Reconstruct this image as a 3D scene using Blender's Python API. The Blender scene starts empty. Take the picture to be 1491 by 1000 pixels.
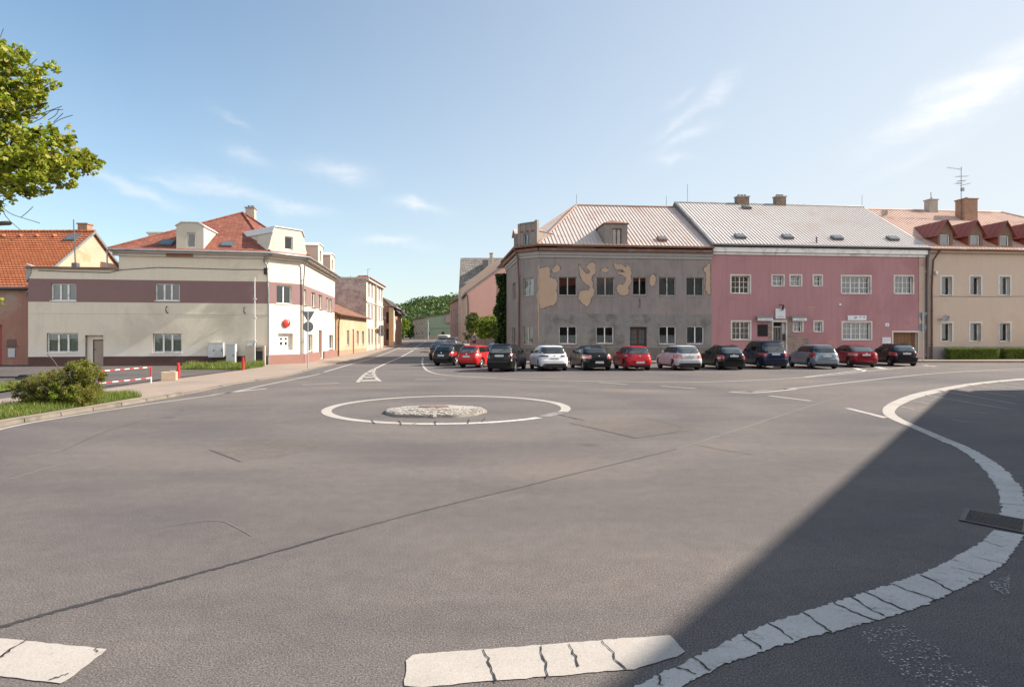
import bpy, bmesh, math, random
import numpy as np
from mathutils import Vector, Matrix

S = bpy.context.scene
COL = S.collection
R = math.radians
rnd = random.Random(11)
nrg = np.random.default_rng(5)

# ---------------------------------------------------------------- survey: photo pixels -> real places
F, CX, HY, H = 900.0, 745.5, 490.0, 1.85     # focal length in photo pixels, principal column, horizon row, eye height


def g(Y):
    """street level: flat square, then the street climbs"""
    return 0.012 * max(0.0, Y - 55.0)


def GP(px, py, dz=0.0):
    """ground point seen at a photo pixel"""
    k = (py - HY) / F
    Y = (H - dz) / k
    if Y > 55:
        Y = (H - dz + 0.66) / (k + 0.012)
    return Vector(((px - CX) * Y / F, Y, g(Y) + dz))


def at(px, py, Y):
    return Vector(((px - CX) * Y / F, Y, H - (py - HY) * Y / F))


# ---------------------------------------------------------------- node materials
def newmat(name):
    m = bpy.data.materials.new(name)
    m.use_nodes = True
    nt = m.node_tree
    b = nt.nodes['Principled BSDF']
    return m, nt, b


def node(nt, typ, **kw):
    n = nt.nodes.new(typ)
    for k, v in kw.items():
        if k.startswith('i_'):
            key = k[2:].replace('_', ' ')
            n.inputs[key].default_value = v
        else:
            setattr(n, k, v)
    return n


def c4(c, f=1.0):
    return (min(1, c[0] * f), min(1, c[1] * f), min(1, c[2] * f), 1)


def noise(nt, vec, scale, detail=5, rough=0.6, dist=0.0):
    n = node(nt, 'ShaderNodeTexNoise', i_Scale=scale, i_Detail=detail, i_Roughness=rough, i_Distortion=dist)
    nt.links.new(vec, n.inputs['Vector'])
    return n.outputs['Fac']


def ramp(nt, fac, stops):
    r = node(nt, 'ShaderNodeValToRGB')
    el = r.color_ramp.elements
    while len(el) < len(stops):
        el.new(0.5)
    for e, (p, c) in zip(el, stops):
        e.position = p
        e.color = c if len(c) == 4 else (c[0], c[1], c[2], 1)
    nt.links.new(fac, r.inputs['Fac'])
    return r.outputs['Color']


def noise_c(nt, vec, scale):
    n = node(nt, 'ShaderNodeTexNoise', i_Scale=scale, i_Detail=4.0)
    nt.links.new(vec, n.inputs['Vector'])
    return n.outputs['Color']


def mixc(nt, fac, a, b, mode='MIX'):
    n = node(nt, 'ShaderNodeMix', data_type='RGBA', blend_type=mode)
    for s, v in ((0, fac), (6, a), (7, b)):
        if hasattr(v, 'node'):
            nt.links.new(v, n.inputs[s])
        elif s == 0:
            n.inputs[0].default_value = v
        else:
            n.inputs[s].default_value = v if len(v) == 4 else (*v, 1)
    return n.outputs[2]


def coords(nt, stretch=None):
    t = node(nt, 'ShaderNodeTexCoord')
    o = t.outputs['Object']
    if stretch:
        mp = node(nt, 'ShaderNodeMapping')
        mp.inputs['Scale'].default_value = stretch
        nt.links.new(o, mp.inputs['Vector'])
        o = mp.outputs['Vector']
    return o


def addbump(nt, b, height, strength, dist=0.02):
    n = node(nt, 'ShaderNodeBump', i_Strength=strength, i_Distance=dist)
    nt.links.new(height, n.inputs['Height'])
    nt.links.new(n.outputs['Normal'], b.inputs['Normal'])


def M(name, col, rough=0.8, var=0.12, scale=1.5, bump=0.15, bscale=60, metal=0.0, spec=0.4, stain=None, stain_s=0.5,
      streak=0.0, coat=0.0, fine=0.06):
    """general weathered surface"""
    m, nt, b = newmat(name)
    v = coords(nt)
    n1 = noise(nt, v, scale, 6)
    col_o = ramp(nt, n1, [(0.3, c4(col, 1 - var)), (0.7, c4(col, 1 + var))])
    if fine:
        n2 = noise(nt, v, scale * 25, 3)
        col_o = mixc(nt, 0.5, col_o, ramp(nt, n2, [(0.3, c4(col, 1 - fine * 2)), (0.7, c4(col, 1 + fine * 2))]))
    if streak:
        v2 = coords(nt, (3.5, 3.5, 0.25))
        n3 = noise(nt, v2, 1.2, 5, 0.65)
        k = ramp(nt, n3, [(0.48, (0, 0, 0)), (0.72, (streak, streak, streak))])
        col_o = mixc(nt, k, col_o, c4(col, 0.55))
    if stain:
        n4 = noise(nt, v, stain_s, 7, 0.65, 0.4)
        k = ramp(nt, n4, [(0.52, (0, 0, 0)), (0.66, (0.85, 0.85, 0.85))])
        col_o = mixc(nt, k, col_o, c4(stain))
    nt.links.new(col_o, b.inputs['Base Color'])
    b.inputs['Roughness'].default_value = rough
    b.inputs['Metallic'].default_value = metal
    b.inputs['Specular IOR Level'].default_value = spec
    if coat:
        b.inputs['Coat Weight'].default_value = coat
        b.inputs['Coat Roughness'].default_value = 0.04
    if bump:
        addbump(nt, b, noise(nt, v, bscale, 4), bump, 0.01)
    return m


def brick_mat(name, c1, c2, mortar, bw=0.25, bh=0.075, ms=0.012, bump=0.4, var=0.3, rough=0.85, off=0.5, blot=None):
    m, nt, b = newmat(name)
    v = coords(nt)
    sx = node(nt, 'ShaderNodeSeparateXYZ')
    nt.links.new(v, sx.inputs[0])
    ad = node(nt, 'ShaderNodeMath', operation='ADD')
    nt.links.new(sx.outputs['X'], ad.inputs[0])
    nt.links.new(sx.outputs['Y'], ad.inputs[1])
    cb = node(nt, 'ShaderNodeCombineXYZ')
    nt.links.new(ad.outputs[0], cb.inputs['X'])
    nt.links.new(sx.outputs['Z'], cb.inputs['Y'])
    t = node(nt, 'ShaderNodeTexBrick', offset=off, i_Scale=1.0)
    t.inputs['Color1'].default_value = c4(c1)
    t.inputs['Color2'].default_value = c4(c2)
    t.inputs['Mortar'].default_value = c4(mortar)
    t.inputs['Mortar Size'].default_value = ms
    t.inputs['Brick Width'].default_value = bw
    t.inputs['Row Height'].default_value = bh
    nt.links.new(cb.outputs[0], t.inputs['Vector'])
    n1 = noise(nt, v, 2.0, 6)
    k = ramp(nt, n1, [(0.25, (1 - var, 1 - var, 1 - var)), (0.75, (1 + var * 0.4,) * 3)])
    co = mixc(nt, 1.0, t.outputs['Color'], k, 'MULTIPLY')
    if blot:
        n4 = noise(nt, v, 0.8, 7, 0.7, 0.5)
        co = mixc(nt, ramp(nt, n4, [(0.5, (0, 0, 0)), (0.6, (0.9, 0.9, 0.9))]), co, c4(blot))
    nt.links.new(co, b.inputs['Base Color'])
    b.inputs['Roughness'].default_value = rough
    b.inputs['Specular IOR Level'].default_value = 0.25
    iv = node(nt, 'ShaderNodeMath', operation='SUBTRACT')
    iv.inputs[0].default_value = 1.0
    nt.links.new(t.outputs['Fac'], iv.inputs[1])
    addbump(nt, b, iv.outputs[0], bump, 0.015)
    return m


def asphalt_mat(name, col, patch=0.16, bright=1.0):
    m, nt, b = newmat(name)
    v = coords(nt)
    vs = coords(nt, (0.35, 1.0, 1.0))
    big = noise(nt, v, 0.13, 6, 0.6, 0.5)
    mid = noise(nt, vs, 0.55, 6, 0.62, 0.2)
    sm = noise(nt, v, 6.0, 4, 0.6)
    grain = noise(nt, v, 88.0, 4, 0.8)
    co = ramp(nt, big, [(0.3, c4((col[0] * 0.97, col[1] * 0.99, col[2] * 1.03), 1 - patch)),
                        (0.7, c4((col[0] * 1.05, col[1], col[2] * 0.94), 1 + patch))])
    k2 = ramp(nt, mid, [(0.3, (0.80, 0.80, 0.83)), (0.72, (1.17, 1.15, 1.12))])
    co = mixc(nt, 1.0, co, k2, 'MULTIPLY')
    k3 = ramp(nt, sm, [(0.3, (0.9, 0.9, 0.9)), (0.7, (1.08, 1.08, 1.08))])
    co = mixc(nt, 1.0, co, k3, 'MULTIPLY')
    k4 = ramp(nt, grain, [(0.35, (0.12, 0.12, 0.13)), (0.46, (0.82, 0.82, 0.82)), (0.54, (1.1, 1.09, 1.08)), (0.67, (2.6, 2.5, 2.4))])
    co = mixc(nt, 1.0, co, k4, 'MULTIPLY')
    vo = node(nt, 'ShaderNodeTexVoronoi', i_Scale=32.0)
    nt.links.new(v, vo.inputs['Vector'])
    sp = ramp(nt, vo.outputs['Distance'], [(0.035, (0.8, 0.8, 0.8)), (0.085, (0, 0, 0))])
    vc = node(nt, 'ShaderNodeSeparateColor')
    nt.links.new(vo.outputs['Color'], vc.inputs[0])
    few = ramp(nt, vc.outputs[0], [(0.80, (0, 0, 0)), (0.83, (1, 1, 1))])
    spk = mixc(nt, 1.0, sp, few, 'MULTIPLY')
    co = mixc(nt, spk, co, (0.34, 0.32, 0.29, 1))
    # lanes polished by turning wheels, and old oil drips
    ds = node(nt, 'ShaderNodeVectorMath', operation='DISTANCE')
    nt.links.new(v, ds.inputs[0])
    ds.inputs[1].default_value = (-1.66, 16.15, 0)
    dw = node(nt, 'ShaderNodeMath', operation='MULTIPLY_ADD')
    nt.links.new(noise(nt, v, 0.25, 4), dw.inputs[0])
    dw.inputs[1].default_value = 3.2
    nt.links.new(ds.outputs['Value'], dw.inputs[2])
    dv = node(nt, 'ShaderNodeMath', operation='DIVIDE')
    nt.links.new(dw.outputs[0], dv.inputs[0])
    dv.inputs[1].default_value = 20.0
    ln = ramp(nt, dv.outputs[0], [(0.0, (1, 1, 1)), (0.24, (1, 1, 1)), (0.31, (1.10, 1.09, 1.07)), (0.38, (0.94, 0.94, 0.95)), (0.47, (1.12, 1.10, 1.07)), (0.56, (0.93, 0.93, 0.94)), (0.66, (1.06, 1.05, 1.03)), (0.8, (1, 1, 1))])
    co = mixc(nt, 1.0, co, ln, 'MULTIPLY')
    ov = node(nt, 'ShaderNodeTexVoronoi', i_Scale=0.55)
    nt.links.new(mixc(nt, 0.12, v, noise_c(nt, v, 5.0), 'ADD'), ov.inputs['Vector'])
    oil = ramp(nt, ov.outputs['Distance'], [(0.02, (0.55, 0.55, 0.55)), (0.13, (0, 0, 0))])
    og = node(nt, 'ShaderNodeSeparateColor')
    nt.links.new(ov.outputs['Color'], og.inputs[0])
    oil = mixc(nt, 1.0, oil, ramp(nt, og.outputs[1], [(0.72, (0, 0, 0)), (0.76, (1, 1, 1))]), 'MULTIPLY')
    co = mixc(nt, oil, co, c4(col, 0.45))
    # hairline crazing
    cr = node(nt, 'ShaderNodeTexVoronoi', feature='DISTANCE_TO_EDGE', i_Scale=0.42)
    wv = node(nt, 'ShaderNodeTexNoise', i_Scale=1.6, i_Detail=6.0)
    nt.links.new(v, wv.inputs['Vector'])
    wm = mixc(nt, 0.22, v, wv.outputs['Color'], 'ADD')
    nt.links.new(wm, cr.inputs['Vector'])
    ck = ramp(nt, cr.outputs['Distance'], [(0.0, (0.55, 0.55, 0.55)), (0.006, (0, 0, 0))])
    gate = ramp(nt, noise(nt, v, 0.23, 3), [(0.56, (0, 0, 0)), (0.64, (1, 1, 1))])
    ck = mixc(nt, 1.0, ck, gate, 'MULTIPLY')
    co = mixc(nt, ck, co, c4(col, 0.35))
    nt.links.new(co, b.inputs['Base Color'])
    b.inputs['Roughness'].default_value = 0.82
    b.inputs['Specular IOR Level'].default_value = 0.3
    addbump(nt, b, grain, 0.4, 0.006)
    return m


def paint_mat(name, col, wear=0.45, wscale=9.0, crack=True):
    m, nt, b = newmat(name)
    v = coords(nt)
    n1 = noise(nt, v, 1.4, 6, 0.6)
    co = ramp(nt, n1, [(0.3, c4(col, 0.86)), (0.7, c4(col, 1.06))])
    n2 = noise(nt, v, wscale, 9, 0.85)
    k = ramp(nt, n2, [(0.24 + wear * 0.2, (0.8, 0.8, 0.8)), (0.36 + wear * 0.2, (0, 0, 0))])
    co = mixc(nt, k, co, (0.17, 0.155, 0.145, 1))
    n3 = noise(nt, v, 110, 3, 0.75)
    k3 = ramp(nt, n3, [(0.3, (0.72, 0.72, 0.72)), (0.6, (1.04, 1.04, 1.04))])
    co = mixc(nt, 1.0, co, k3, 'MULTIPLY')
    nt.links.new(co, b.inputs['Base Color'])
    b.inputs['Roughness'].default_value = 0.75
    b.inputs['Specular IOR Level'].default_value = 0.3
    addbump(nt, b, n3, 0.3, 0.004)
    return m


def glass_mat(name, tint=(0.80, 0.84, 0.84), refl=1.0):
    m, nt, b = newmat(name)
    nt.nodes.remove(b)
    out = [n for n in nt.nodes if n.type == 'OUTPUT_MATERIAL'][0]
    tr = node(nt, 'ShaderNodeBsdfTransparent')
    tr.inputs['Color'].default_value = (*tint, 1)
    gl = node(nt, 'ShaderNodeBsdfGlossy')
    gl.inputs['Roughness'].default_value = 0.015
    gl.inputs['Color'].default_value = (refl, refl, refl, 1)
    fr = node(nt, 'ShaderNodeFresnel', i_IOR=1.95)
    v = coords(nt)
    bp = node(nt, 'ShaderNodeBump', i_Strength=0.04, i_Distance=0.05)
    nt.links.new(noise(nt, v, 1.3, 2), bp.inputs['Height'])
    nt.links.new(bp.outputs[0], gl.inputs['Normal'])
    mx = node(nt, 'ShaderNodeMixShader')
    nt.links.new(fr.outputs[0], mx.inputs[0])
    nt.links.new(tr.outputs[0], mx.inputs[1])
    nt.links.new(gl.outputs[0], mx.inputs[2])
    nt.links.new(mx.outputs[0], out.inputs['Surface'])
    return m


def leaf_mat(name, col, trans=0.35):
    m, nt, b = newmat(name)
    out = [n for n in nt.nodes if n.type == 'OUTPUT_MATERIAL'][0]
    v = coords(nt)
    n1 = noise(nt, v, 1.1, 3)
    n2 = noise(nt, v, 14, 2)
    co = ramp(nt, n1, [(0.3, c4(col, 0.75)), (0.7, c4(col, 1.25))])
    co = mixc(nt, 1.0, co, ramp(nt, n2, [(0.3, (0.75, 0.8, 0.7)), (0.7, (1.2, 1.15, 1.1))]), 'MULTIPLY')
    nt.links.new(co, b.inputs['Base Color'])
    b.inputs['Roughness'].default_value = 0.55
    b.inputs['Specular IOR Level'].default_value = 0.3
    tl = node(nt, 'ShaderNodeBsdfTranslucent')
    tc = mixc(nt, 1.0, co, (1.25, 1.3, 0.5, 1), 'MULTIPLY')
    nt.links.new(tc, tl.inputs['Color'])
    mx = node(nt, 'ShaderNodeMixShader')
    mx.inputs[0].default_value = trans
    nt.links.new(b.outputs[0], mx.inputs[1])
    nt.links.new(tl.outputs[0], mx.inputs[2])
    nt.links.new(mx.outputs[0], out.inputs['Surface'])
    return m


def tile_mat(name, c1, c2, row=0.34, colw=0.22, bump=0.7, var=0.25):
    """clay tiles: rows counted along z, columns along the eave"""
    return brick_mat(name, c1, c2, (c1[0] * 0.35, c1[1] * 0.35, c1[2] * 0.35), bw=colw, bh=row, ms=0.018, bump=bump, var=var, rough=0.8, off=0.0)


# ---------------------------------------------------------------- mesh building
def org(o):
    p = Vector((0, 0, 0))
    while o is not None:
        p += o.location
        o = o.parent
    return p


class MB:
    def __init__(s):
        s.v, s.f, s.m = [], [], []

    def poly(s, pts, m=0):
        i = len(s.v)
        s.v += [tuple(p) for p in pts]
        s.f.append(tuple(range(i, i + len(pts))))
        s.m.append(m)
        return s

    def hexa(s, p, m=0):
        """8 corners: bottom 4 (ccw), top 4"""
        i = len(s.v)
        s.v += [tuple(q) for q in p]
        for f in ((0, 3, 2, 1), (4, 5, 6, 7), (0, 1, 5, 4), (1, 2, 6, 5), (2, 3, 7, 6), (3, 0, 4, 7)):
            s.f.append(tuple(i + k for k in f))
            s.m.append(m)
        return s

    def box(s, x0, x1, y0, y1, z0, z1, m=0):
        return s.hexa([(x0, y0, z0), (x1, y0, z0), (x1, y1, z0), (x0, y1, z0),
                       (x0, y0, z1), (x1, y0, z1), (x1, y1, z1), (x0, y1, z1)], m)

    def obox(s, o, u, v, w, m=0):
        o, u, v, w = Vector(o), Vector(u), Vector(v), Vector(w)
        return s.hexa([o, o + u, o + u + v, o + v, o + w, o + u + w, o + u + v + w, o + v + w], m)

    def prism(s, pts, ext, m=0, ms=None):
        """polygon swept along ext"""
        ext = Vector(ext)
        n = len(pts)
        i = len(s.v)
        s.v += [tuple(p) for p in pts] + [tuple(Vector(p) + ext) for p in pts]
        s.f.append(tuple(range(i, i + n)))
        s.m.append(m)
        s.f.append(tuple(range(i + 2 * n - 1, i + n - 1, -1)))
        s.m.append(m if ms is None else ms)
        for k in range(n):
            l = (k + 1) % n
            s.f.append((i + l, i + k, i + n + k, i + n + l))
            s.m.append(m if ms is None else ms)
        return s

    def tube(s, pts, r, n=6, m=0):
        pts = [Vector(p) for p in pts]
        rs = r if isinstance(r, (list, tuple)) else [r] * len(pts)
        i0 = len(s.v)
        for k, p in enumerate(pts):
            d = (pts[min(k + 1, len(pts) - 1)] - pts[max(k - 1, 0)])
            d.normalize()
            a = d.orthogonal().normalized() if abs(d.z) < 0.9 else d.cross(Vector((0, 1, 0))).normalized()
            if abs(d.z) < 0.9:
                a = d.cross(Vector((0, 0, 1))).normalized()
            b = d.cross(a)
            for j in range(n):
                t = 2 * math.pi * j / n
                s.v.append(tuple(p + (a * math.cos(t) + b * math.sin(t)) * rs[k]))
        for k in range(len(pts) - 1):
            for j in range(n):
                q = (j + 1) % n
                s.f.append((i0 + k * n + j, i0 + k * n + q, i0 + (k + 1) * n + q, i0 + (k + 1) * n + j))
                s.m.append(m)
        s.f.append(tuple(i0 + j for j in range(n)))
        s.m.append(m)
        e = i0 + (len(pts) - 1) * n
        s.f.append(tuple(e + n - 1 - j for j in range(n)))
        s.m.append(m)
        return s

    def lathe(s, c, axis, prof, n=20, m=0):
        """prof: (radius, offset along axis)"""
        c, ax = Vector(c), Vector(axis).normalized()
        a = ax.orthogonal().normalized()
        b = ax.cross(a)
        i0 = len(s.v)
        for r, h in prof:
            for j in range(n):
                t = 2 * math.pi * j / n
                s.v.append(tuple(c + ax * h + (a * math.cos(t) + b * math.sin(t)) * r))
        for k in range(len(prof) - 1):
            for j in range(n):
                q = (j + 1) % n
                s.f.append((i0 + k * n + j, i0 + k * n + q, i0 + (k + 1) * n + q, i0 + (k + 1) * n + j))
                s.m.append(m)
        s.f.append(tuple(i0 + j for j in range(n)))
        s.m.append(m)
        e = i0 + (len(prof) - 1) * n
        s.f.append(tuple(e + n - 1 - j for j in range(n)))
        s.m.append(m)
        return s

    def grid(s, P, m=0, wrap=False):
        """P: rows of points"""
        i0 = len(s.v)
        nr, nc = len(P), len(P[0])
        for row in P:
            s.v += [tuple(p) for p in row]
        for a in range(nr - 1):
            for b in range(nc - (0 if wrap else 1)):
                c = (b + 1) % nc
                s.f.append((i0 + a * nc + b, i0 + a * nc + c, i0 + (a + 1) * nc + c, i0 + (a + 1) * nc + b))
                s.m.append(m)
        return s

    def mesh(s, name, o, mats, smooth=None, recalc=True):
        me = bpy.data.meshes.new(name)
        me.from_pydata([(x - o[0], y - o[1], z - o[2]) for x, y, z in s.v], [], s.f)
        for mt in mats:
            me.materials.append(mt)
        if len(mats) > 1:
            me.polygons.foreach_set('material_index', s.m)
        if recalc:
            bm = bmesh.new()
            bm.from_mesh(me)
            if smooth is not None:
                bmesh.ops.remove_doubles(bm, verts=bm.verts, dist=0.0005)
            bmesh.ops.recalc_face_normals(bm, faces=bm.faces)
            if smooth is not None:
                for fc in bm.faces:
                    fc.smooth = True
                for e in bm.edges:
                    if len(e.link_faces) != 2 or e.calc_face_angle(0) > R(smooth):
                        e.smooth = False
            bm.to_mesh(me)
            bm.free()
        me.update()
        return me

    def build(s, name, mats, parent=None, loc=None, smooth=None, recalc=True):
        if not isinstance(mats, (list, tuple)):
            mats = [mats]
        if parent is not None:
            o = org(parent)
        else:
            o = Vector(loc) if loc is not None else Vector((0, 0, 0))
        ob = bpy.data.objects.new(name, s.mesh(name, o, mats, smooth, recalc))
        COL.objects.link(ob)
        if parent is not None:
            ob.parent = parent
        else:
            ob.location = o
        return ob


def tag(o, label=None, cat=None, group=None, kind=None):
    if label:
        o['label'] = label
    if cat:
        o['category'] = cat
    if group:
        o['group'] = group
    if kind:
        o['kind'] = kind
    return o


def thing(name, label, cat, loc=(0, 0, 0), group=None):
    o = bpy.data.objects.new(name, None)
    o.empty_display_size = 0.3
    COL.objects.link(o)
    o.location = loc
    return tag(o, label, cat, group)


def copy_tree(o, parent=None):
    c = o.copy()
    COL.objects.link(c)
    if parent is not None:
        c.parent = parent
    for ch in list(o.children):
        copy_tree(ch, c)
    return c


# ---------------------------------------------------------------- facades
class Fac:
    """a wall line, left end to right end as seen from outside"""

    def __init__(s, P0, P1):
        s.P0, s.P1 = Vector(P0[:2]), Vector(P1[:2])
        s.L = (s.P1 - s.P0).length
        s.d = (s.P1 - s.P0) / s.L
        s.n = Vector((-s.d.y, s.d.x))        # inwards

    def s(s, px):
        k = (px - CX) / F
        return (k * s.P0.y - s.P0.x) / (s.d.x - k * s.d.y)

    def z(s, px, py):
        Y = s.P0.y + s.d.y * s.s(px)
        return H - (py - HY) * Y / F

    def pt(s, t, dep=0.0, z=0.0):
        p = s.P0 + s.d * t + s.n * dep
        return Vector((p.x, p.y, z))

    def hole(s, a, b, c, d):
        m = (a + c) / 2
        return (s.s(a), s.s(c), s.z(m, d), s.z(m, b))

    def box(s, mb, s0, s1, d0, d1, z0, z1, m=0):
        mb.hexa([s.pt(s0, d0, z0), s.pt(s1, d0, z0), s.pt(s1, d1, z0), s.pt(s0, d1, z0),
                 s.pt(s0, d0, z1), s.pt(s1, d0, z1), s.pt(s1, d1, z1), s.pt(s0, d1, z1)], m)


def wall(mb, fac, z0, z1, holes=(), depth=0.2, bands=(), m=0, mrev=None, s0=0.0, s1=None):
    s1 = fac.L if s1 is None else s1
    SS = sorted({s0, s1} | {h[0] for h in holes} | {h[1] for h in holes})
    ZZ = sorted({z0, z1} | {h[2] for h in holes} | {h[3] for h in holes} | {b for bd in bands for b in bd[:2]})
    SS = [x for x in SS if s0 - 1e-6 <= x <= s1 + 1e-6]
    ZZ = [x for x in ZZ if z0 - 1e-6 <= x <= z1 + 1e-6]
    for a, b in zip(SS, SS[1:]):
        for c, d in zip(ZZ, ZZ[1:]):
            sm, zm = (a + b) / 2, (c + d) / 2
            if any(h[0] < sm < h[1] and h[2] < zm < h[3] for h in holes):
                continue
            mm = m
            for bd in bands:
                if bd[0] < zm < bd[1]:
                    mm = bd[2]
            mb.poly([fac.pt(a, 0, c), fac.pt(b, 0, c), fac.pt(b, 0, d), fac.pt(a, 0, d)], mm)
    for h in holes:
        mr = m if mrev is None else mrev
        a, b, c, d = h[:4]
        D = depth + 0.08
        mb.poly([fac.pt(a, 0, c), fac.pt(a, D, c), fac.pt(a, D, d), fac.pt(a, 0, d)], mr)
        mb.poly([fac.pt(b, 0, c), fac.pt(b, 0, d), fac.pt(b, D, d), fac.pt(b, D, c)], mr)
        mb.poly([fac.pt(a, 0, d), fac.pt(a, D, d), fac.pt(b, D, d), fac.pt(b, 0, d)], mr)
        mb.poly([fac.pt(a, 0, c), fac.pt(b, 0, c), fac.pt(b, D, c), fac.pt(a, D, c)], mr)


def window(parent, fac, h, depth=0.18, panes=2, bars=None, fr=0.06, mf=None, mg=None, curtain=None, mc=None, sill=True,
           trim=0.0, mt=None, ms=None, mul=0.07, open_right=False):
    """a window in an opening: frame and mullions, glass, curtain, sill, painted surround"""
    a, b, c, d = h[:4]
    mb = MB()
    D0, D1 = depth, depth + 0.055
    fac.box(mb, a, a + fr, D0, D1, c, d)
    fac.box(mb, b - fr, b, D0, D1, c, d)
    fac.box(mb, a + fr, b - fr, D0, D1, c, c + fr)
    fac.box(mb, a + fr, b - fr, D0, D1, d - fr, d)
    w = (b - a - 2 * fr)
    for k in range(1, panes):
        x = a + fr + w * k / panes
        fac.box(mb, x - mul / 2, x + mul / 2, D0 - 0.004, D1, c + fr, d - fr)
    if bars:
        nx, nz = bars
        for k in range(panes):
            x0 = a + fr + w * k / panes
            x1 = x0 + w / panes
            for i in range(1, nx):
                x = x0 + (x1 - x0) * i / nx
                fac.box(mb, x - 0.014, x + 0.014, D0 + 0.012, D1 - 0.006, c + fr, d - fr)
        for i in range(1, nz):
            z = c + fr + (d - c - 2 * fr) * i / nz
            fac.box(mb, a + fr, b - fr, D0 + 0.014, D1 - 0.008, z - 0.014, z + 0.014)
    # shallow box behind the glass, coloured dark in place of an unlit room
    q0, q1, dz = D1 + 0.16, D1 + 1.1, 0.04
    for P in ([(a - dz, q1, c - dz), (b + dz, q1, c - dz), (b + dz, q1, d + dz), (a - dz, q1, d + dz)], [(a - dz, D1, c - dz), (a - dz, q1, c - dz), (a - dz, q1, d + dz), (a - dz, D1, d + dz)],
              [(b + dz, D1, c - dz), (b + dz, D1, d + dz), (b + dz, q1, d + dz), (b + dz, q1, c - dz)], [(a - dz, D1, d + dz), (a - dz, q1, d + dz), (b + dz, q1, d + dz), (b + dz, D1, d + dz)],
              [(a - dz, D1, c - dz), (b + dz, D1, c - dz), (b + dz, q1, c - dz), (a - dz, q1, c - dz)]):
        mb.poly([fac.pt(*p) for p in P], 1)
    win = mb.build('window', [mf, ROOM], parent)
    pg = MB()
    pg.poly([fac.pt(a + fr, D0 + 0.03, c + fr), fac.pt(b - fr, D0 + 0.03, c + fr), fac.pt(b - fr, D0 + 0.03, d - fr), fac.pt(a + fr, D0 + 0.03, d - fr)])
    pg.build('pane', mg, win, recalc=False)
    if curtain:
        q = MB()
        z0, z1 = c + 0.02, d - 0.02
        if curtain == 'half':
            z1 = c + (d - c) * 0.5
        if curtain == 'top':
            z0 = c + (d - c) * 0.45
        n = 34
        rows = []
        for zz in (z0, (z0 + z1) / 2, z1):
            row = []
            for i in range(n + 1):
                t = i / n
                row.append(fac.pt(a + 0.02 + (b - a - 0.04) * t, D1 + 0.07 + 0.018 * math.sin(t * n * 1.35) + 0.012 * math.sin(t * 17 + a), zz))
            rows.append(row)
        q.grid(rows)
        q.build('curtain', mc, win)
    if sill:
        q = MB()
        fac.box(q, a - 0.04, b + 0.04, -0.05, depth + 0.003, c - 0.045, c - 0.003)
        q.build('sill', ms or mf, win)
    if trim:
        q = MB()
        e = -0.022
        fac.box(q, a - trim, a, e, 0.05, c, d + trim)
        fac.box(q, b, b + trim, e, 0.05, c, d + trim)
        fac.box(q, a, b, e, 0.05, d, d + trim)
        q.build('surround', mt or mf, win)
    return win


def ribs(mb, A0, A1, B0, B1, step, w=0.05, h=0.045, m=0, sA=0.0, sB=None):
    """standing seams on a slope: eave A0-A1, ridge B0-B1 (ridge may be shorter: hips)"""
    A0, A1, B0, B1 = map(Vector, (A0, A1, B0, B1))
    e = (A1 - A0)
    L = e.length
    e.normalize()
    up = (B0 - A0) - e * (B0 - A0).dot(e)
    run = up.length
    up.normalize()
    nrm = e.cross(up).normalized()
    if nrm.z < 0:
        nrm = -nrm
    b0 = (B0 - A0).dot(e)
    b1 = (B1 - A0).dot(e)
    x = step * 0.5
    while x < L:
        t0, t1 = 0.0, 1.0
        if x < b0:
            t1 = max(0.0, x / b0)
        if x > b1 and L - b1 > 1e-3:
            t1 = min(t1, max(0.0, (L - x) / (L - b1)))
        if b0 < 0 and x < 0:
            pass
        if t1 * run > 0.3:
            p = A0 + e * (x - w / 2)
            mb.obox(p, e * w, up * (t1 * run - 0.04), nrm * h, m)
        x += step
    # columns left of A0 when the verge leans outwards
    x = -step * 0.5
    while x > b0:
        t0 = x / b0
        p = A0 + e * (x - w / 2) + up * (t0 * run)
        mb.obox(p, e * w, up * ((1 - t0) * run - 0.04), nrm * h, m)
        x -= step
# ================================================================ camera, daylight, sky
cam = bpy.data.cameras.new('camera')
cam.sensor_width = 36
cam.sensor_fit = 'HORIZONTAL'
cam.lens = F / 1491 * 36
cam.shift_y = -10 / 1491
cam.clip_end = 6000
cam.clip_start = 0.05
co = bpy.data.objects.new('camera', cam)
COL.objects.link(co)
co.location = (0, 0, H)
co.rotation_euler = (R(90), 0, 0)
S.camera = co

SUN_AZ, SUN_EL = R(6.0), R(35.0)           # azimuth from +X (right) towards +Y (ahead)
sd = Vector((math.cos(SUN_EL) * math.cos(SUN_AZ), math.cos(SUN_EL) * math.sin(SUN_AZ), math.sin(SUN_EL)))
sl = bpy.data.lights.new('sun', 'SUN')
sl.energy = 3.4
sl.angle = R(0.53)
sl.color = (1.0, 0.90, 0.78)
so = bpy.data.objects.new('sun', sl)
COL.objects.link(so)
so.location = sd * 200
so.rotation_euler = sd.to_track_quat('Z', 'Y').to_euler()

W = bpy.data.worlds.new('World')
S.world = W
W.use_nodes = True
nt = W.node_tree
bg = nt.nodes['Background']
sky = node(nt, 'ShaderNodeTexSky', sky_type='NISHITA', sun_disc=False, sun_elevation=SUN_EL, sun_rotation=R(90) - SUN_AZ,
           altitude=300, air_density=1.0, dust_density=0.8, ozone_density=1.0)
tc = node(nt, 'ShaderNodeTexCoord')
sx = node(nt, 'ShaderNodeSeparateXYZ')
nt.links.new(tc.outputs['Generated'], sx.inputs[0])


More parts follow.
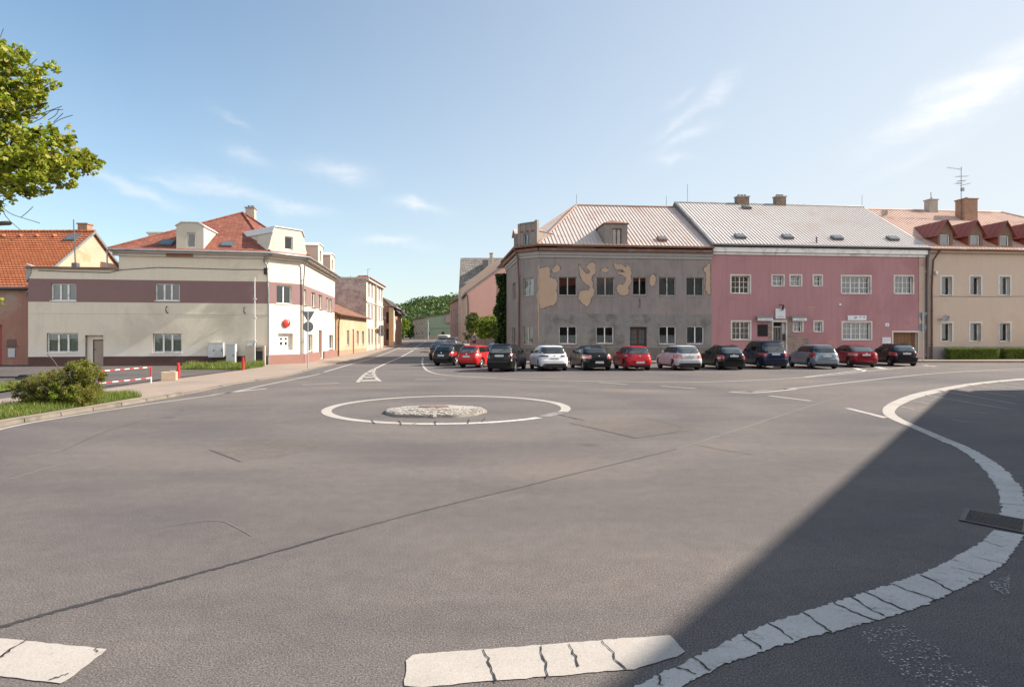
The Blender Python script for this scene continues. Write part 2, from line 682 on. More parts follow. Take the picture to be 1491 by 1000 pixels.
def mth(op, a, b=None, c=None, clamp=False):
    n = node(nt, 'ShaderNodeMath', operation=op, use_clamp=clamp)
    for i, v in enumerate((a, b, c)):
        if v is None:
            continue
        if hasattr(v, 'node'):
            nt.links.new(v, n.inputs[i])
        else:
            n.inputs[i].default_value = v
    return n.outputs[0]


azm = mth('ARCTAN2', sx.outputs['X'], sx.outputs['Y'])
elv = mth('ARCSINE', sx.outputs['Z'])
# cirrus streaks: where they stand in the sky (photo pixel -> bearing), half length, half width, tilt, strength
CLOUDS = [(1425, 118, 92, 22, 25, 1.0), (1400, 150, 105, 16, 20, 0.75), (1350, 215, 70, 9, 22, 0.3), (1040, 134, 34, 9, 28, 0.6), (978, 180, 28, 7, 30, 0.45),
          (998, 198, 34, 8, 22, 0.5), (985, 140, 20, 5, 30, 0.35), (985, 231, 26, 7, -5, 0.35),
          (612, 300, 38, 7, -6, 0.85), (490, 248, 36, 13, -10, 0.65), (200, 274, 56, 8, -14, 0.7), (330, 272, 60, 10, -12, 0.6),
          (430, 308, 36, 8, -6, 0.7), (575, 357, 46, 6, -4, 0.7), (360, 230, 34, 10, -10, 0.4), (335, 172, 26, 6, -20, 0.25), (250, 262, 30, 6, -8, 0.4)]
wob = node(nt, 'ShaderNodeTexNoise', i_Scale=9.0, i_Detail=5.0, i_Roughness=0.6)
nt.links.new(tc.outputs['Generated'], wob.inputs['Vector'])
wsep = node(nt, 'ShaderNodeSeparateColor')
nt.links.new(wob.outputs['Color'], wsep.inputs[0])
aw = mth('MULTIPLY_ADD', mth('SUBTRACT', wsep.outputs[0], 0.5), 0.10, azm)
ew = mth('MULTIPLY_ADD', mth('SUBTRACT', wsep.outputs[1], 0.5), 0.06, elv)
tot = None
for (px, py, la, lb, tilt, st) in CLOUDS:
    x, z = (px - CX) / F, (HY - py) / F
    a0 = math.atan(x)
    e0 = math.atan(z / math.sqrt(1 + x * x))
    sc = 1 / math.sqrt(1 + x * x)
    ca, sa = math.cos(R(tilt)), math.sin(R(tilt))
    da = mth('SUBTRACT', aw, a0)
    de = mth('SUBTRACT', ew, e0)
    u = mth('ADD', mth('MULTIPLY', da, ca / (la / F * sc)), mth('MULTIPLY', de, sa / (la / F * sc)))
    v = mth('ADD', mth('MULTIPLY', da, -sa / (lb / F * sc)), mth('MULTIPLY', de, ca / (lb / F * sc)))
    r2 = mth('ADD', mth('MULTIPLY', u, u), mth('MULTIPLY', v, v))
    e = mth('MULTIPLY', mth('EXPONENT', mth('MULTIPLY', r2, -1.0)), st)
    tot = e if tot is None else mth('ADD', tot, e)
mp = node(nt, 'ShaderNodeMapping')
mp.inputs['Rotation'].default_value = (0, R(18), 0)
mp.inputs['Scale'].default_value = (9, 9, 46)
nt.links.new(tc.outputs['Generated'], mp.inputs['Vector'])
cn = node(nt, 'ShaderNodeTexNoise', i_Scale=1.0, i_Detail=7.0, i_Roughness=0.62)
nt.links.new(mp.outputs[0], cn.inputs['Vector'])
cl = mth('MULTIPLY', tot, mth('MULTIPLY_ADD', cn.outputs['Fac'], 2.2, -0.45, clamp=True), clamp=True)
SKY_MUL, SKY_SAT = 1.0, 1.05
hs = node(nt, 'ShaderNodeHueSaturation', i_Saturation=SKY_SAT, i_Value=1.0)
nt.links.new(sky.outputs[0], hs.inputs['Color'])
# thin bright haze of a summer sky: stronger low down and towards the sun
hz = mth('MULTIPLY', mth('POWER', mth('SUBTRACT', 1.0, elv, clamp=True), 3.0), 0.55)
tow = mth('MULTIPLY', mth('DIVIDE', mth('ADD', sx.outputs['X'], 0.5), 1.15, clamp=True), 0.78)
hz = mth('ADD', hz, tow, clamp=True)
HAZE_C = (3.95, 4.05, 4.15, 1)
hs2 = mixc(nt, 1.0, hs.outputs[0], (0.87, 0.985, 0.95, 1), 'MULTIPLY')
skyc = mixc(nt, mth('MULTIPLY', hz, 0.85), hs2, HAZE_C)
skyc = mixc(nt, mth('MULTIPLY', cl, 0.85), skyc, (5.2, 5.25, 5.3, 1))
# cloud bank added in the unseen sky behind the camera, brightening the facades
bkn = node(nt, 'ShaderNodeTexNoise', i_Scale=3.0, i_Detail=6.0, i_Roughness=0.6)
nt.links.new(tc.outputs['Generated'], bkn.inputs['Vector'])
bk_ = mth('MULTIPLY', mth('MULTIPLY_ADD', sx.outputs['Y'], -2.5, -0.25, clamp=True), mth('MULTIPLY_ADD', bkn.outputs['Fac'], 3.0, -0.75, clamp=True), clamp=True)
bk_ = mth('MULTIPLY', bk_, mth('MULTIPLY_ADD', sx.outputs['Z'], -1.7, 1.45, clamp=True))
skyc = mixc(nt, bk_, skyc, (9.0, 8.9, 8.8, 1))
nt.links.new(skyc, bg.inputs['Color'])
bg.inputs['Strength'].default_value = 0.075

S.view_settings.view_transform = 'Standard'
S.view_settings.look = 'None'
S.view_settings.exposure = 1.5
S.view_settings.gamma = 1.0
S.cycles.use_denoising = True
S.cycles.max_bounces = 6
S.cycles.diffuse_bounces = 3
S.cycles.glossy_bounces = 3
S.cycles.transmission_bounces = 4
S.cycles.transparent_max_bounces = 10
S.cycles.caustics_reflective = False
S.cycles.caustics_refractive = False
S.cycles.sample_clamp_indirect = 6

# ================================================================ materials of the place
ASPH = asphalt_mat('asphalt', (0.130, 0.119, 0.116))
LOT = asphalt_mat('lot_asphalt', (0.105, 0.096, 0.093))
PAVE = M('pavement_slabs', (0.30, 0.235, 0.19), 0.85, 0.12, 0.9, 0.3, 45, stain=(0.24, 0.2, 0.17), stain_s=0.35)
KERB = M('kerb_stone', (0.19, 0.165, 0.135), 0.85, 0.25, 2.5, 0.4, 50, stain=(0.12, 0.105, 0.075), stain_s=1.2)
PAINT = paint_mat('road_paint', (0.46, 0.42, 0.38), 0.3)
PAINT_OLD = paint_mat('old_road_paint', (0.58, 0.55, 0.51), 0.5, 7.0)
PAINT_FAINT = paint_mat('faint_road_paint', (0.34, 0.32, 0.30), 1.0, 4.0)
TAR = M('tar_seam', (0.045, 0.042, 0.042), 0.6, 0.2, 4, 0.3, 90)
CRACK = M('crack_dirt', (0.035, 0.032, 0.03), 0.9, 0.2, 8, 0)
PALE = M('pale_seam', (0.17, 0.16, 0.15), 0.9, 0.2, 3, 0.2)
PATCHM = asphalt_mat('patch_asphalt', (0.128, 0.115, 0.106), 0.1)
SOIL = M('soil', (0.10, 0.085, 0.055), 0.95, 0.3, 2, 0.5, 30)
TURF = M('turf', (0.085, 0.12, 0.03), 0.95, 0.35, 4, 0.6, 40)

# ================================================================ ground, road, pavements
yrows = [-60, -30, -10, 0, 10, 20, 30, 40, 50, 55] + list(range(60, 240, 6))


def sheet(name, x0, x1, rows, dz, mat, nx=1):
    mb = MB()
    mb.grid([[(x0 + (x1 - x0) * i / nx, y, g(y) + dz) for i in range(nx + 1)] for y in rows])
    return tag(mb.build(name, mat), kind='structure')


sheet('ground', -900, 900, [-300] + yrows + [300, 500, 1500], -0.08, TURF, 4)
sheet('road', -75, 80, yrows, 0.0, ASPH, 6)


def rs(pts, n):
    pts = [Vector(p) for p in pts]
    L = [0.0]
    for a, b in zip(pts, pts[1:]):
        L.append(L[-1] + (b - a).length)
    out = []
    j = 0
    for i in range(n):
        t = L[-1] * i / (n - 1)
        while j < len(L) - 2 and L[j + 1] < t:
            j += 1
        k = (t - L[j]) / max(1e-9, L[j + 1] - L[j])
        out.append(pts[j].lerp(pts[j + 1], k))
    return out


def smooth(pts, it=2):
    pts = [Vector(p) for p in pts]
    for _ in range(it):
        q = [pts[0]]
        for a, b in zip(pts, pts[1:]):
            q += [a.lerp(b, 0.25), a.lerp(b, 0.75)]
        q.append(pts[-1])
        pts = q
    return pts


def lift(p, dz):
    return Vector((p.x, p.y, g(p.y) + dz))


# --- left pavement with its kerb
front = [GP(*p) for p in [(-140, 668), (-60, 640), (0, 621), (135, 598), (217, 584.5), (248, 579), (297, 569), (350, 557.5), (400, 551), (440, 543), (453, 538),
                          (477, 533), (501, 527), (533, 519), (556, 511.5), (580, 504), (600, 497.5)]]
front = smooth(front, 1)


def offset(pts, d):
    out = []
    for i, p in enumerate(pts):
        t = pts[min(i + 1, len(pts) - 1)] - pts[max(i - 1, 0)]
        n = Vector((-t.y, t.x, 0)).normalized()
        out.append(p + n * d)
    return out


KW = 0.15
inner = offset(front, KW)
mb = MB()
kp = rs(front, 110)
ki = offset(kp, KW)
for i in range(len(kp) - 1):
    a, b, c, d = kp[i], kp[i + 1], ki[i + 1], ki[i]
    a2, b2, c2, d2 = a.lerp(b, 0.012), b.lerp(a, 0.012), c.lerp(d, 0.012), d.lerp(c, 0.012)
    hh = (0.085 if a.y < 18.6 else 0.04) + rnd.uniform(-0.008, 0.008)
    mb.hexa([lift(a2, -0.05), lift(b2, -0.05), lift(c2, -0.05), lift(d2, -0.05), lift(a2.lerp(d2, 0.12), hh), lift(b2.lerp(c2, 0.12), hh), lift(c2, hh + 0.004), lift(d2, hh + 0.004)])
tag(mb.build('kerb', KERB), kind='structure')

FL = Fac((-(CX - 41) * 37.9 / F, 37.9), (-(CX - 391) * 40.15 / F, 40.15))   # long front of the left corner house
SD = Vector((-0.126, 0.992))                                                # the far street's direction
back = [GP(-140, 600), GP(-60, 589), GP(30, 578), GP(100, 574), GP(145, 569), GP(200, 560), GP(256, 552.7), GP(313, 544.7), GP(354.6, 539), GP(384, 534.5)]
back = [lift(p, 0) for p in back] + [Vector((FL.P1.x - 0.3, FL.P1.y + 0.3, 0)), Vector((-15.3, 43, 0)), Vector((-17.0, 55.5, 0)), Vector((-17.0, 70, g(70))), Vector((-18.5, 84, g(84))), Vector((-22, 110, g(110))), Vector((-26, 130, g(130)))]
fi = rs(inner, 60)
ba = rs(back, 60)
mb = MB()
mb.grid([[lift(a, 0.084 if a.y < 18.6 else 0.04) for a in fi], [lift(a.lerp(b, 0.5), 0.055) for a, b in zip(fi, ba)], [lift(b, 0.03) for b in ba]])
tag(mb.build('pavement', PAVE), kind='structure')
# parking yard in front of the left house: its own darker asphalt
mb = MB()
lot_front = [b for b in ba if b.y < 40.5]
lb = [Vector((p.x - 40 if i == 0 else p.x, p.y, 0)) for i, p in enumerate(lot_front)]
mb.grid([[Vector((p.x + 0.02, p.y + 0.0, 0.012)) for p in lot_front],
         [Vector((p.x * 1.0 - 0.0, max(p.y, 42.5), 0.012)) for p in lot_front]])
mb.poly([(-80, lot_front[0].y, 0.012), (lot_front[0].x + 0.02, lot_front[0].y, 0.012), (lot_front[0].x, 42.5, 0.012), (-80, 42.5, 0.012)])
tag(mb.build('parking_yard', LOT), kind='structure')

# --- right pavement before the terrace
A1, B1 = Vector((1.91, 43.5)), Vector((31.1, 46.5))
FD = (B1 - A1).normalized()
FN = Vector((-FD.y, FD.x))


def frow(s, d, z=0.0):
    p = A1 + FD * s + FN * d
    return Vector((p.x, p.y, z))


mb = MB()
kfront = [frow(s, -1.9 - 1.6 * min(1, max(0, (s - 24) / 14)), 0) for s in np.linspace(-3.5, 62, 60)]
kback = [frow(s, 0.25, 0) for s in np.linspace(-3.5, 62, 60)]
mb.grid([[lift(p + Vector((0, 0.15, 0)), 0.13) for p in kfront], [lift(p, 0.15) for p in kback]])
tag(mb.build('pavement', PAVE), kind='structure')
mb = MB()
for a, b in zip(kfront, kfront[1:]):
    b = b.lerp(a, 0.01)
    u = Vector((0, 0.16, 0))
    mb.hexa([lift(a, -0.05), lift(b, -0.05), lift(b + u, -0.05), lift(a + u, -0.05), lift(a + u * 0.1, 0.125), lift(b + u * 0.1, 0.125), lift(b + u, 0.13), lift(a + u, 0.13)])
tag(mb.build('kerb', KERB), kind='structure')
# right footway of the far street, climbing to the doors
mb = MB()
ys = [53.5, 58, 62, 70, 76, 84, 95, 110, 130]
xs = [-1.9, -3.6, -4.5, -5.7, -6.6, -7.8, -9.0, -10.8, -12.5]
hgt = [0.15, 0.35, 0.55, 0.75, 0.85, 0.95, 1.05, 1.15, 1.3]
mb.grid([[(x, y, z - 0.05) for x, y, z in zip(xs, ys, hgt)], [(2.5, y, z) for y, z in zip(ys, hgt)]])
mb.grid([[(x, y, -0.1) for x, y, z in zip(xs, ys, hgt)], [(x, y, z - 0.05) for x, y, z in zip(xs, ys, hgt)]])
tag(mb.build('pavement', PAVE), kind='structure')

# ================================================================ road markings
MZ = 0.006


def strip_px(A, B, n, mat, z=MZ, jag=0.0, name='road_marking', sm=1):
    a = rs(smooth([GP(*p) for p in A], sm), n)
    b = rs(smooth([GP(*p) for p in B], sm), n)
    mb = MB()
    ja = [Vector((rnd.uniform(-jag, jag), rnd.uniform(-jag, jag), 0)) for _ in a]
    jb = [Vector((rnd.uniform(-jag, jag), rnd.uniform(-jag, jag), 0)) for _ in a]
    mb.grid([[lift(p + j, z) for p, j in zip(a, ja)], [lift(p.lerp(q, 0.5), z) for p, q in zip(a, b)], [lift(q + j, z) for q, j in zip(b, jb)]])
    return tag(mb.build(name, mat), kind='structure')


def line_px(P, w, mat, z=MZ, n=None, jag=0.0, name='road_marking', w2=None, world=False):
    pts = smooth(P if world else [GP(*p) for p in P], 2)
    L = sum((b - a).length for a, b in zip(pts, pts[1:]))
    n = n or max(8, min(160, int(L / 0.35)))
    pts = rs(pts, n)
    w2 = w if w2 is None else w2
    rows = [[], []]
    for i, p in enumerate(pts):
        t = pts[min(i + 1, n - 1)] - pts[max(i - 1, 0)]
        t.z = 0
        q = Vector((-t.y, t.x, 0)).normalized()
        ww = (w + (w2 - w) * i / (n - 1)) * 0.5
        rows[0].append(lift(p + q * (ww + rnd.uniform(-jag, jag)), z))
        rows[1].append(lift(p - q * (ww + rnd.uniform(-jag, jag)), z))
    mb = MB()
    mb.grid(rows)
    return tag(mb.build(name, mat), kind='structure')


def poly_px(P, mat, z=MZ, jag=0.006, step=0.05, name='road_marking'):
    pts = [GP(*p) for p in P]
    out = []
    for a, b in zip(pts, pts[1:] + pts[:1]):
        k = max(1, int((b - a).length / step))
        for i in range(k):
            q = a.lerp(b, i / k)
            out.append(lift(q + Vector((rnd.uniform(-jag, jag), rnd.uniform(-jag, jag), 0)), z))
    mb = MB()
    mb.poly(out)
    return tag(mb.build(name, mat), kind='structure')


# broad kerb band on the right, upper arc
BA = [(1560, 547.5), (1491, 550.6), (1436, 555.4), (1399, 559.8), (1363.7, 566.2), (1328, 573.5), (1299, 584.7), (1286, 593), (1284, 599.2), (1289.6, 606.5), (1304, 613.7),
      (1328, 622.6), (1367, 641), (1391, 650), (1412, 663.7), (1431, 681.4), (1442, 696), (1452, 710), (1456, 724), (1457.5, 739), (1456, 752)]
BB = [(1560, 549.5), (1491, 552.9), (1436, 558.2), (1404, 563), (1363.7, 572.2), (1331.5, 580.7), (1310.6, 590.4), (1303, 597), (1302.5, 602), (1312, 609.7), (1331.5, 618.6),
      (1363.7, 632.3), (1404, 648.4), (1428, 660.4), (1452, 675), (1470, 690), (1480, 701), (1488, 712), (1492, 726), (1497, 742), (1497, 757)]
strip_px(BA[:13], BB[:13], 110, PAINT, jag=0.008)
strip_px(BA[12:], BB[12:], 90, PAINT_OLD, jag=0.022)
CA = [(1446, 772), (1432, 786.5), (1414.6, 798.6), (1386, 814), (1359.6, 828), (1297, 850.8), (1221, 875), (1168.7, 893), (1116, 907), (1011.7, 957.4), (957, 983.6), (900, 1016)]
CB = [(1492, 779), (1484, 792), (1473, 806), (1461, 823), (1436.6, 838), (1381.6, 866), (1317.6, 893), (1269, 905), (1201, 923), (1104, 949), (1032, 977.5), (960, 1022)]
strip_px(CA, CB, 190, PAINT_OLD, jag=0.013)
# dashed give-way blocks in the foreground
poly_px([(588.5, 1000), (592, 962), (601, 953.5), (975, 925), (996.5, 949), (985, 957), (922, 975), (612, 1001)], PAINT, jag=0.006)
poly_px([(-190, 912), (0, 930), (157, 945), (95, 993), (89, 995.5), (0, 984.6), (-230, 960)], PAINT, jag=0.006)
# painted ring of the mini roundabout, with its worn gap
RC, RR = Vector((-1.66, 16.15, 0)), 3.06


def arc(a0, a1, r=RR, c=RC, n=60):
    return [c + Vector((math.cos(R(a0 + (a1 - a0) * i / n)) * r, math.sin(R(a0 + (a1 - a0) * i / n)) * r, 0)) for i in range(n + 1)]


line_px(arc(-19, 262), 0.245, PAINT, world=True, n=170, jag=0.006)
line_px(arc(262.6, 318), 0.20, PAINT_OLD, world=True, n=70, jag=0.018)
line_px(arc(322, 338, RR - 0.05), 0.30, PAINT_FAINT, world=True, n=24, jag=0.02)
# lane lines
line_px([(-60, 645), (0, 623.5), (100, 606), (217, 588), (300, 577), (340, 571), (388, 560), (440, 550), (466, 544.2)], 0.12, PAINT, jag=0.004)
line_px([(472, 541.8), (520, 527.5), (567, 512.8), (585, 504.5), (601, 496.2)], 0.14, PAINT)
line_px([(310, 575), (350, 569.5), (388, 565.8)], 0.14, PAINT_OLD)
line_px([(616, 521), (614.5, 527), (616, 533), (620.5, 539), (630, 543), (641, 545.6), (700, 549.8), (760, 553), (825, 554.4), (940, 556.2), (1000, 556.6), (1040, 555.9), (1100, 553.7),
         (1173, 549.5), (1221, 545.3), (1262, 540.6), (1300, 537), (1323, 533.8), (1388, 531.6), (1491, 531), (1600, 531.3)], 0.13, PAINT)
line_px([(872, 556.8), (914, 559.8)], 0.12, PAINT)
line_px([(962, 562), (1013, 565.7)], 0.13, PAINT)
line_px([(1120, 576.2), (1181, 583.7)], 0.15, PAINT)
poly_px([(1229, 594.2), (1238, 594.4), (1293, 607.5), (1286, 609)], PAINT, step=0.2)
line_px([(1062, 570.6), (1100, 570.0), (1151, 566), (1225, 558), (1300, 549.5), (1347.6, 544.5), (1420, 540), (1491, 536.8), (1600, 534)], 0.14, PAINT)
line_px([(1062, 570.6), (1085, 572.6), (1110, 571.5), (1160, 566.5)], 0.12, PAINT_OLD)
poly_px([(1085, 570), (1150, 565.6), (1140, 567.6), (1100, 570.6)], PAINT_OLD, step=0.2)
line_px([(605, 552.6), (650, 552.6)], 0.13, PAINT)
line_px([(440, 560.6), (494, 557.4)], 0.13, PAINT)
# splitter wedge of the far street and its centre line
line_px([(521, 556.5), (526, 550), (533, 543.5), (545, 537), (570, 525.5), (602, 509.8)], 0.17, PAINT)
line_px([(603.5, 506.8), (619.5, 496.8)], 0.14, PAINT)
line_px([(545.5, 537.6), (543, 541.8), (545, 548), (553, 555.2)], 0.17, PAINT)
for (a, b, y) in ((525, 549, 554.4), (529, 545, 549.6), (533, 543.5, 546), (537, 543, 542.8)):
    line_px([(a, y), (b, y - 0.7)], {554.4: 0.75, 549.6: 0.7, 546: 0.65, 542.8: 0.6}[y], PAINT, n=6)
# zebra crossing far up the street
for i in range(9):
    px = 578 + i * 6.8
    line_px([(px, 507.5), (px + 3.7, 507.5)], 4.4, PAINT, z=0.012, n=4)
# parking bay lines: right, in and out of the shade, and the worn ones by the cars
for (a, b, w, mt) in (((1312, 592), (1333, 597), 0.10, PAINT_FAINT), ((1330, 584), (1353, 588), 0.10, PAINT_FAINT), ((1347, 575.5), (1475, 597), 0.13, PAINT_FAINT), ((1366, 568.5), (1480, 588), 0.12, PAINT_FAINT),
                      ((1392, 565), (1480, 578), 0.12, PAINT_FAINT), ((1408, 560.5), (1491, 571), 0.11, PAINT_FAINT), ((1430, 558), (1491, 566), 0.11, PAINT_FAINT), ((1452, 555.5), (1491, 560.5), 0.11, PAINT_FAINT),
                      ((1400, 597.5), (1440, 602.5), 0.10, PAINT_FAINT), ((1385, 611), (1412, 615), 0.09, PAINT_FAINT),
                      ((1245, 536), (1262, 541), 0.3, PAINT_OLD), ((1276, 534.5), (1288, 537), 0.4, PAINT_OLD), ((1172, 549), (1262, 538), 0.12, PAINT_OLD), ((1345, 531.6), (1362, 533.6), 0.3, PAINT_OLD),
                      ((617, 530), (624, 529.6), 0.12, PAINT_OLD), ((618, 535.5), (622, 535.2), 0.12, PAINT_OLD)):
    line_px([a, b], w, mt, n=10, jag=0.015)
# scuffed remains of markings bottom right
mb = MB()


def flakes(mb, quad, n, size):
    q = [GP(*p) for p in quad]
    for _ in range(n):
        u, v = rnd.random(), rnd.random()
        c = q[0].lerp(q[1], u).lerp(q[3].lerp(q[2], u), v)
        k = rnd.randint(4, 6)
        a0 = rnd.uniform(0, 6)
        r = size * rnd.uniform(0.3, 1.0)
        mb.poly([(c.x + math.cos(a0 + 6.283 * i / k) * r * rnd.uniform(0.6, 1.3), c.y + 0.6 * math.sin(a0 + 6.283 * i / k) * r * rnd.uniform(0.6, 1.3), MZ) for i in range(k)])


flakes(mb, [(1250, 920), (1310, 907), (1450, 1000), (1340, 1010)], 330, 0.010)
flakes(mb, [(1440, 848), (1470, 838), (1470, 868), (1448, 862)], 110, 0.011)
tag(mb.build('road_marking', PAINT_OLD), kind='structure')

# tar seam, pale seam, patches, cracks
line_px([(-80, 940), (0, 912), (120, 880), (270, 840), (370, 812.5), (500, 775), (620, 742.5), (745, 712.5)][:6], 0.05, TAR, z=0.004, n=130, jag=0.012, name='tar_seam', w2=0.03)
TAR2 = M('worn_tar_seam', (0.075, 0.068, 0.065), 0.8, 0.3, 3, 0.3, 90)
line_px([(500, 775), (620, 742.5), (745, 712.5)], 0.032, TAR2, z=0.004, n=80, jag=0.010, name='tar_seam', w2=0.02)
line_px([(745, 712.5), (860, 684), (985, 654)], 0.022, TAR2, z=0.004, n=60, jag=0.006, name='tar_seam', w2=0.02)
line_px([(985, 654), (1060, 630), (1145, 602), (1225, 577), (1300, 562), (1400, 549)], 0.05, PALE, z=0.004, n=80, jag=0.01, name='tar_seam')
line_px([(232, 768), (290, 759), (322, 757), (345, 768), (368, 781)], 0.012, PALE, z=0.004, n=30, jag=0.004, name='tar_seam')
line_px([(15, 697), (65, 682), (105, 672)], 0.04, PALE, z=0.004, n=20, jag=0.01, name='tar_seam')
line_px([(90, 657), (125, 640), (165, 624), (220, 610), (300, 598)], 0.016, TAR2, z=0.004, n=40, jag=0.006, name='tar_seam')
line_px([(305, 655), (330, 664), (350, 672)], 0.018, TAR2, z=0.005, n=20, jag=0.006, name='tar_seam')
poly_px([(305, 655), (350, 672), (420, 662), (490, 643), (455, 637), (380, 640)], PATCHM, z=0.003, name='asphalt_patch', step=0.2)
poly_px([(830, 616), (925, 638), (1012, 626), (930, 606)], PATCHM, z=0.003, name='asphalt_patch', step=0.2)
line_px([(830, 616), (880, 627), (925, 638)], 0.02, TAR2, z=0.005, n=30, jag=0.008, name='tar_seam')
line_px([(925, 638), (1012, 626), (930, 606)], 0.014, TAR2, z=0.005, n=30, jag=0.008, name='tar_seam')
line_px([(1000, 645), (1040, 653), (1095, 662)], 0.012, TAR2, z=0.005, n=24, jag=0.008, name='tar_seam')
line_px([(556, 602), (575, 590), (593, 579)], 0.03, PALE, z=0.009, n=12, name='tar_seam')


def cracks(name, segs, w, z=0.011):
    mb = MB()
    for a, b in segs:
        p, q = GP(*a), GP(*b)
        n = max(6, int((q - p).length / 0.035))
        t = (q - p).normalized()
        s = Vector((-t.y, t.x, 0))
        off = 0.0
        rows = [[], []]
        for i in range(n + 1):
            off = off * 0.8 + rnd.uniform(-0.014, 0.014)
            c = p.lerp(q, i / n) + s * off
            ww = w * rnd.uniform(0.35, 1.0)
            rows[0].append(lift(c + s * ww, z))
            rows[1].append(lift(c - s * ww, z))
        mb.grid(rows)
    return tag(mb.build(name, CRACK), kind='structure')


cracks('road_crack', [((705, 947), (722, 995)), ((790, 942), (798, 988)), ((830, 939), (846, 972)), ((876, 934), (908, 977)), ((0, 961), (46, 932)),
                      ((0, 958), (22, 944)), ((72, 992), (100, 982)), ((139, 951), (146, 944))], 0.007)
cracks('road_crack', [((1011, 958), (1033, 978)), ((1079, 923), (1106, 947)), ((1116, 907), (1152, 933)), ((1168, 893), (1206, 922)), ((1213, 878), (1272, 904)), ((1235, 869), (1290, 897)),
                      ((1256, 862), (1322, 889)), ((1300, 851), (1362, 875)), ((957, 984), (968, 1000)), ((985, 972), (1010, 985)), ((1340, 838), (1385, 862))], 0.0085)
cracks('road_crack', [((1439, 703), (1487, 709)), ((1456, 733), (1495, 738)), ((1391, 650), (1420, 656)), ((1425, 674), (1447, 672)), ((1362, 640), (1372, 637)),
                      ((1395, 829), (1440, 838)), ((1420, 812), (1462, 822)), ((1410, 843), (1430, 848)), ((1432, 788), (1460, 797))], 0.006)
cracks('road_crack', [((540, 611.5), (545, 617)), ((580, 613), (584, 619)), ((633, 613), (634, 619)), ((683, 611), (683, 617)), ((705, 609), (702, 615)), ((810, 603), (850, 612))], 0.02)

# ---------------------------------------------------------------- drain grating in the road
IRON = M('cast_iron', (0.055, 0.055, 0.06), 0.5, 0.25, 6, 0.3, 60, metal=0.6, stain=(0.10, 0.075, 0.05), stain_s=4)
DARK = M('pit_shade', (0.008, 0.008, 0.008), 0.95, 0, 1, 0)
a, b, c, d = GP(1404.7, 741.4), GP(1396, 758), GP(1491, 757), GP(1491, 777.7)
u = ((c - a) + (d - b)).normalized()
v = (b - a).normalized()
wv = (b - a).length
root = thing('drain_grate', 'dark cast iron drain grating set in the asphalt across the broken white band', 'drain grate', a)
mb = MB()
mb.obox(a + Vector((0, 0, 0.003)), u * 1.05, v * wv, (0, 0, 0.003))
mb.build('pit_shade_plate', DARK, root)  # flat black plate painted as the shaded hole under the bars
mb = MB()
for (o, e, f) in ((a, u * 1.05, v * 0.035), (b - v * 0.035, u * 1.05, v * 0.035), (a + v * 0.0355, u * 0.05, v * (wv - 0.071)), (a + u * 1.0 + v * 0.0355, u * 0.05, v * (wv - 0.071)),
                  (a + u * 0.5 + v * 0.0355, u * 0.05, v * (wv - 0.071))):
    mb.obox(Vector(o) + Vector((0, 0, 0.003)), e, f, (0, 0, 0.013))
mb.build('frame', IRON, root)
mb = MB()
for k in range(9):
    o = a + v * (0.05 + (wv - 0.1) * (k + 0.25) / 9) + Vector((0, 0, 0.004))
    mb.obox(o + u * 0.052, u * 0.446, v * 0.019, (0, 0, 0.010))
    mb.obox(o + u * 0.552, u * 0.446, v * 0.019, (0, 0, 0.010))
mb.build('grating', IRON, root)

# ---------------------------------------------------------------- cobbled island
STONE_W = M('whitewashed_cobble', (0.37, 0.34, 0.305), 0.85, 0.18, 3, 0.5, 40, stain=(0.25, 0.22, 0.19), stain_s=1.6)
GROUT = M('grout', (0.24, 0.215, 0.19), 0.95, 0.3, 5, 0.5)
RUST = M('rusty_plate', (0.20, 0.14, 0.115), 0.8, 0.25, 4, 0.4)
IC, rx, ry = Vector((-1.87, 15.05, 0)), 1.23, 1.0
root = thing('traffic_island', 'low round whitewashed cobble island inside the painted roundabout ring', 'traffic island', IC)


def dome(x, y):
    q = (x / rx) ** 2 + (y / ry) ** 2
    return 0.06 + 0.06 * max(0, 1 - q)


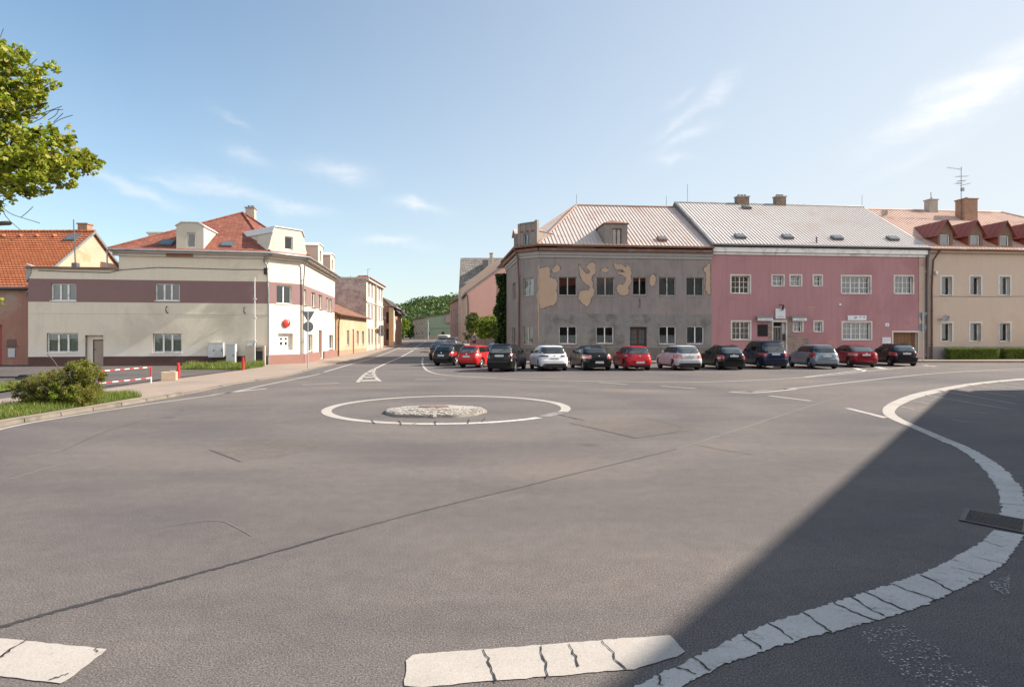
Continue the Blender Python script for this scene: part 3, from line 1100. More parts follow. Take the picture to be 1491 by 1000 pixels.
mb = MB()
n = 64
edge = [1 + 0.03 * math.sin(5 * t) + 0.02 * math.sin(11 * t + 1) + rnd.uniform(-0.015, 0.015) for t in [6.283 * i / n for i in range(n)]]
rows = []
for k, (f, z) in enumerate(((1.0, -0.01), (0.985, None), (0.8, None), (0.5, None), (0.2, None))):
    row = []
    for i in range(n):
        t = 6.283 * i / n
        x, y = math.cos(t) * rx * f * edge[i], math.sin(t) * ry * f * edge[i]
        row.append((IC.x + x, IC.y + y, z if z is not None else dome(x, y)))
    rows.append(row)
mb.grid(rows, wrap=True)
mb.poly(rows[-1])
mb.build('mound', GROUT, root, smooth=50)
mb = MB()
r = 0.0
ring = 0
while r < 0.97:
    cnt = max(1, int(2 * math.pi * r * 1.1 / 0.15))
    for i in range(cnt):
        t = 6.283 * (i + 0.5 * (ring % 2) + rnd.uniform(-0.12, 0.12)) / cnt
        rr = r + rnd.uniform(-0.012, 0.012)
        x, y = math.cos(t) * rx * rr, math.sin(t) * ry * rr
        if (x + 0.05) ** 2 / 0.15 + (y - 0.14) ** 2 / 0.055 < 1 or rnd.random() < 0.04:
            continue
        k = rnd.randint(5, 7)
        a0 = rnd.uniform(0, 6)
        sz = rnd.uniform(0.06, 0.088)
        pts = []
        for j in range(k):
            aa = a0 + 6.283 * j / k
            s_ = sz * rnd.uniform(0.8, 1.15)
            pts.append((x + math.cos(aa) * s_ * 1.15, y + math.sin(aa) * s_))
        z = dome(x, y)
        zt = z + rnd.uniform(0.006, 0.016)
        top = [(IC.x + p + (x - p) * 0.12, IC.y + q + (y - q) * 0.12, zt + rnd.uniform(-0.003, 0.003)) for p, q in pts]
        bot = [(IC.x + p, IC.y + q, z - 0.05) for p, q in pts]
        i0 = len(mb.v)
        mb.v += bot + top
        mb.f.append(tuple(i0 + k + j for j in range(k)))
        mb.m.append(0)
        for j in range(k):
            l = (j + 1) % k
            mb.f.append((i0 + j, i0 + l, i0 + k + l, i0 + k + j))
            mb.m.append(0)
    r += 0.076
    ring += 1
mb.build('cobble_paving', STONE_W, root)
mb = MB()
mb.prism([(IC.x - 0.05 + 0.37 * math.cos(6.283 * i / 28), IC.y + 0.14 + 0.23 * math.sin(6.283 * i / 28), 0.10) for i in range(28)], (0, 0, 0.045))
mb.build('cover_plate', RUST, root)
# ================================================================ building materials
WHITE = M('white_frame', (0.80, 0.79, 0.77), 0.45, 0.05, 2, 0.05, 40, stain=(0.5, 0.48, 0.44), stain_s=1.5)
OLDWHITE = M('old_white_frame', (0.46, 0.44, 0.42), 0.6, 0.12, 3, 0.15, 50, stain=(0.28, 0.26, 0.23), stain_s=2)
TRIMW = M('pale_trim', (0.62, 0.57, 0.52), 0.8, 0.08, 2, 0.15, 60, stain=(0.42, 0.37, 0.33), stain_s=0.8)
GLASS = glass_mat('window_glass')
ROOM = M('room_dark_fill', (0.045, 0.036, 0.030), 0.95, 0.1, 1, 0)
CLOTH = M('curtain_cloth', (0.80, 0.80, 0.80), 0.9, 0.08, 4, 0)
CLOTHG = M('grey_curtain', (0.33, 0.34, 0.35), 0.9, 0.15, 4, 0)
GREENB = M('green_blind', (0.36, 0.42, 0.39), 0.9, 0.1, 4, 0)
ZINC = M('zinc', (0.30, 0.31, 0.32), 0.45, 0.15, 3, 0.1, 30, metal=0.6, stain=(0.2, 0.18, 0.16), stain_s=1)
ZINCD = M('dark_zinc', (0.13, 0.13, 0.135), 0.5, 0.2, 3, 0.1, 30, metal=0.4)
RUSTG = M('rusty_gutter', (0.19, 0.10, 0.07), 0.75, 0.3, 2.5, 0.3, 40, stain=(0.33, 0.22, 0.16), stain_s=0.8)
BROWNP = M('brown_pipe', (0.12, 0.055, 0.04), 0.5, 0.15, 2, 0.1)
DARKIN = M('dark_interior', (0.02, 0.018, 0.017), 0.9, 0.1, 2, 0)
BLACKM = M('black_metal', (0.02, 0.02, 0.022), 0.45, 0.1, 4, 0)
CREAM = M('cream_render', (0.68, 0.61, 0.495), 0.9, 0.05, 0.35, 0.25, 70, streak=0.12, stain=(0.54, 0.485, 0.39), stain_s=0.3, fine=0.03)
def damp_foot(m, pale, z0=0.95, z1=1.45):
    """an uneven lighter repaint along the foot of a wall"""
    nt = m.node_tree
    b = nt.nodes['Principled BSDF']
    src = b.inputs['Base Color'].links[0].from_socket
    v = coords(nt)
    sx = node(nt, 'ShaderNodeSeparateXYZ')
    nt.links.new(v, sx.inputs[0])
    ad = node(nt, 'ShaderNodeMath', operation='MULTIPLY_ADD')
    nt.links.new(noise(nt, v, 0.9, 5), ad.inputs[0])
    ad.inputs[1].default_value = 0.9
    nt.links.new(sx.outputs['Z'], ad.inputs[2])
    k = ramp(nt, ad.outputs[0], [(z0, (0.75, 0.75, 0.75)), (min(1.0, z1), (0, 0, 0))]) if z1 <= 1 else None
    if k is None:
        mr = node(nt, 'ShaderNodeMapRange')
        mr.inputs['From Min'].default_value = z0
        mr.inputs['From Max'].default_value = z1
        mr.inputs['To Min'].default_value = 0.55
        mr.inputs['To Max'].default_value = 0.0
        nt.links.new(ad.outputs[0], mr.inputs['Value'])
        k = mr.outputs[0]
    nt.links.new(mixc(nt, k, src, c4(pale)), b.inputs['Base Color'])


damp_foot(CREAM, (0.66, 0.64, 0.61), 1.45, 1.95)
BAND = M('mauve_band', (0.235, 0.145, 0.14), 0.9, 0.07, 0.8, 0.25, 70, fine=0.05)
PLINTH = M('brown_plinth', (0.085, 0.045, 0.040), 0.75, 0.12, 1.5, 0.2, 60)
BARE = M('bare_brick_patch', (0.30, 0.15, 0.10), 0.9, 0.25, 3, 0.5, 30)
CORN_G = M('cornice_grey', (0.33, 0.315, 0.30), 0.85, 0.12, 1, 0.2, 50, streak=0.2)
SHINGLE = brick_mat('brown_shingles', (0.24, 0.085, 0.058), (0.30, 0.115, 0.08), (0.12, 0.045, 0.035), bw=0.30, bh=0.13, ms=0.012, bump=0.6, var=0.45)
ORANGE_T = tile_mat('orange_tiles', (0.42, 0.135, 0.06), (0.50, 0.175, 0.08), row=0.2, colw=0.24, bump=1.0, var=0.2)
RED_T = tile_mat('red_tiles', (0.36, 0.11, 0.06), (0.46, 0.16, 0.09), row=0.2, colw=0.24, bump=0.9, var=0.35)
OLD_T = tile_mat('old_brown_tiles', (0.26, 0.13, 0.085), (0.34, 0.18, 0.12), row=0.2, colw=0.24, bump=0.9, var=0.4)
SLATE = brick_mat('grey_slate', (0.20, 0.185, 0.17), (0.30, 0.27, 0.245), (0.09, 0.085, 0.08), bw=0.42, bh=0.3, ms=0.03, bump=0.6, var=0.35)
METAL_R = M('pinkish_sheet_roof', (0.50, 0.43, 0.395), 0.55, 0.14, 0.8, 0.1, 30, metal=0.0, spec=0.5, stain=(0.42, 0.30, 0.25), stain_s=0.55, streak=0.25)
METAL_W = M('pale_sheet_roof', (0.53, 0.49, 0.465), 0.5, 0.07, 0.8, 0.1, 30, spec=0.5, stain=(0.50, 0.42, 0.38), stain_s=0.4, streak=0.15)
METAL_C = M('salmon_sheet_roof', (0.52, 0.36, 0.29), 0.6, 0.12, 0.8, 0.1, 30, spec=0.4, stain=(0.40, 0.22, 0.16), stain_s=0.6, streak=0.2)
REDROOF = M('oxide_red_sheet', (0.25, 0.075, 0.055), 0.55, 0.15, 1.5, 0.1, 30, stain=(0.20, 0.09, 0.07), stain_s=1)
GREYST = M('grey_render', (0.255, 0.225, 0.212), 0.95, 0.24, 0.9, 0.5, 45, streak=0.45, stain=(0.30, 0.25, 0.23), stain_s=0.4, fine=0.1)
GREYLOW = M('grey_rough_render', (0.235, 0.224, 0.212), 0.95, 0.2, 1.4, 0.9, 28, streak=0.25, stain=(0.13, 0.122, 0.115), stain_s=0.9, fine=0.2)
GREYBASE = brick_mat('bare_masonry', (0.24, 0.195, 0.165), (0.17, 0.15, 0.135), (0.21, 0.19, 0.17), bw=0.32, bh=0.16, ms=0.03, bump=0.8, var=0.4, blot=(0.15, 0.135, 0.125))
TAN_PL = M('tan_bare_plaster', (0.45, 0.325, 0.235), 0.95, 0.1, 2, 0.6, 35, stain=(0.48, 0.36, 0.25), stain_s=1.2)
PINK = M('pink_render', (0.42, 0.22, 0.23), 0.92, 0.08, 0.5, 0.3, 60, streak=0.26, stain=(0.35, 0.175, 0.185), stain_s=0.3, fine=0.05)
PINKSTONE = brick_mat('bare_stone', (0.36, 0.26, 0.22), (0.27, 0.21, 0.19), (0.34, 0.28, 0.25), bw=0.38, bh=0.22, ms=0.03, bump=0.7, var=0.4)
BEIGE = M('beige_render', (0.55, 0.435, 0.345), 0.92, 0.05, 0.5, 0.3, 60, streak=0.08, stain=(0.51, 0.385, 0.30), stain_s=0.3, fine=0.04)
GREYPL = M('grey_plinth', (0.27, 0.25, 0.235), 0.9, 0.12, 1.2, 0.4, 40, stain=(0.2, 0.18, 0.165), stain_s=0.8)
WOODD = M('dark_door_wood', (0.075, 0.04, 0.027), 0.6, 0.25, 3, 0.2, 30, streak=0.4)
WOODG = M('gate_wood', (0.20, 0.105, 0.055), 0.7, 0.2, 2, 0.2, 30, streak=0.4)
WOODL = M('door_oak', (0.31, 0.25, 0.20), 0.6, 0.12, 3, 0.1, 30, streak=0.25)
PLANK = M('weathered_boards', (0.15, 0.105, 0.085), 0.85, 0.3, 2, 0.4, 25, streak=0.6)
BRICKC = brick_mat('chimney_brick', (0.36, 0.17, 0.10), (0.44, 0.23, 0.14), (0.3, 0.26, 0.22), bump=0.4)
BRICKD = brick_mat('dark_chimney_brick', (0.22, 0.14, 0.10), (0.30, 0.20, 0.15), (0.2, 0.18, 0.16), bump=0.5)
PLASTC = M('chimney_render', (0.42, 0.36, 0.30), 0.9, 0.15, 2, 0.3, 40, stain=(0.3, 0.25, 0.2), stain_s=1)
REDSIGN = M('red_enamel', (0.55, 0.035, 0.03), 0.3, 0.05, 3, 0, coat=0.4)
SIGNW = M('white_board', (0.70, 0.71, 0.73), 0.4, 0.04, 3, 0)
INKD = M('sign_ink', (0.10, 0.10, 0.13), 0.6, 0.05, 3, 0)
INKR = M('faded_red_ink', (0.42, 0.12, 0.10), 0.6, 0.05, 3, 0)


def hit(px, py, p0, p1, p2):
    """where the sight line of a photo pixel meets a plane"""
    n = (Vector(p1) - Vector(p0)).cross(Vector(p2) - Vector(p0))
    d = Vector(((px - CX) / F, 1, -(py - HY) / F))
    t = (Vector(p0) - Vector((0, 0, H))).dot(n) / d.dot(n)
    return Vector((0, 0, H)) + d * t


def gutter(parent, pts, mat, r=0.075, name='gutter'):
    mb = MB()
    mb.tube(pts, r, 8)
    return mb.build(name, mat, parent, smooth=60)


def pipe(parent, pts, mat, r=0.05, name='downpipe'):
    mb = MB()
    mb.tube(smooth(pts, 1) if len(pts) > 2 else pts, r, 8)
    for a, b in zip(pts, pts[1:]):
        a, b = Vector(a), Vector(b)
        if abs((b - a).normalized().z) > 0.95 and (b - a).length > 2:
            for t in (0.15, 0.5, 0.85):
                q = a.lerp(b, t)
                mb.lathe(q, (0, 0, 1), [(r * 1.3, -0.03), (r * 1.3, 0.03)], 8)
    return mb.build(name, mat, parent, smooth=60)


def slab(parent, name, polys, mat, th=0.07):
    mb = MB()
    for P in polys:
        mb.prism([Vector(p) for p in P], (0, 0, -th))
    return mb.build(name, mat, parent)


def chimney(parent, x, y, z0, z1, w, d, mat, capm=None, pots=0, ang=0.0):
    mb = MB()
    c, s_ = math.cos(ang), math.sin(ang)
    u, v = Vector((c, s_, 0)), Vector((-s_, c, 0))
    o = Vector((x, y, z0)) - u * w / 2 - v * d / 2
    mb.obox(o, u * w, v * d, (0, 0, z1 - z0))
    ch = mb.build('chimney', mat, parent)
    q = MB()
    o2 = Vector((x, y, z1)) - u * (w / 2 + 0.06) - v * (d / 2 + 0.06)
    q.obox(o2, u * (w + 0.12), v * (d + 0.12), (0, 0, 0.09))
    q.build('cap', capm or mat, ch)
    if pots:
        q = MB()
        for k in range(pots):
            t = (k + 0.5) / pots - 0.5
            q.lathe(Vector((x, y, z1 + 0.09)) + u * t * w * 0.8, (0, 0, 1), [(0.1, 0), (0.1, 0.16), (0.07, 0.17)], 10)
        q.build('pot', ZINCD, ch)
    return ch


def skylight(parent, px, py, plane, w, h, raised=0.12, glass=True, mf=None):
    p0, p1, p2 = map(Vector, plane)            # eave start, eave end, ridge point
    e = (p1 - p0).normalized()
    n = e.cross(p2 - p0).normalized()
    if n.z < 0:
        n = -n
    up = n.cross(e).normalized()
    if up.z < 0:
        up = -up
    c = hit(px, py, *plane)
    o = c - e * w / 2 - up * h / 2 - n * 0.05
    mb = MB()
    mb.obox(o, e * w, up * h, n * (raised + 0.05))
    f = mb.build('skylight', mf or ZINCD, parent)
    q = MB()
    o = o + n * (raised + 0.052) + e * w * 0.1 + up * h * 0.1
    q.obox(o, e * w * 0.8, up * h * 0.8, n * 0.012)
    q.build('pane', SKYPANE, f)
    return f


SKYPANE = M('skylight_pane', (0.10, 0.12, 0.13), 0.08, 0.05, 2, 0, spec=0.9)


def dormer(parent, fac, s0, s1, zb, zs, d0, dl, hole, mw, mroof, top, over=0.07, mcheek=None, wkw=None, th=0.06, ribm=False):
    """top: (s,z) profile left to right, first and last at height zs"""
    mb = MB()
    f2 = Fac(fac.pt(s0, d0), fac.pt(s1, d0))
    hs = [(hole[0] - s0, hole[1] - s0, hole[2], hole[3])] if hole else []
    wall(mb, f2, zb, zs, hs, 0.12)
    if len(top) > 2:
        mb.poly([f2.pt(a - s0, 0, z) for a, z in top])
    mc_ = 0 if mcheek is None else 1
    mb.poly([f2.pt(0, 0, zb), f2.pt(0, dl, zb), f2.pt(0, dl, zs), f2.pt(0, 0, zs)], mc_)
    mb.poly([f2.pt(f2.L, 0, zb), f2.pt(f2.L, 0, zs), f2.pt(f2.L, dl, zs), f2.pt(f2.L, dl, zb)], mc_)
    dm = mb.build('dormer', [mw] + ([mcheek] if mcheek else []), parent, recalc=False)
    q = MB()
    n = len(top)
    for i in range(n - 1):
        (a, za), (b, zb_) = top[i], top[i + 1]
        a -= s0
        b -= s0
        if i == 0:
            k = over / max(0.01, abs(b - a)) if n > 2 else 0
            a, za = a - over, za - (zb_ - za) * k
        if i == n - 2:
            k = over / max(0.01, abs(b - a)) if n > 2 else 0
            b, zb_ = b + over, zb_ + (zb_ - za) * k
        P = [f2.pt(a, -over, za), f2.pt(b, -over, zb_), f2.pt(b, dl, zb_), f2.pt(a, dl, za)]
        q.prism(P, (0, 0, th))
        if ribm:
            e = P[1] - P[0]
            for t in np.arange(0.12, 0.98, 0.14):
                u = (P[3] - P[0]) * float(t)
                o = P[0] + u + Vector((0, 0, th))
                q.obox(o, e, (P[3] - P[0]).normalized() * 0.035, (0, 0, 0.03))
    q.build('dormer_roof', mroof, dm)
    if hole:
        kw = dict(depth=0.10, panes=1, mf=WHITE, mg=GLASS, sill=False)
        kw.update(wkw or {})
        window(parent, f2, hs[0], **kw)
    return dm


# ================================================================ cream corner house, left
P0, P1 = FL.P0, FL.P1
chd = (FL.d + SD).normalized()
tmp = Fac(P1, P1 + chd * 5)
P2 = P1 + chd * tmp.s(440)
CH = Fac(P1, P2)
tmp = Fac(P2, P2 + SD * 20)
P3 = P2 + SD * tmp.s(487.5)
FS = Fac(P2, P3)
ZE = 7.12                                   # top of the main walls
zw = FL.z(100, 391)                         # roof of the low left wing
sM = FL.s(173)
house = thing('corner_house', 'cream rendered corner house with a mauve band, brown plinth and red-brown hipped roof', 'house', (P0.x, P0.y, 0))
zb0, zb1 = FL.z(200, 440.5), FL.z(200, 407.6)
zpl = FL.z(250, 518.5)
hL = [FL.hole(74, 412.5, 111, 438), FL.hole(226, 412.5, 261.5, 438), FL.hole(68, 485, 114, 513), FL.hole(222.5, 485.5, 264.5, 513)]
hDoor = (FL.s(124), FL.s(150.5), 0.0, FL.z(137, 488))
mb = MB()
bands = [(0, zpl, 2), (zb0, zb1, 1)]
wall(mb, FL, 0, min(zw, ZE), hL + [hDoor], 0.25, bands, 0, 0, 0, sM)
wall(mb, FL, 0, ZE, hL + [hDoor], 0.25, bands, 0, 0, sM, FL.L)
niche = CH.hole(405, 485.5, 426.5, 509.5)
hC = [CH.hole(402.8, 415.5, 424.6, 442.5)]
wall(mb, CH, 0, ZE, hC + [niche], 0.22, [(zb0, zb1, 1)], 0, 0)
zU0, zU1, zL0, zL1 = 4.0, 5.15, 0.75, 2.0
hS = []
for a, b in ((440.5, 446), (453.5, 459.3), (463.8, 469), (475, 478.6), (479.8, 483.2)):
    hS.append((max(0.15, FS.s(a)), FS.s(b), zU0, zU1))
for a, b in ((449, 455.2), (479, 485)):
    hS.append((FS.s(a), FS.s(b), zL0, zL1))
sDoor = (FS.s(464), FS.s(468.7), 0.1, 2.35)
wall(mb, FS, 0, ZE, hS + [sDoor], 0.22, [(zb0, zb1, 1)], 0, 0)
# other sides
BK = P3 - FL.d * 13 + SD * 0
BL_ = P0 + SD * 14
for a, b, z in ((P3, BL_ + FL.d * 4, ZE), (BL_ + FL.d * 4, P0 + FL.d * sM, ZE), (BL_, P0, zw)):
    f_ = Fac(a, b)
    wall(mb, f_, 0, z)
mb.poly([(P0.x, P0.y, zw), (*FL.pt(sM)[:2], zw), (*(FL.pt(sM, 12))[:2], zw), (*(FL.pt(0, 12))[:2], zw)])
mb.build('wall', [CREAM, BAND, PLINTH], house, recalc=False)
# thick plinth blocks of the corner and street side
mb = MB()
for fa, a, b in ((CH, -0.08, CH.L + 0.05), (FS, 0.051, sDoor[0] - 0.1), (FS, sDoor[1] + 0.35, FS.L)):
    fa.box(mb, a, b, -0.14, -0.002, -0.1, 0.66)
PL2 = M('red_brown_plinth', (0.26, 0.135, 0.11), 0.8, 0.12, 1.5, 0.3, 50)
mb.build('plinth', PL2, house)
mb = MB()
FL.box(mb, 0.02, FL.L, -0.02, -0.002, FL.z(200, 456.6) - 0.02, FL.z(200, 456.6) + 0.02)
mb.build('string_course', CREAM, house)
for h, cu, mcu in ((hL[0], 'full', CLOTHG), (hL[1], None, None), (hL[2], 'full', GREENB), (hL[3], 'full', GREENB)):
    window(house, FL, h, 0.13, 3, None, 0.075, WHITE, GLASS, cu, mcu, ms=WHITE, mul=0.1)
window(house, CH, hC[0], 0.12, 2, None, 0.07, WHITE, GLASS, 'full', CLOTHG, ms=WHITE)
for i, h in enumerate(hS):
    window(house, FS, h, 0.14, 2 if h[1] - h[0] > 0.8 else 1, None, 0.06, WHITE, GLASS, 'full' if i % 2 else None, CLOTH, ms=PLINTH)
# doors
mb = MB()
FL.box(mb, hDoor[0] + 0.42, hDoor[1] - 0.02, 0.2, 0.25, 0.02, hDoor[3] - 0.34)
dr = mb.build('door', WOODL, house)
mb = MB()
FL.box(mb, hDoor[0] + 0.02, hDoor[0] + 0.36, 0.2, 0.24, 0.0, hDoor[3])
FL.box(mb, hDoor[0] + 0.36, hDoor[0] + 0.42, 0.18, 0.26, 0.0, hDoor[3] - 0.28, 1)
FL.box(mb, hDoor[0] + 0.42, hDoor[1] - 0.01, 0.18, 0.26, hDoor[3] - 0.34, hDoor[3] - 0.28, 1)
FL.box(mb, hDoor[0] + 0.36, hDoor[1] - 0.01, 0.2, 0.24, hDoor[3] - 0.27, hDoor[3])
mb.build('door_frame', [CREAM, WOODD], dr)
mb = MB()
mb.lathe(FL.pt(hDoor[0] + 0.5, 0.19, 1.05), FL.pt(0, -1) - FL.pt(0, 0), [(0.02, -0.03), (0.02, 0.04), (0.03, 0.05)], 8)
mb.build('handle', BLACKM, dr)
mb = MB()
FS.box(mb, sDoor[0], sDoor[1], 0.1, 0.16, 0.1, 2.35)
M_RD = M('red_brown_door', (0.19, 0.085, 0.06), 0.55, 0.15, 2, 0.1)
dr = mb.build('door', M_RD, house)
mb = MB()
FS.box(mb, sDoor[0] - 0.1, sDoor[1] + 0.3, -0.45, 0.1, -0.1, 0.08)
mb.build('doorstep', GREYPL, dr)
# shuttered niche with four dark panes
mb = MB()
CH.box(mb, niche[0], niche[1], 0.24, 0.28, niche[2], niche[3])
sh = mb.build('shutter', WHITE, house)
mb = MB()
nw, nh = niche[1] - niche[0], niche[3] - niche[2]
for fx in (0.26, 0.58):
    for fz, hh in ((0.62, 0.12), (0.30, 0.19)):
        CH.box(mb, niche[0] + nw * fx, niche[0] + nw * (fx + 0.14), 0.225, 0.241, niche[2] + nh * fz, niche[2] + nh * (fz + hh))
mb.build('shutter_pane', DARKIN, sh)
# roof
eo = 0.5
ze = ZE + 0.18
FLe, CHe, FSe = FL.n * -eo, CH.n * -eo, FS.n * -eo


def meet(fa, fb, o):
    """corner of two offset walls"""
    A = fa.P0 - fa.n * o
    B = fb.P0 - fb.n * o
    d1, d2 = fa.d, fb.d
    det = d1.x * -d2.y + d2.x * d1.y
    r = B - A
    t = (r.x * -d2.y + d2.x * r.y) / det
    q = A + d1 * t
    return q


E0 = FL.pt(FL.s(163), -eo, ze)
q = meet(FL, CH, eo)
E1 = Vector((q.x, q.y, ze))
q = meet(CH, FS, eo)
E2 = Vector((q.x, q.y, ze))
E3 = FS.pt(FS.L + 0.2, -eo, ze)
AP = at(353, 310, 46.0)
AP2 = AP + Vector((SD.x, SD.y, 0)) * 3.0
EB = E0 + Vector((SD.x, SD.y, 0)) * 15
roof = slab(house, 'roof', [(E0, E1, AP), (E1, E2, AP), (E2, E3, AP2, AP), (E3, EB, AP2), (EB, E0, AP, AP2)], SHINGLE, 0.06)
mb = MB()
for a, b in ((E0, AP), (E1, AP), (E2, AP)):
    mb.tube([a + Vector((0, 0, 0.02)), b + Vector((0, 0, 0.04))], 0.07, 6)
mb.build('hip_tile', SHINGLE, roof, smooth=60)
# cornice under the eaves
mb = MB()
Z1 = ZE - 0.22
for fa, s0, s1 in ((FL, FL.s(165), FL.L + 0.1), (CH, 0, CH.L), (FS, 0, FS.L)):
    fa.box(mb, s0, s1, -0.14, -0.003, Z1, Z1 + 0.2)
    fa.box(mb, s0, s1, -eo + 0.05, 0.1, Z1 + 0.2, Z1 + 0.3)
mb.build('cornice', TRIMW, house)
gutter(house, [E0 + Vector((0, 0, -0.07)), E1 + Vector((0, 0, -0.07)), E2 + Vector((0, 0, -0.07)), E3 + Vector((0, 0, -0.07))], ZINC, 0.08)
a = CH.pt(-0.06, -0.1)
pipe(house, [E1 + Vector((0.02, 0, -0.1)), (a.x - 0.35, a.y - 0.12, ze - 0.45), (a.x, a.y, ze - 0.95), (a.x, a.y, 0.0)], ZINC, 0.055)
a = CH.pt(CH.L, -0.1)
pipe(house, [E2 + Vector((0, 0, -0.1)), (a.x + 0.02, a.y, ze - 0.7), (a.x, a.y, 0.6)], ZINC, 0.05)
a = FL.pt(FL.s(160.5), -eo + 0.1)
pipe(house, [(a.x, a.y, ze - 0.1), (a.x, a.y, zw + 0.05)], ZINC, 0.045)
# low wing: parapet sheet, roof edge, mast
mb = MB()
FL.box(mb, -0.12, sM + 0.0, -0.16, 0.5, zw - 0.02, zw + 0.1)
mb.build('parapet', RUSTG, house)
mb = MB()
a = FL.pt(0, 0)
mb.prism([FL.pt(-0.1, -0.05, zw - 0.9), FL.pt(0.18, -0.05, zw - 0.3), FL.pt(0.18, -0.05, zw + 0.14), FL.pt(-0.1, -0.05, zw + 0.26)], FL.pt(0, 0.6) - FL.pt(0, 0))
mb.build('parapet_end', CORN_G, house)
b = FL.pt(FL.s(102.5), 0.6, zw)
mb = MB()
mb.tube([b, b + Vector((-0.13, 0, 3.15))], [0.045, 0.03], 7)
mb.box(b.x - 0.16, b.x + 0.16, b.y - 0.15, b.y + 0.15, zw, zw + 0.42)
mb.build('mast', ZINCD, house)
# chimney, dormers, roof lights
chimney(house, AP.x + 0.42, AP.y + 0.5, AP.z - 0.9, at(358, 304, 46.4).z, 0.62, 0.62, PLASTC, GREYPL, 2, 0.15)


def barrel(s0, s1, zs, rise=0.28, cut=0.28):
    return [(s0, zs), (s0 + cut, zs + rise), (s1 - cut, zs + rise), (s1, zs)]


DORM = M('dormer_render', (0.52, 0.475, 0.395), 0.85, 0.05, 1, 0.15, 60, streak=0.08)
DORMT = M('dormer_sheet', (0.58, 0.56, 0.54), 0.5, 0.08, 1.5, 0.05)
s0, s1 = FL.s(259.5), FL.s(299)
dormer(house, FL, s0, s1, ze - 0.05, FL.z(280, 330), -0.32, 3.4, (FL.s(274.8), FL.s(287), FL.z(280, 361.5), FL.z(280, 340)), DORM, DORMT, barrel(s0, s1, FL.z(280, 330), 0.2, 0.3))
zt = CH.z(412, 339)
s0, s1 = 0.12, CH.L - 0.1
for sa, sb in ((s0, s0 - 0.42), (s1, s1 + 0.36)):
    mb = MB()
    prof = [(sa, zt - 0.1), (sa, ze - 0.05), (sb, ze - 0.05), (sa + (sb - sa) * 0.55, ze + 0.45), (sa + (sb - sa) * 0.22, ze + 1.0)]
    mb.prism([CH.pt(a_, -0.29, z_) for a_, z_ in prof], CH.pt(0, 1.6) - CH.pt(0, 0))
    mb.build('dormer_cheek', DORM, house)
dormer(house, CH, s0, s1, ze - 0.05, zt, -0.3, 3.6, (CH.s(411), CH.s(422.5), CH.z(416, 364), CH.z(416, 345)), DORM, DORMT, [(s0, zt), (s0 + 0.12, zt + 0.25), (s1 - 0.12, zt + 0.25), (s1, zt)])
for a, b in ((458.2, 465.4), (476.6, 482.5)):
    s0, s1 = FS.s(a), FS.s(b)
    m_ = (s0 + s1) / 2
    dormer(house, FS, s0, s1, ze - 0.05, 8.75, -0.25, 3.2, (m_ - 0.3, m_ + 0.3, ze + 0.3, 8.45), DORM, DORMT, [(s0, 8.75), (s0 + 0.15, 8.9), (s1 - 0.15, 8.9), (s1, 8.75)])
bk = at(236, 341, 47.5)
mb = MB()
mb.box(bk.x - 0.95, bk.x + 0.95, bk.y - 0.2, bk.y + 2.5, 6.9, bk.z)
mb.box(bk.x - 1.05, bk.x + 1.05, bk.y - 0.3, bk.y + 2.6, bk.z + 0.001, bk.z + 0.12)
mb.build('dormer', DORM, house)
skylight(house, 243, 354.5, (E0, E1, AP), 0.85, 1.0, 0.1)
skylight(house, 331, 356.5, (E0, E1, AP), 0.75, 0.85, 0.1)
# bare brick where the fascia fell, wires, lamp hooks
mb = MB()
FL.box(mb, FL.s(243), FL.s(282), -0.165, -0.141, Z1 + 0.0, Z1 + 0.19)
mb.build('fascia_patch', BARE, house)
mb = MB()
mb.tube([FL.pt(FL.s(x), -0.02, FL.z(x, y)) for x, y in ((56, 394), (110, 396), (160, 397), (176, 393), (230, 389.5), (290, 391), (340, 392.5), (386, 392.5))], 0.022, 5)
mb.build('cable', ZINCD, house)
for x, y in ((243, 451), (356, 452)):
    mb = MB()
    p = FL.pt(FL.s(x), 0.0, FL.z(x, y))
    o = FL.pt(0, -1) - FL.pt(0, 0)
    mb.tube([p + Vector((0, 0, 0.2)), p + o * 0.14 + Vector((0, 0, 0.18)), p + o * 0.17, p + o * 0.1 + Vector((0, 0, -0.16)), p + o * 0.02 + Vector((0.08, 0, -0.2))], 0.03, 6)
    mb.build('wall_hook', BLACKM, house)
mb = MB()
p = FL.pt(FL.s(388), -0.12, FL.z(388, 395))
mb.box(p.x - 0.12, p.x + 0.12, p.y - 0.1, p.y + 0.08, p.z - 0.22, p.z + 0.2)
mb.build('junction_box', BLACKM, house)
# red round sign over the niche
c = CH.pt(CH.s(416.3), -0.01, CH.z(416, 470.5))
o = (CH.pt(0, -1) - CH.pt(0, 0))
sg = thing('round_sign', 'round red enamel sign with a white spot on the cream corner', 'sign', c)
mb = MB()
mb.lathe(c, o, [(0.27, 0.01), (0.27, 0.10), (0.25, 0.12)], 28)
mb.build('rim', REDSIGN, sg, smooth=40)
mb = MB()
mb.lathe(c, o, [(0.245, 0.1), (0.235, 0.135), (0.16, 0.16)], 28)
mb.build('disc', REDSIGN, sg, smooth=50)
mb = MB()
mb.lathe(c + Vector((CH.d.x * 0.07, CH.d.y * 0.07, 0.09)), o, [(0.055, 0.13), (0.05, 0.172), (0.02, 0.178)], 16)
mb.build('white_spot', SIGNW, sg, smooth=50)
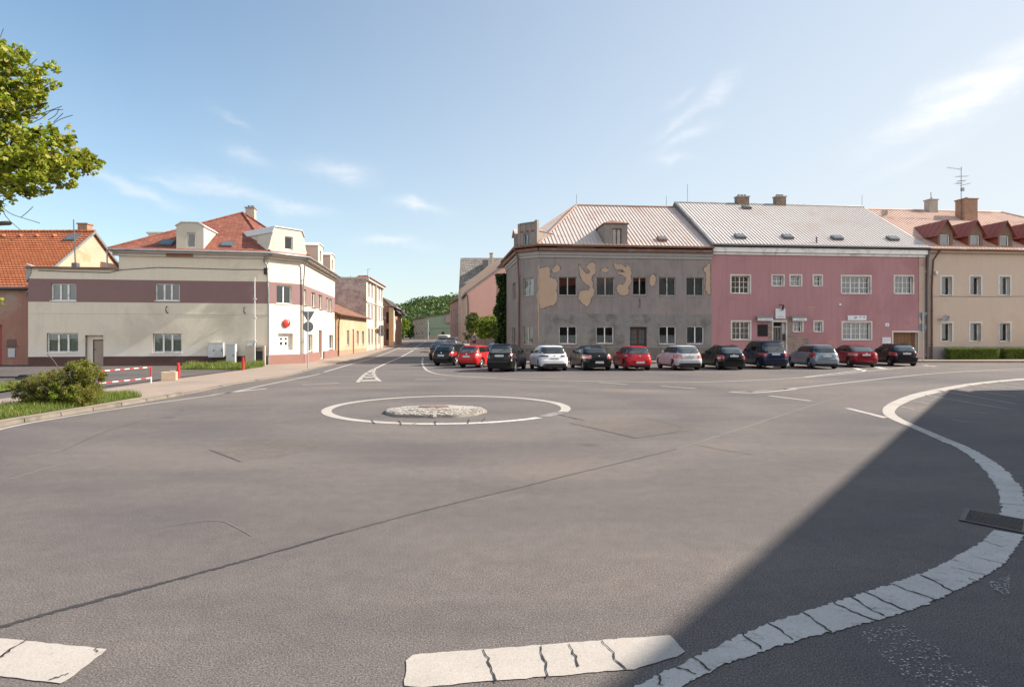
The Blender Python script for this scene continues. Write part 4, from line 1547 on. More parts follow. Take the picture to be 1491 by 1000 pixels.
# masonry niche and bins at the foot of the wall, white pole, cabinets
mb = MB()
x0, x1, x2 = FL.s(360), FL.s(373.5), FL.s(388)
FL.box(mb, x0, x1, -0.5, -0.03, 0, 1.28)
FL.box(mb, x1 - 0.001, x2, -0.5, -0.03, 1.16, 1.28)
FL.box(mb, x2 - 0.12, x2, -0.5, -0.03, 0, 1.16)
rt = tag(mb.build('bin_shelter', PLASTC, loc=FL.pt(x0, -0.3)), 'small grey rendered bin shelter against the cream wall by the corner', 'shelter')
mb = MB()
FL.box(mb, x1 + 0.06, x2 - 0.16, -0.45, -0.08, 0.02, 0.85)
FL.box(mb, x1 + 0.03, x2 - 0.14, -0.48, -0.06, 0.852, 0.92)
rt = tag(mb.build('waste_bin', BLACKM, loc=FL.pt(x1, -0.3)), 'black waste bin standing inside the small grey shelter', 'bin')
CABG = M('cabinet_grey', (0.50, 0.51, 0.51), 0.5, 0.05, 2, 0.05)
SEAM = M('dark_seam', (0.09, 0.09, 0.09), 0.7, 0.1, 2, 0)


def cabinet(label, sA, sB, z0, z1, dp, doors, out=0.02):
    p = FL.pt(sA, -dp, 0)
    rt = thing('utility_cabinet', label, 'cabinet', p, 'utility cabinets by the cream wall')
    mb = MB()
    FL.box(mb, sA, sB, -dp - out, -out, z0, z1)
    FL.box(mb, sA - 0.02, sB + 0.02, -dp - out - 0.02, -out + 0.0, z1 + 0.001, z1 + 0.035)
    mb.build('housing', CABG, rt)
    for k in range(doors):
        a = sA + (sB - sA) * k / doors + 0.025
        b = sA + (sB - sA) * (k + 1) / doors - 0.025
        mb = MB()
        FL.box(mb, a, b, -dp - out - 0.014, -dp - out - 0.001, z0 + 0.05, z1 - 0.05)
        d = mb.build('door', CABG, rt)
        mb = MB()
        FL.box(mb, b - 0.09, b - 0.05, -dp - out - 0.03, -dp - out - 0.015, (z0 + z1) / 2 - 0.07, (z0 + z1) / 2 + 0.05)
        mb.build('lock', BLACKM, d)


cabinet('wide pale grey wall cabinet hung over the brown plinth beside the low window', FL.s(305.5), FL.s(327), FL.z(316, 520), FL.z(316, 499.5), 0.32, 2)
cabinet('tall narrow pale grey cabinet standing in the grass by the wall', FL.s(334.5), FL.s(347), -0.02, FL.z(340, 501.5), 0.5, 1, 0.3)
cabinet('small grey meter box mounted above the bin shelter', FL.s(361), FL.s(373), FL.z(367, 504.5), FL.z(367, 497), 0.25, 1)
b = FL.pt(FL.s(376), -0.9, 0)
mb = MB()
mb.tube([b, b + Vector((0, 0, 1.5)), b + Vector((0, 0, 5.6))], [0.05, 0.045, 0.035], 8)
for z in (1.5, 3.0, 4.2):
    mb.box(b.x - 0.09, b.x + 0.09, b.y - 0.06, b.y + 0.06, z, z + 0.07)
tag(mb.build('flag_pole', M('pole_paint', (0.55, 0.54, 0.52), 0.5, 0.08, 2, 0), loc=b, smooth=50), 'thin pale pole standing upright in the grass before the cream wall', 'pole')

# ================================================================ orange tiled house, far left
hy0, hyr, hy1 = 40.2, 46.0, 51.8
hx0, hx1 = -52.0, -31.2
zr_, ze_ = 9.5, 5.15
oh = thing('tiled_house', 'old house with a bright orange clay tile roof and stained reddish wall', 'house', (hx1, hy0, 0))
FO = Fac((hx0, hy0), (hx1, hy0))
OLDRED = M('stained_red_render', (0.33, 0.17, 0.13), 0.95, 0.2, 0.5, 0.6, 40, stain=(0.36, 0.31, 0.25), stain_s=0.4, streak=0.2)
GABLE = M('gable_render', (0.46, 0.325, 0.24), 0.95, 0.12, 0.6, 0.5, 40, stain=(0.47, 0.23, 0.12), stain_s=0.75)
sd_ = FO.s(-12)
gate = (FO.s(-40), FO.s(3), 0.0, FO.z(0, 473))
mb = MB()
wall(mb, FO, 0, ze_, [gate], 0.25)
FR = Fac((hx1, hy0), (hx1, hy1))
wall(mb, FR, 0, ze_, m=1)
mb.poly([(hx1, hy0, ze_), (hx1, hy1, ze_), (hx1, hyr, zr_)], 1)
wall(mb, Fac((hx1, hy1), (hx0, hy1)), 0, ze_)
wall(mb, Fac((hx0, hy1), (hx0, hy0)), 0, ze_)
mb.build('wall', [OLDRED, GABLE], oh, recalc=False)
ov = 0.35
sl_ = (zr_ - ze_) / (hyr - hy0)
ea = [Vector((hx0 - 0.3, hy0 - ov, ze_ - ov * sl_ + 0.12)), Vector((hx1 + 0.18, hy0 - ov, ze_ - ov * sl_ + 0.12)), Vector((hx1 + 0.18, hyr, zr_ + 0.12)), Vector((hx0 - 0.3, hyr, zr_ + 0.12))]
eb = [Vector((hx1 + 0.18, hy1 + ov, ze_ - ov * sl_ + 0.12)), Vector((hx0 - 0.3, hy1 + ov, ze_ - ov * sl_ + 0.12)), ea[3], ea[2]]
mb = MB()
# courses of tiles as real steps on the front slope
ncs = 27
for side in (ea, eb):
    for k in range(ncs):
        t0, t1 = k / ncs, (k + 1) / ncs
        p, q = side[0].lerp(side[3], t0), side[1].lerp(side[2], t0)
        r_, s_ = side[1].lerp(side[2], t1), side[0].lerp(side[3], t1)
        mb.hexa([p, q, r_, s_, p + Vector((0, 0, 0.075)), q + Vector((0, 0, 0.075)), r_ + Vector((0, 0, 0.012)), s_ + Vector((0, 0, 0.012))])
rf = mb.build('roof', ORANGE_T, oh)
mb = MB()
n = 46
for k in range(n):
    a = ea[3].lerp(ea[2], k / n) + Vector((0, 0, 0.05))
    b_ = ea[3].lerp(ea[2], (k + 1.06) / n) + Vector((0, 0, 0.065))
    mb.tube([a, b_], [0.1, 0.115], 8)
mb.build('ridge_tile', ORANGE_T, rf, smooth=50)
for px in (4, 29, 53, 78):
    c = hit(px, 345.5, ea[0], ea[1], ea[2])
    mb = MB()
    mb.prism([c + Vector((-0.16, -0.12, 0.02)), c + Vector((0.16, -0.12, 0.02)), c + Vector((0, -0.1, 0.2))], (0, 0.45, 0.1))
    mb.build('vent_tile', ORANGE_T, rf)
mb = MB()
FR_ = (ea[1], ea[2], eb[0])
for a, b in ((ea[1], ea[2]), (ea[2], eb[0])):
    mb.obox(a + Vector((-0.02, 0, -0.10)), b - a, (0.06, 0, 0), (0, 0, 0.2))
mb.build('bargeboard', ZINC, oh)
gutter(oh, [ea[0] + Vector((0, -0.06, -0.03)), ea[1] + Vector((0, -0.06, -0.03))], ZINCD, 0.085)
p = ea[1] + Vector((-0.05, -0.05, -0.1))
pipe(oh, [p + Vector((0.02, 0, 0)), p + Vector((-0.22, -0.05, -0.35)), p + Vector((0.1, 0.28, -0.95)), p + Vector((0.1, 0.28, -4.9))], ZINC, 0.055)
c = at(124, 345, 46.3)
chimney(oh, c.x, c.y, 8.7, at(124, 327.5, 46.3).z, 0.72, 0.6, BRICKC)
skylight(oh, 106, 347, (ea[0], ea[1], ea[2]), 0.9, 0.9, 0.12)
mb = MB()
FO.box(mb, gate[0], gate[1], 0.2, 0.26, 0, gate[3])
mb.build('door', REDSIGN if False else M('faded_red_door', (0.30, 0.06, 0.045), 0.6, 0.15, 2, 0.2, streak=0.3), oh)
mb = MB()
s_ = FO.s(17)
FO.box(mb, s_ - 0.3, s_ + 0.3, -0.03, -0.003, FO.z(17, 503.5), FO.z(17, 494))
FO.box(mb, s_ - 0.36, s_ + 0.42, -0.07, -0.031, FO.z(17, 504.6), FO.z(17, 503.6))
mb.build('vent_hatch', M('hatch_brown', (0.16, 0.10, 0.085), 0.8, 0.2, 3, 0.2), oh)
mb = MB()
FO.box(mb, s_ - 0.2, s_ + 0.24, -0.05, -0.003, FO.z(17, 520), FO.z(17, 507))
mb.build('meter_box', CABG, oh)
# ================================================================ grey peeling corner house
FG0 = Fac(A1, A1 + FD * 40)
LG_ = FG0.s(1036)
FG = Fac(A1, A1 + FD * LG_)
cdir = (-FD + SD).normalized()
t_ = Fac(A1, A1 + cdir * 5)
CgP = A1 + cdir * t_.s(757)
CG = Fac(CgP, A1)
t_ = Fac(CgP, CgP + SD * 20)
DgP = CgP + SD * t_.s(737)
LG = Fac(DgP, CgP)
ZG = 8.02
gh = thing('corner_house', 'grey corner house with peeling render, tan bare patches and a pinkish sheet metal roof', 'house', (A1.x, A1.y, 0))
gW = [(813.5, 403, 840, 430), (868.5, 403.5, 894.5, 430.5), (921.5, 403.5, 942, 429.5), (959.5, 403.5, 984, 430.5), (999.5, 404, 1024.5, 430.5)]
gL = [(814, 475, 840, 501), (868, 475.5, 893.5, 500.5), (959.5, 475, 984.5, 501), (1000, 475, 1025, 501)]
hU = [FG.hole(*r) for r in gW]
hD = [FG.hole(*r) for r in gL]
gd = (FG.s(917.5), FG.s(942.3), 0.12, FG.z(930, 476))
zmid = FG.z(900, 457)
mb = MB()
gb = [(zmid, 9, 0), (1.05, zmid, 1), (0, 1.05, 2)]
wall(mb, FG, 0, ZG, hU + hD + [gd], 0.2, gb)
cU = CG.hole(761.5, 405, 777, 430.5)
cD = CG.hole(761, 475, 776.5, 501.5)
wall(mb, CG, 0, ZG, [cU, cD], 0.2, gb[:1] + [(1.05, zmid, 0), (0, 1.05, 2)])
lU = (LG.s(746.3), LG.s(750.3), cU[2], cU[3])
lD = (LG.s(745.8), LG.s(750.3), 0.9, cD[3])
wall(mb, LG, 0, ZG, [lU, lD], 0.2)
bR, bL = A1 + FD * LG_ + FN * 14, DgP + FN * 5 + FD * 1.0
wall(mb, Fac(A1 + FD * LG_ + FN * 0.0, bR), 0, ZG)
wall(mb, Fac(bR, DgP), 0, ZG)
mb.build('wall', [GREYST, GREYLOW, GREYBASE], gh, recalc=False)
cur = [None, CLOTHG, None, CLOTHG, CLOTHG]
for i, h in enumerate(hU):
    window(gh, FG, h, 0.11, 2, None, 0.05, OLDWHITE, GLASS, 'full' if cur[i] else None, cur[i], ms=GREYPL)
for i, h in enumerate(hD):
    window(gh, FG, h, 0.11, 2, None, 0.06, WHITE, GLASS, 'half' if i < 3 else 'full', CLOTH if i < 3 else CLOTHG, ms=GREYPL)
window(gh, CG, cU, 0.1, 2, None, 0.05, OLDWHITE, GLASS, 'full', CLOTH, ms=GREYPL)
window(gh, CG, cD, 0.1, 2, None, 0.05, OLDWHITE, GLASS, 'full', M('lace_curtain', (0.50, 0.42, 0.36), 0.9, 0.15, 6, 0), ms=GREYPL)
window(gh, LG, lU, 0.1, 1, None, 0.05, OLDWHITE, GLASS, 'full', CLOTH, ms=GREYPL)
window(gh, LG, lD, 0.1, 1, None, 0.05, OLDWHITE, GLASS, 'full', CLOTH, ms=GREYPL)
# double door with glazed top
mb = MB()
dm_ = (gd[0] + gd[1]) / 2
for a, b in ((gd[0] + 0.03, dm_ - 0.012), (dm_ + 0.012, gd[1] - 0.03)):
    FG.box(mb, a, b, 0.22, 0.27, 0.12, gd[3] - 0.02)
    FG.box(mb, a + 0.1, b - 0.1, 0.205, 0.219, 0.35, 0.9)
    FG.box(mb, a + 0.1, b - 0.1, 0.205, 0.219, 1.0, 1.25)
dr = mb.build('door', WOODD, gh)
mb = MB()
for a, b in ((gd[0] + 0.13, dm_ - 0.1), (dm_ + 0.1, gd[1] - 0.13)):
    mb = MB()
    for k in range(2):
        for j in range(3):
            w_ = (b - a) / 2
            FG.box(mb, a + w_ * k + 0.02, a + w_ * (k + 1) - 0.02, 0.212, 0.219, 1.35 + 0.33 * j, 1.35 + 0.33 * j + 0.29)
    mb.build('door_glass', SKYPANE, dr)
# bare plaster patches
Z1_ = lambda x, y: (720 + x / 6.2125, 280 + y / 6.2125)
Z2_ = lambda x, y: (720 + x / 6.2125, 400 + y / 6.2125)
Z3_ = lambda x, y: (900 + x / 6.2125, 280 + y / 6.2125)
PATCHES = [
    [Z1_(*p) for p in ((400, 690), (490, 672), (500, 700), (498, 770), (555, 788), (572, 830), (556, 880), (570, 925))] + [Z2_(*p) for p in ((566, 205), (560, 240), (540, 270), (500, 283), (432, 305), (412, 300), (404, 240), (402, 150), (404, 60), (402, 0))],
    [Z1_(*p) for p in ((520, 700), (545, 670), (562, 650), (588, 670), (592, 705), (560, 728), (530, 725))],
    [Z1_(*p) for p in ((765, 640), (778, 680), (835, 740), (858, 735), (862, 710), (830, 690), (835, 660), (880, 632), (905, 640), (918, 690), (905, 735), (880, 760), (875, 790), (890, 810), (888, 860), (905, 885), (895, 930), (870, 965))]
    + [Z2_(*p) for p in ((875, 240), (845, 285), (830, 290), (790, 255), (758, 215), (770, 150), (800, 140), (850, 145), (865, 110), (830, 85), (795, 55), (775, 10))] + [Z1_(765, 690)],
    [Z1_(*p) for p in ((960, 705), (985, 683), (1020, 688), (1035, 708), (1010, 728), (975, 718))],
    [Z1_(*p) for p in ((1078, 625), (1090, 645), (1150, 655), (1190, 680), (1200, 650), (1225, 680), (1238, 715), (1232, 760), (1240, 800), (1228, 830), (1210, 850), (1215, 900), (1195, 930), (1140, 930), (1108, 895), (1105, 850), (1130, 830), (1165, 835),
                       (1185, 815), (1190, 770), (1150, 745), (1110, 735), (1115, 725), (1185, 722), (1160, 700), (1095, 695), (1080, 660))],
    [Z1_(*p) for p in ((1420, 740), (1450, 750), (1460, 790), (1445, 840), (1420, 852), (1400, 820), (1405, 770))],
    [Z3_(*p) for p in ((834, 640), (834, 925), (810, 925), (790, 870), (795, 740), (770, 700), (785, 675))],
]
UNDERC = M('grey_undercoat', (0.13, 0.11, 0.10), 0.95, 0.2, 2, 0.5, 40)
for P in PATCHES:
    pts = [(FG.s(x), FG.z(x, y)) for x, y in P]
    out = []
    for (a, b), (c, d) in zip(pts, pts[1:] + pts[:1]):
        k = max(1, int(math.hypot(c - a, d - b) / 0.055))
        for i in range(k):
            t = i / k
            j = 0.0 if (t == 0) else 0.028
            out.append((a + (c - a) * t + rnd.uniform(-j, j), b + (d - b) * t + rnd.uniform(-j, j)))
    area = sum(a * d - c * b for (a, b), (c, d) in zip(out, out[1:] + out[:1]))
    sg_ = 1 if area > 0 else -1
    rim = []
    n_ = len(out)
    for i in range(n_):
        (a, b), (c, d) = out[i - 2], out[(i + 2) % n_]
        l_ = math.hypot(c - a, d - b) or 1
        w_ = rnd.choice((0.0, 0.02, 0.05, 0.08)) * sg_
        rim.append((out[i][0] + (d - b) / l_ * w_, out[i][1] - (c - a) / l_ * w_))
    mb = MB()
    mb.prism([FG.pt(max(0.003, min(a, LG_ - 0.003)), -0.012, b) for a, b in rim], FG.pt(0, 0.009) - FG.pt(0, 0))
    mb.build('plaster_edge', UNDERC, gh)
    mb = MB()
    mb.prism([FG.pt(max(0.003, min(a, LG_ - 0.003)), -0.018, b) for a, b in out], FG.pt(0, 0.005) - FG.pt(0, 0))
    mb.build('bare_plaster', TAN_PL, gh)
mb = MB()
pts = [CG.pt(CG.L - w, -0.016, z) for w, z in ((0.002, 6.9), (0.12, 6.75), (0.05, 6.3), (0.14, 5.7), (0.05, 5.2), (0.22, 4.8), (0.1, 4.4), (0.15, 3.9), (0.05, 3.4), (0.1, 2.6), (0.04, 1.6), (0.002, 1.2))]
mb.prism(pts, CG.pt(0, 0.013) - CG.pt(0, 0))
mb.build('bare_plaster', TAN_PL, gh)
# cornice and rusty eaves
mb = MB()
for fa in (FG, CG, LG):
    fa.box(mb, 0, fa.L + 0.02, -0.07, -0.003, 7.42, 7.62)
    fa.box(mb, 0, fa.L + 0.06, -0.14, -0.003, 7.62, 7.86)
mb.build('cornice', CORN_G, gh)
mb = MB()
for fa in (FG, CG, LG):
    fa.box(mb, -0.05, fa.L + (0 if fa is FG else 0.1), -0.34, -0.002, 7.87, 8.06)
mb.build('soffit_board', RUSTG, gh)
eo = 0.42
zg = 8.24
qa = meet(CG, FG, eo)
qb = meet(LG, CG, eo)
GE0 = Vector((qa.x, qa.y, zg))
GEc = Vector((qb.x, qb.y, zg))
q = A1 + FD * LG_ - FN * eo
GE1 = Vector((q.x, q.y, zg))
q = LG.pt(0, -eo, zg)
GEd = q
zrg = 12.62
gA = frow(4.14, 7.0, zrg)
gB = frow(LG_, 7.0, zrg)
gC = frow(LG_, 14.4, zg)
gD = Vector((GEd.x, GEd.y, zg)) + Vector((SD.x, SD.y, 0)) * 4.5
roof = slab(gh, 'roof', [(GE0, GE1, gB, gA), (GEc, GE0, gA), (gD, GEc, gA), (gC, gD, gA, gB)], METAL_R, 0.05)
mb = MB()
ribs(mb, GE0, GE1, gA, gB, 0.27, 0.035, 0.045)
mb.build('standing_seam', METAL_R, roof)
mb = MB()
for a, b in ((GE0, gA), (GEc, gA), (gA, gB)):
    mb.tube([a + Vector((0, 0, 0.03)), b + Vector((0, 0, 0.05))], 0.09, 6)
mb.build('ridge_cap', M('rusty_cap', (0.26, 0.16, 0.12), 0.7, 0.25, 1.5, 0.2), roof, smooth=50)
gutter(gh, [GEd, GEc, GE0, GE1], RUSTG, 0.095)
mb = MB()
for px, z in ((840, 0.95), (969, 0.95)):
    p = frow(FG0.s(px) if False else 0, 0)
for t, hgt_ in ((0.0, 0.95), (0.90, 0.95)):
    p = gA.lerp(gB, t)
    mb.tube([p, p + Vector((0, 0, hgt_))], 0.016, 5)
mb.build('lightning_rod', ZINCD, roof)
a = CG.pt(0, -0.1)
pipe(gh, [GEc + Vector((0, 0, -0.1)), (a.x, a.y, 7.3), (a.x - 0.02, a.y - 0.02, 0.05)], BROWNP, 0.06)
# turret dormer over the chamfer, side dormer, front dormer
GDM = M('dormer_grey', (0.25, 0.215, 0.19), 0.9, 0.2, 1.2, 0.4, 40, streak=0.4)
zt = CG.z(771, 326)
wh = CG.hole(765, 341, 774.8, 359.5)
zd_ = zt - 0.62
dormer(gh, CG, 0.06, CG.L - 0.05, zg - 0.08, zd_, -0.22, 2.6, wh, GDM, RUSTG, [(0.06, zd_), (CG.L - 0.05, zd_ + 0.02)], 0.03, wkw=dict(panes=2, mf=OLDWHITE, fr=0.04, mul=0.05))
mb = MB()
for k in range(4):
    s_ = 0.06 + (CG.L - 0.2) * k / 3.2
    CG.box(mb, s_ + 0.02, s_ + 0.18, -0.27, -0.221, zt - 0.62, zt - 0.06)
CG.box(mb, 0.04, CG.L - 0.03, -0.219, -0.06, zd_ + 0.1, zt)
CG.box(mb, 0.0, 0.2, -0.26, 0.0, zg, zt + 0.05)
CG.box(mb, CG.L - 0.2, CG.L, -0.26, 0.0, zg, zt + 0.16)
CG.box(mb, 0.201, CG.L - 0.201, -0.27, -0.03, zt + 0.001, zt + 0.07)
mb.build('parapet', GDM, gh)
s0, s1 = LG.L - 2.6, LG.L - 1.1
m_ = (s0 + s1) / 2
dormer(gh, LG, s0, s1, zg - 0.05, 9.45, -0.1, 2.4, (m_ - 0.35, m_ + 0.35, zg + 0.15, 9.3), GDM, METAL_R, [(s0, 9.45), (m_, 9.85), (s1, 9.45)], 0.15)
s0, s1 = FG.s(879.5), FG.s(912.5)
zt = FG.z(896, 327)
dormer(gh, FG, s0, s1, zg - 0.02, zt, -0.2, 3.2, FG.hole(890.5, 333.5, 904, 357), GDM, RUSTG, [(s0, zt), (s1, zt)], 0.1,
       wkw=dict(panes=2, mf=M('brown_frame', (0.14, 0.075, 0.05), 0.6, 0.2, 3, 0.1), curtain='full', mc=CLOTHG, mul=0.09))
mb = MB()
pk = [FG.pt(s0 - 0.1, -0.3, zt + 0.06), FG.pt(s1 + 0.1, -0.3, zt + 0.06), FG.pt(s1 + 0.1, 2.9, zt + 0.06), FG.pt(s0 - 0.1, 2.9, zt + 0.06)]
r0, r1 = FG.pt((s0 + s1) / 2, 0.9, zt + 0.48), FG.pt((s0 + s1) / 2, 2.9, zt + 0.48)
mb.poly([pk[0], pk[1], r0])
mb.poly([pk[1], pk[2], r1, r0])
mb.poly([pk[3], pk[0], r0, r1])
mb.poly([pk[2], pk[3], r1])
mb.poly(pk[::-1])
mb.build('dormer_roof', RUSTG, gh)
skylight(gh, 963.5, 350, (GE0, GE1, gA), 0.62, 0.6, 0.22, mf=RUSTG)
mb = MB()
p = FG.pt(FG.s(931), 0, FG.z(931, 441))
mb.tube([p + Vector((0, 0, 0.3)), p + Vector((0, -0.18, 0.22)), p + Vector((0, -0.2, -0.25)), p + Vector((0, -0.05, -0.3))], 0.025, 5)
mb.build('wall_hook', BLACKM, gh)

# ================================================================ pink house
pL = LG_
pR = (B1 - A1).length
FP0 = A1 + FD * pL
FP = Fac(FP0, B1)
LP = FP.L
ph = thing('terraced_house', 'pink rendered terraced house with white barred windows and a long pale seamed metal roof', 'house', (FP0.x, FP0.y, 0))
ZP = 7.88
U2 = [(1065, 401.5, 1091.5, 427), (1226, 402.5, 1267, 427.5), (1303, 402.5, 1329, 427.5)]
US = [(1125, 401.5, 1140.5, 416.5), (1151, 401.5, 1166, 416.5), (1185, 401.5, 1196, 416.5)]
L2 = [(1066, 468.5, 1092, 494.5), (1227, 469.5, 1268, 494.5)]
LS = [(1156, 468.5, 1168, 483), (1186, 468.5, 1197, 483)]
hp = [FP.hole(*r) for r in U2 + US + L2 + LS]
pdoor = (FP.s(1125.5), FP.s(1144), 0.12, FP.z(1135, 469))
gar = (FP.s(1300.5), FP.s(1336.5), 0.1, FP.z(1320, 484))
board = FP.hole(1103, 472.5, 1117.5, 489.5)
mb = MB()
wall(mb, FP, 0, ZP, hp + [pdoor, gar], 0.22, mrev=1)
bA, bB = FP.pt(0, 14), FP.pt(LP, 14)
wall(mb, Fac((bB.x, bB.y), (bA.x, bA.y)), 0, ZP)
wall(mb, Fac(FP.pt(0.06, 14)[:2], FP.pt(0.06, 0)[:2]), 0, ZP)
wall(mb, Fac(FP.pt(LP, 0)[:2], FP.pt(LP, 14)[:2]), 0, ZP)
mb.build('wall', [PINK, TRIMW], ph, recalc=False)
spec = [(2, (2, 3)), (3, (2, 3)), (2, (2, 3)), (1, (2, 2)), (1, (2, 2)), (1, (2, 2)), (2, (2, 3)), (3, (2, 3)), (1, (2, 2)), (1, (2, 2))]
curp = [None, None, CLOTHG, None, CLOTHG, None, CLOTHG, GREENB, None, None]
for h, (pn, br), cu in zip(hp, spec, curp):
    window(ph, FP, h, 0.17, pn, br, 0.06, WHITE, GLASS, 'full' if cu else None, cu, trim=0.11, mt=TRIMW, ms=TRIMW)
# cornice and gutter, roof
mb = MB()
FP.box(mb, 0, LP, -0.10, -0.003, ZP - 0.08, ZP + 0.10)
FP.box(mb, 0, LP, -0.30, -0.003, ZP + 0.101, ZP + 0.42)
mb.build('cornice', WHITE, ph)
zp, zrp = ZP + 0.62, 13.05
pe0, pe1 = FP.pt(-0.02, -0.4, zp), FP.pt(LP + 0.05, -0.4, zp)
pr0, pr1 = FP.pt(-0.02, 7.0, zrp), FP.pt(LP + 0.05, 7.0, zrp)
pb0, pb1 = FP.pt(-0.02, 14.4, zp), FP.pt(LP + 0.05, 14.4, zp)
roof = slab(ph, 'roof', [(pe0, pe1, pr1, pr0), (pr0, pr1, pb1, pb0)], METAL_W, 0.05)
mb = MB()
ribs(mb, pe0, pe1, pr0, pr1, 0.27, 0.035, 0.045)
mb.build('standing_seam', METAL_W, roof)
mb = MB()
mb.tube([pr0 + Vector((0, 0, 0.02)), pr1 + Vector((0, 0, 0.02))], 0.09, 6)
for a, b in ((pe0, pr0), (pr0, pb0)):
    mb.obox(a + Vector((-0.12, 0, -0.02)), b - a, Vector((0.14, 0.01, 0)), (0, 0, 0.13))
mb.build('ridge_cap', ZINC, roof)
mb = MB()
for a, b in ((pe0, pr0), (pr0, pb0), (pe1, pr1), (pr1, pb1)):
    mb.obox(a + Vector((-0.05, 0, -0.75)), b - a, Vector((0.05, 0.0, 0)), (0, 0, 0.70))
mb.build('gable_flashing', M('grey_flashing', (0.20, 0.175, 0.18), 0.8, 0.15, 1.5, 0.1), ph)
gutter(ph, [pe0 + Vector((0, -0.05, -0.05)), pe1 + Vector((0, -0.05, -0.05))], ZINCD, 0.1)
for px, py in ((1077, 346), (1146, 346.5), (1218, 348), (1299, 349)):
    skylight(ph, px, py, (pe0, pe1, pr0), 0.75, 0.6, 0.2)
skylight(ph, 1086.5, 303.5, (pe0, pe1, pr0), 0.7, 0.5, 0.2)
c = hit(1189, 354, pe0, pe1, pr0)
mb = MB()
mb.tube([c, c + Vector((0, 0, 0.45))], 0.06, 8)
mb.build('vent_pipe', ZINCD, roof)
for px0, px1 in ((1072, 1089.5), (1128.5, 1143)):
    c = hit((px0 + px1) / 2, 299, pr0, pr1, pr0 + Vector((0, 0, 1)))
    chimney(ph, c.x, c.y + 0.1, 12.3, at(0, 287.5, c.y).z, (px1 - px0) * c.y / F, 0.6, BRICKD, PLASTC, 3, 0.1)
mb = MB()
for t, hh in ((0.06, 1.55), (0.99, 1.0)):
    p = pr0.lerp(pr1, t)
    mb.tube([p, p + Vector((0, 0, hh))], 0.016, 5)
mb.build('lightning_rod', ZINCD, roof)
# entrance: stone patch, frame, grille, side letterbox
mb = MB()
pts = [(FP.s(x), FP.z(x, y)) for x, y in ((1117, 461), (1122, 459), (1124.4, 469.5), (1124.4, 512), (1116, 512), (1117, 500), (1119, 490), (1116, 480))]
mb.prism([FP.pt(a, -0.016, b) for a, b in pts], FP.pt(0, 0.012) - FP.pt(0, 0))
pts = [(FP.s(x), FP.z(x, y)) for x, y in ((1146.2, 460), (1154, 461), (1155, 484), (1160, 490), (1176, 492), (1181, 502), (1178, 516), (1146.2, 516))]
mb.prism([FP.pt(a, -0.016, b) for a, b in pts], FP.pt(0, 0.012) - FP.pt(0, 0))
mb.build('bare_stone', PINKSTONE, ph)
mb = MB()
FP.box(mb, pdoor[0] - 0.1, pdoor[0], -0.05, 0.3, 0.12, pdoor[3])
FP.box(mb, pdoor[1], pdoor[1] + 0.1, -0.05, 0.3, 0.12, pdoor[3])
FP.box(mb, pdoor[0] - 0.1, pdoor[1] + 0.1, -0.05, 0.3, pdoor[3] + 0.001, pdoor[3] + 0.16)
fr_ = mb.build('door_frame', TRIMW, ph)
mb = MB()
FP.box(mb, pdoor[0] + 0.02, pdoor[1] - 0.02, 0.30, 0.34, 0.12, pdoor[3])
mb.build('door', DARKIN, ph)
mb = MB()
w_ = pdoor[1] - pdoor[0]
for k in range(6):
    x = pdoor[0] + 0.08 + w_ * 0.62 * k / 5
    FP.box(mb, x, x + 0.022, 0.22, 0.245, 0.15, pdoor[3] - 0.4)
FP.box(mb, pdoor[0], pdoor[0] + w_ * 0.78, 0.2, 0.27, pdoor[3] - 0.39, pdoor[3] - 0.30)
FP.box(mb, pdoor[0] + w_ * 0.78, pdoor[1], 0.1, 0.29, 0.13, pdoor[3] - 0.01)
mb.build('door_grille', OLDWHITE, ph)
mb = MB()
FP.box(mb, pdoor[1] - w_ * 0.2, pdoor[1] - 0.03, 0.02, 0.099, 1.55, 2.05)
mb.build('letter_box', BLACKM, ph)
mb = MB()
FP.box(mb, board[0], board[1], -0.045, -0.003, board[2], board[3])
mb.build('notice_board', DARKIN, ph)
mb = MB()
for k in range(7):
    a = gar[0] + (gar[1] - gar[0]) * k / 7
    FP.box(mb, a + 0.008, a + (gar[1] - gar[0]) / 7 - 0.008, 0.3 + 0.004 * (k % 2), 0.35, 0.1, gar[3])
mb.build('garage_door', WOODG, ph)
mb = MB()
FP.box(mb, gar[0] - 0.12, gar[0], -0.03, 0.1, 0.1, gar[3])
FP.box(mb, gar[1], gar[1] + 0.12, -0.03, 0.1, 0.1, gar[3])
FP.box(mb, gar[0] - 0.12, gar[1] + 0.12, -0.03, 0.1, gar[3] + 0.001, gar[3] + 0.13)
mb.build('garage_frame', TRIMW, ph)
mb = MB()
FP.box(mb, LP - 0.55, LP - 0.02, -0.04, -0.003, 0.1, ZP - 0.1)
mb.build('corner_strip', M('beige_strip', (0.47, 0.36, 0.29), 0.9, 0.12, 1, 0.3, stain=(0.38, 0.2, 0.19), stain_s=0.6), ph)
a = FP.pt(LP + 0.02, -0.16)
pipe(ph, [pe1 + Vector((0, 0, -0.1)), (a.x, a.y, ZP - 0.2), (a.x, a.y, 0.1)], ZINCD, 0.075)


def facebox(fac, px0, py0, px1, py1, d0, d1):
    mb = MB()
    a, b, c, d = fac.hole(px0, py0, px1, py1)
    fac.box(mb, a, b, d0, d1, c, d)
    return mb, (a, b, c, d)


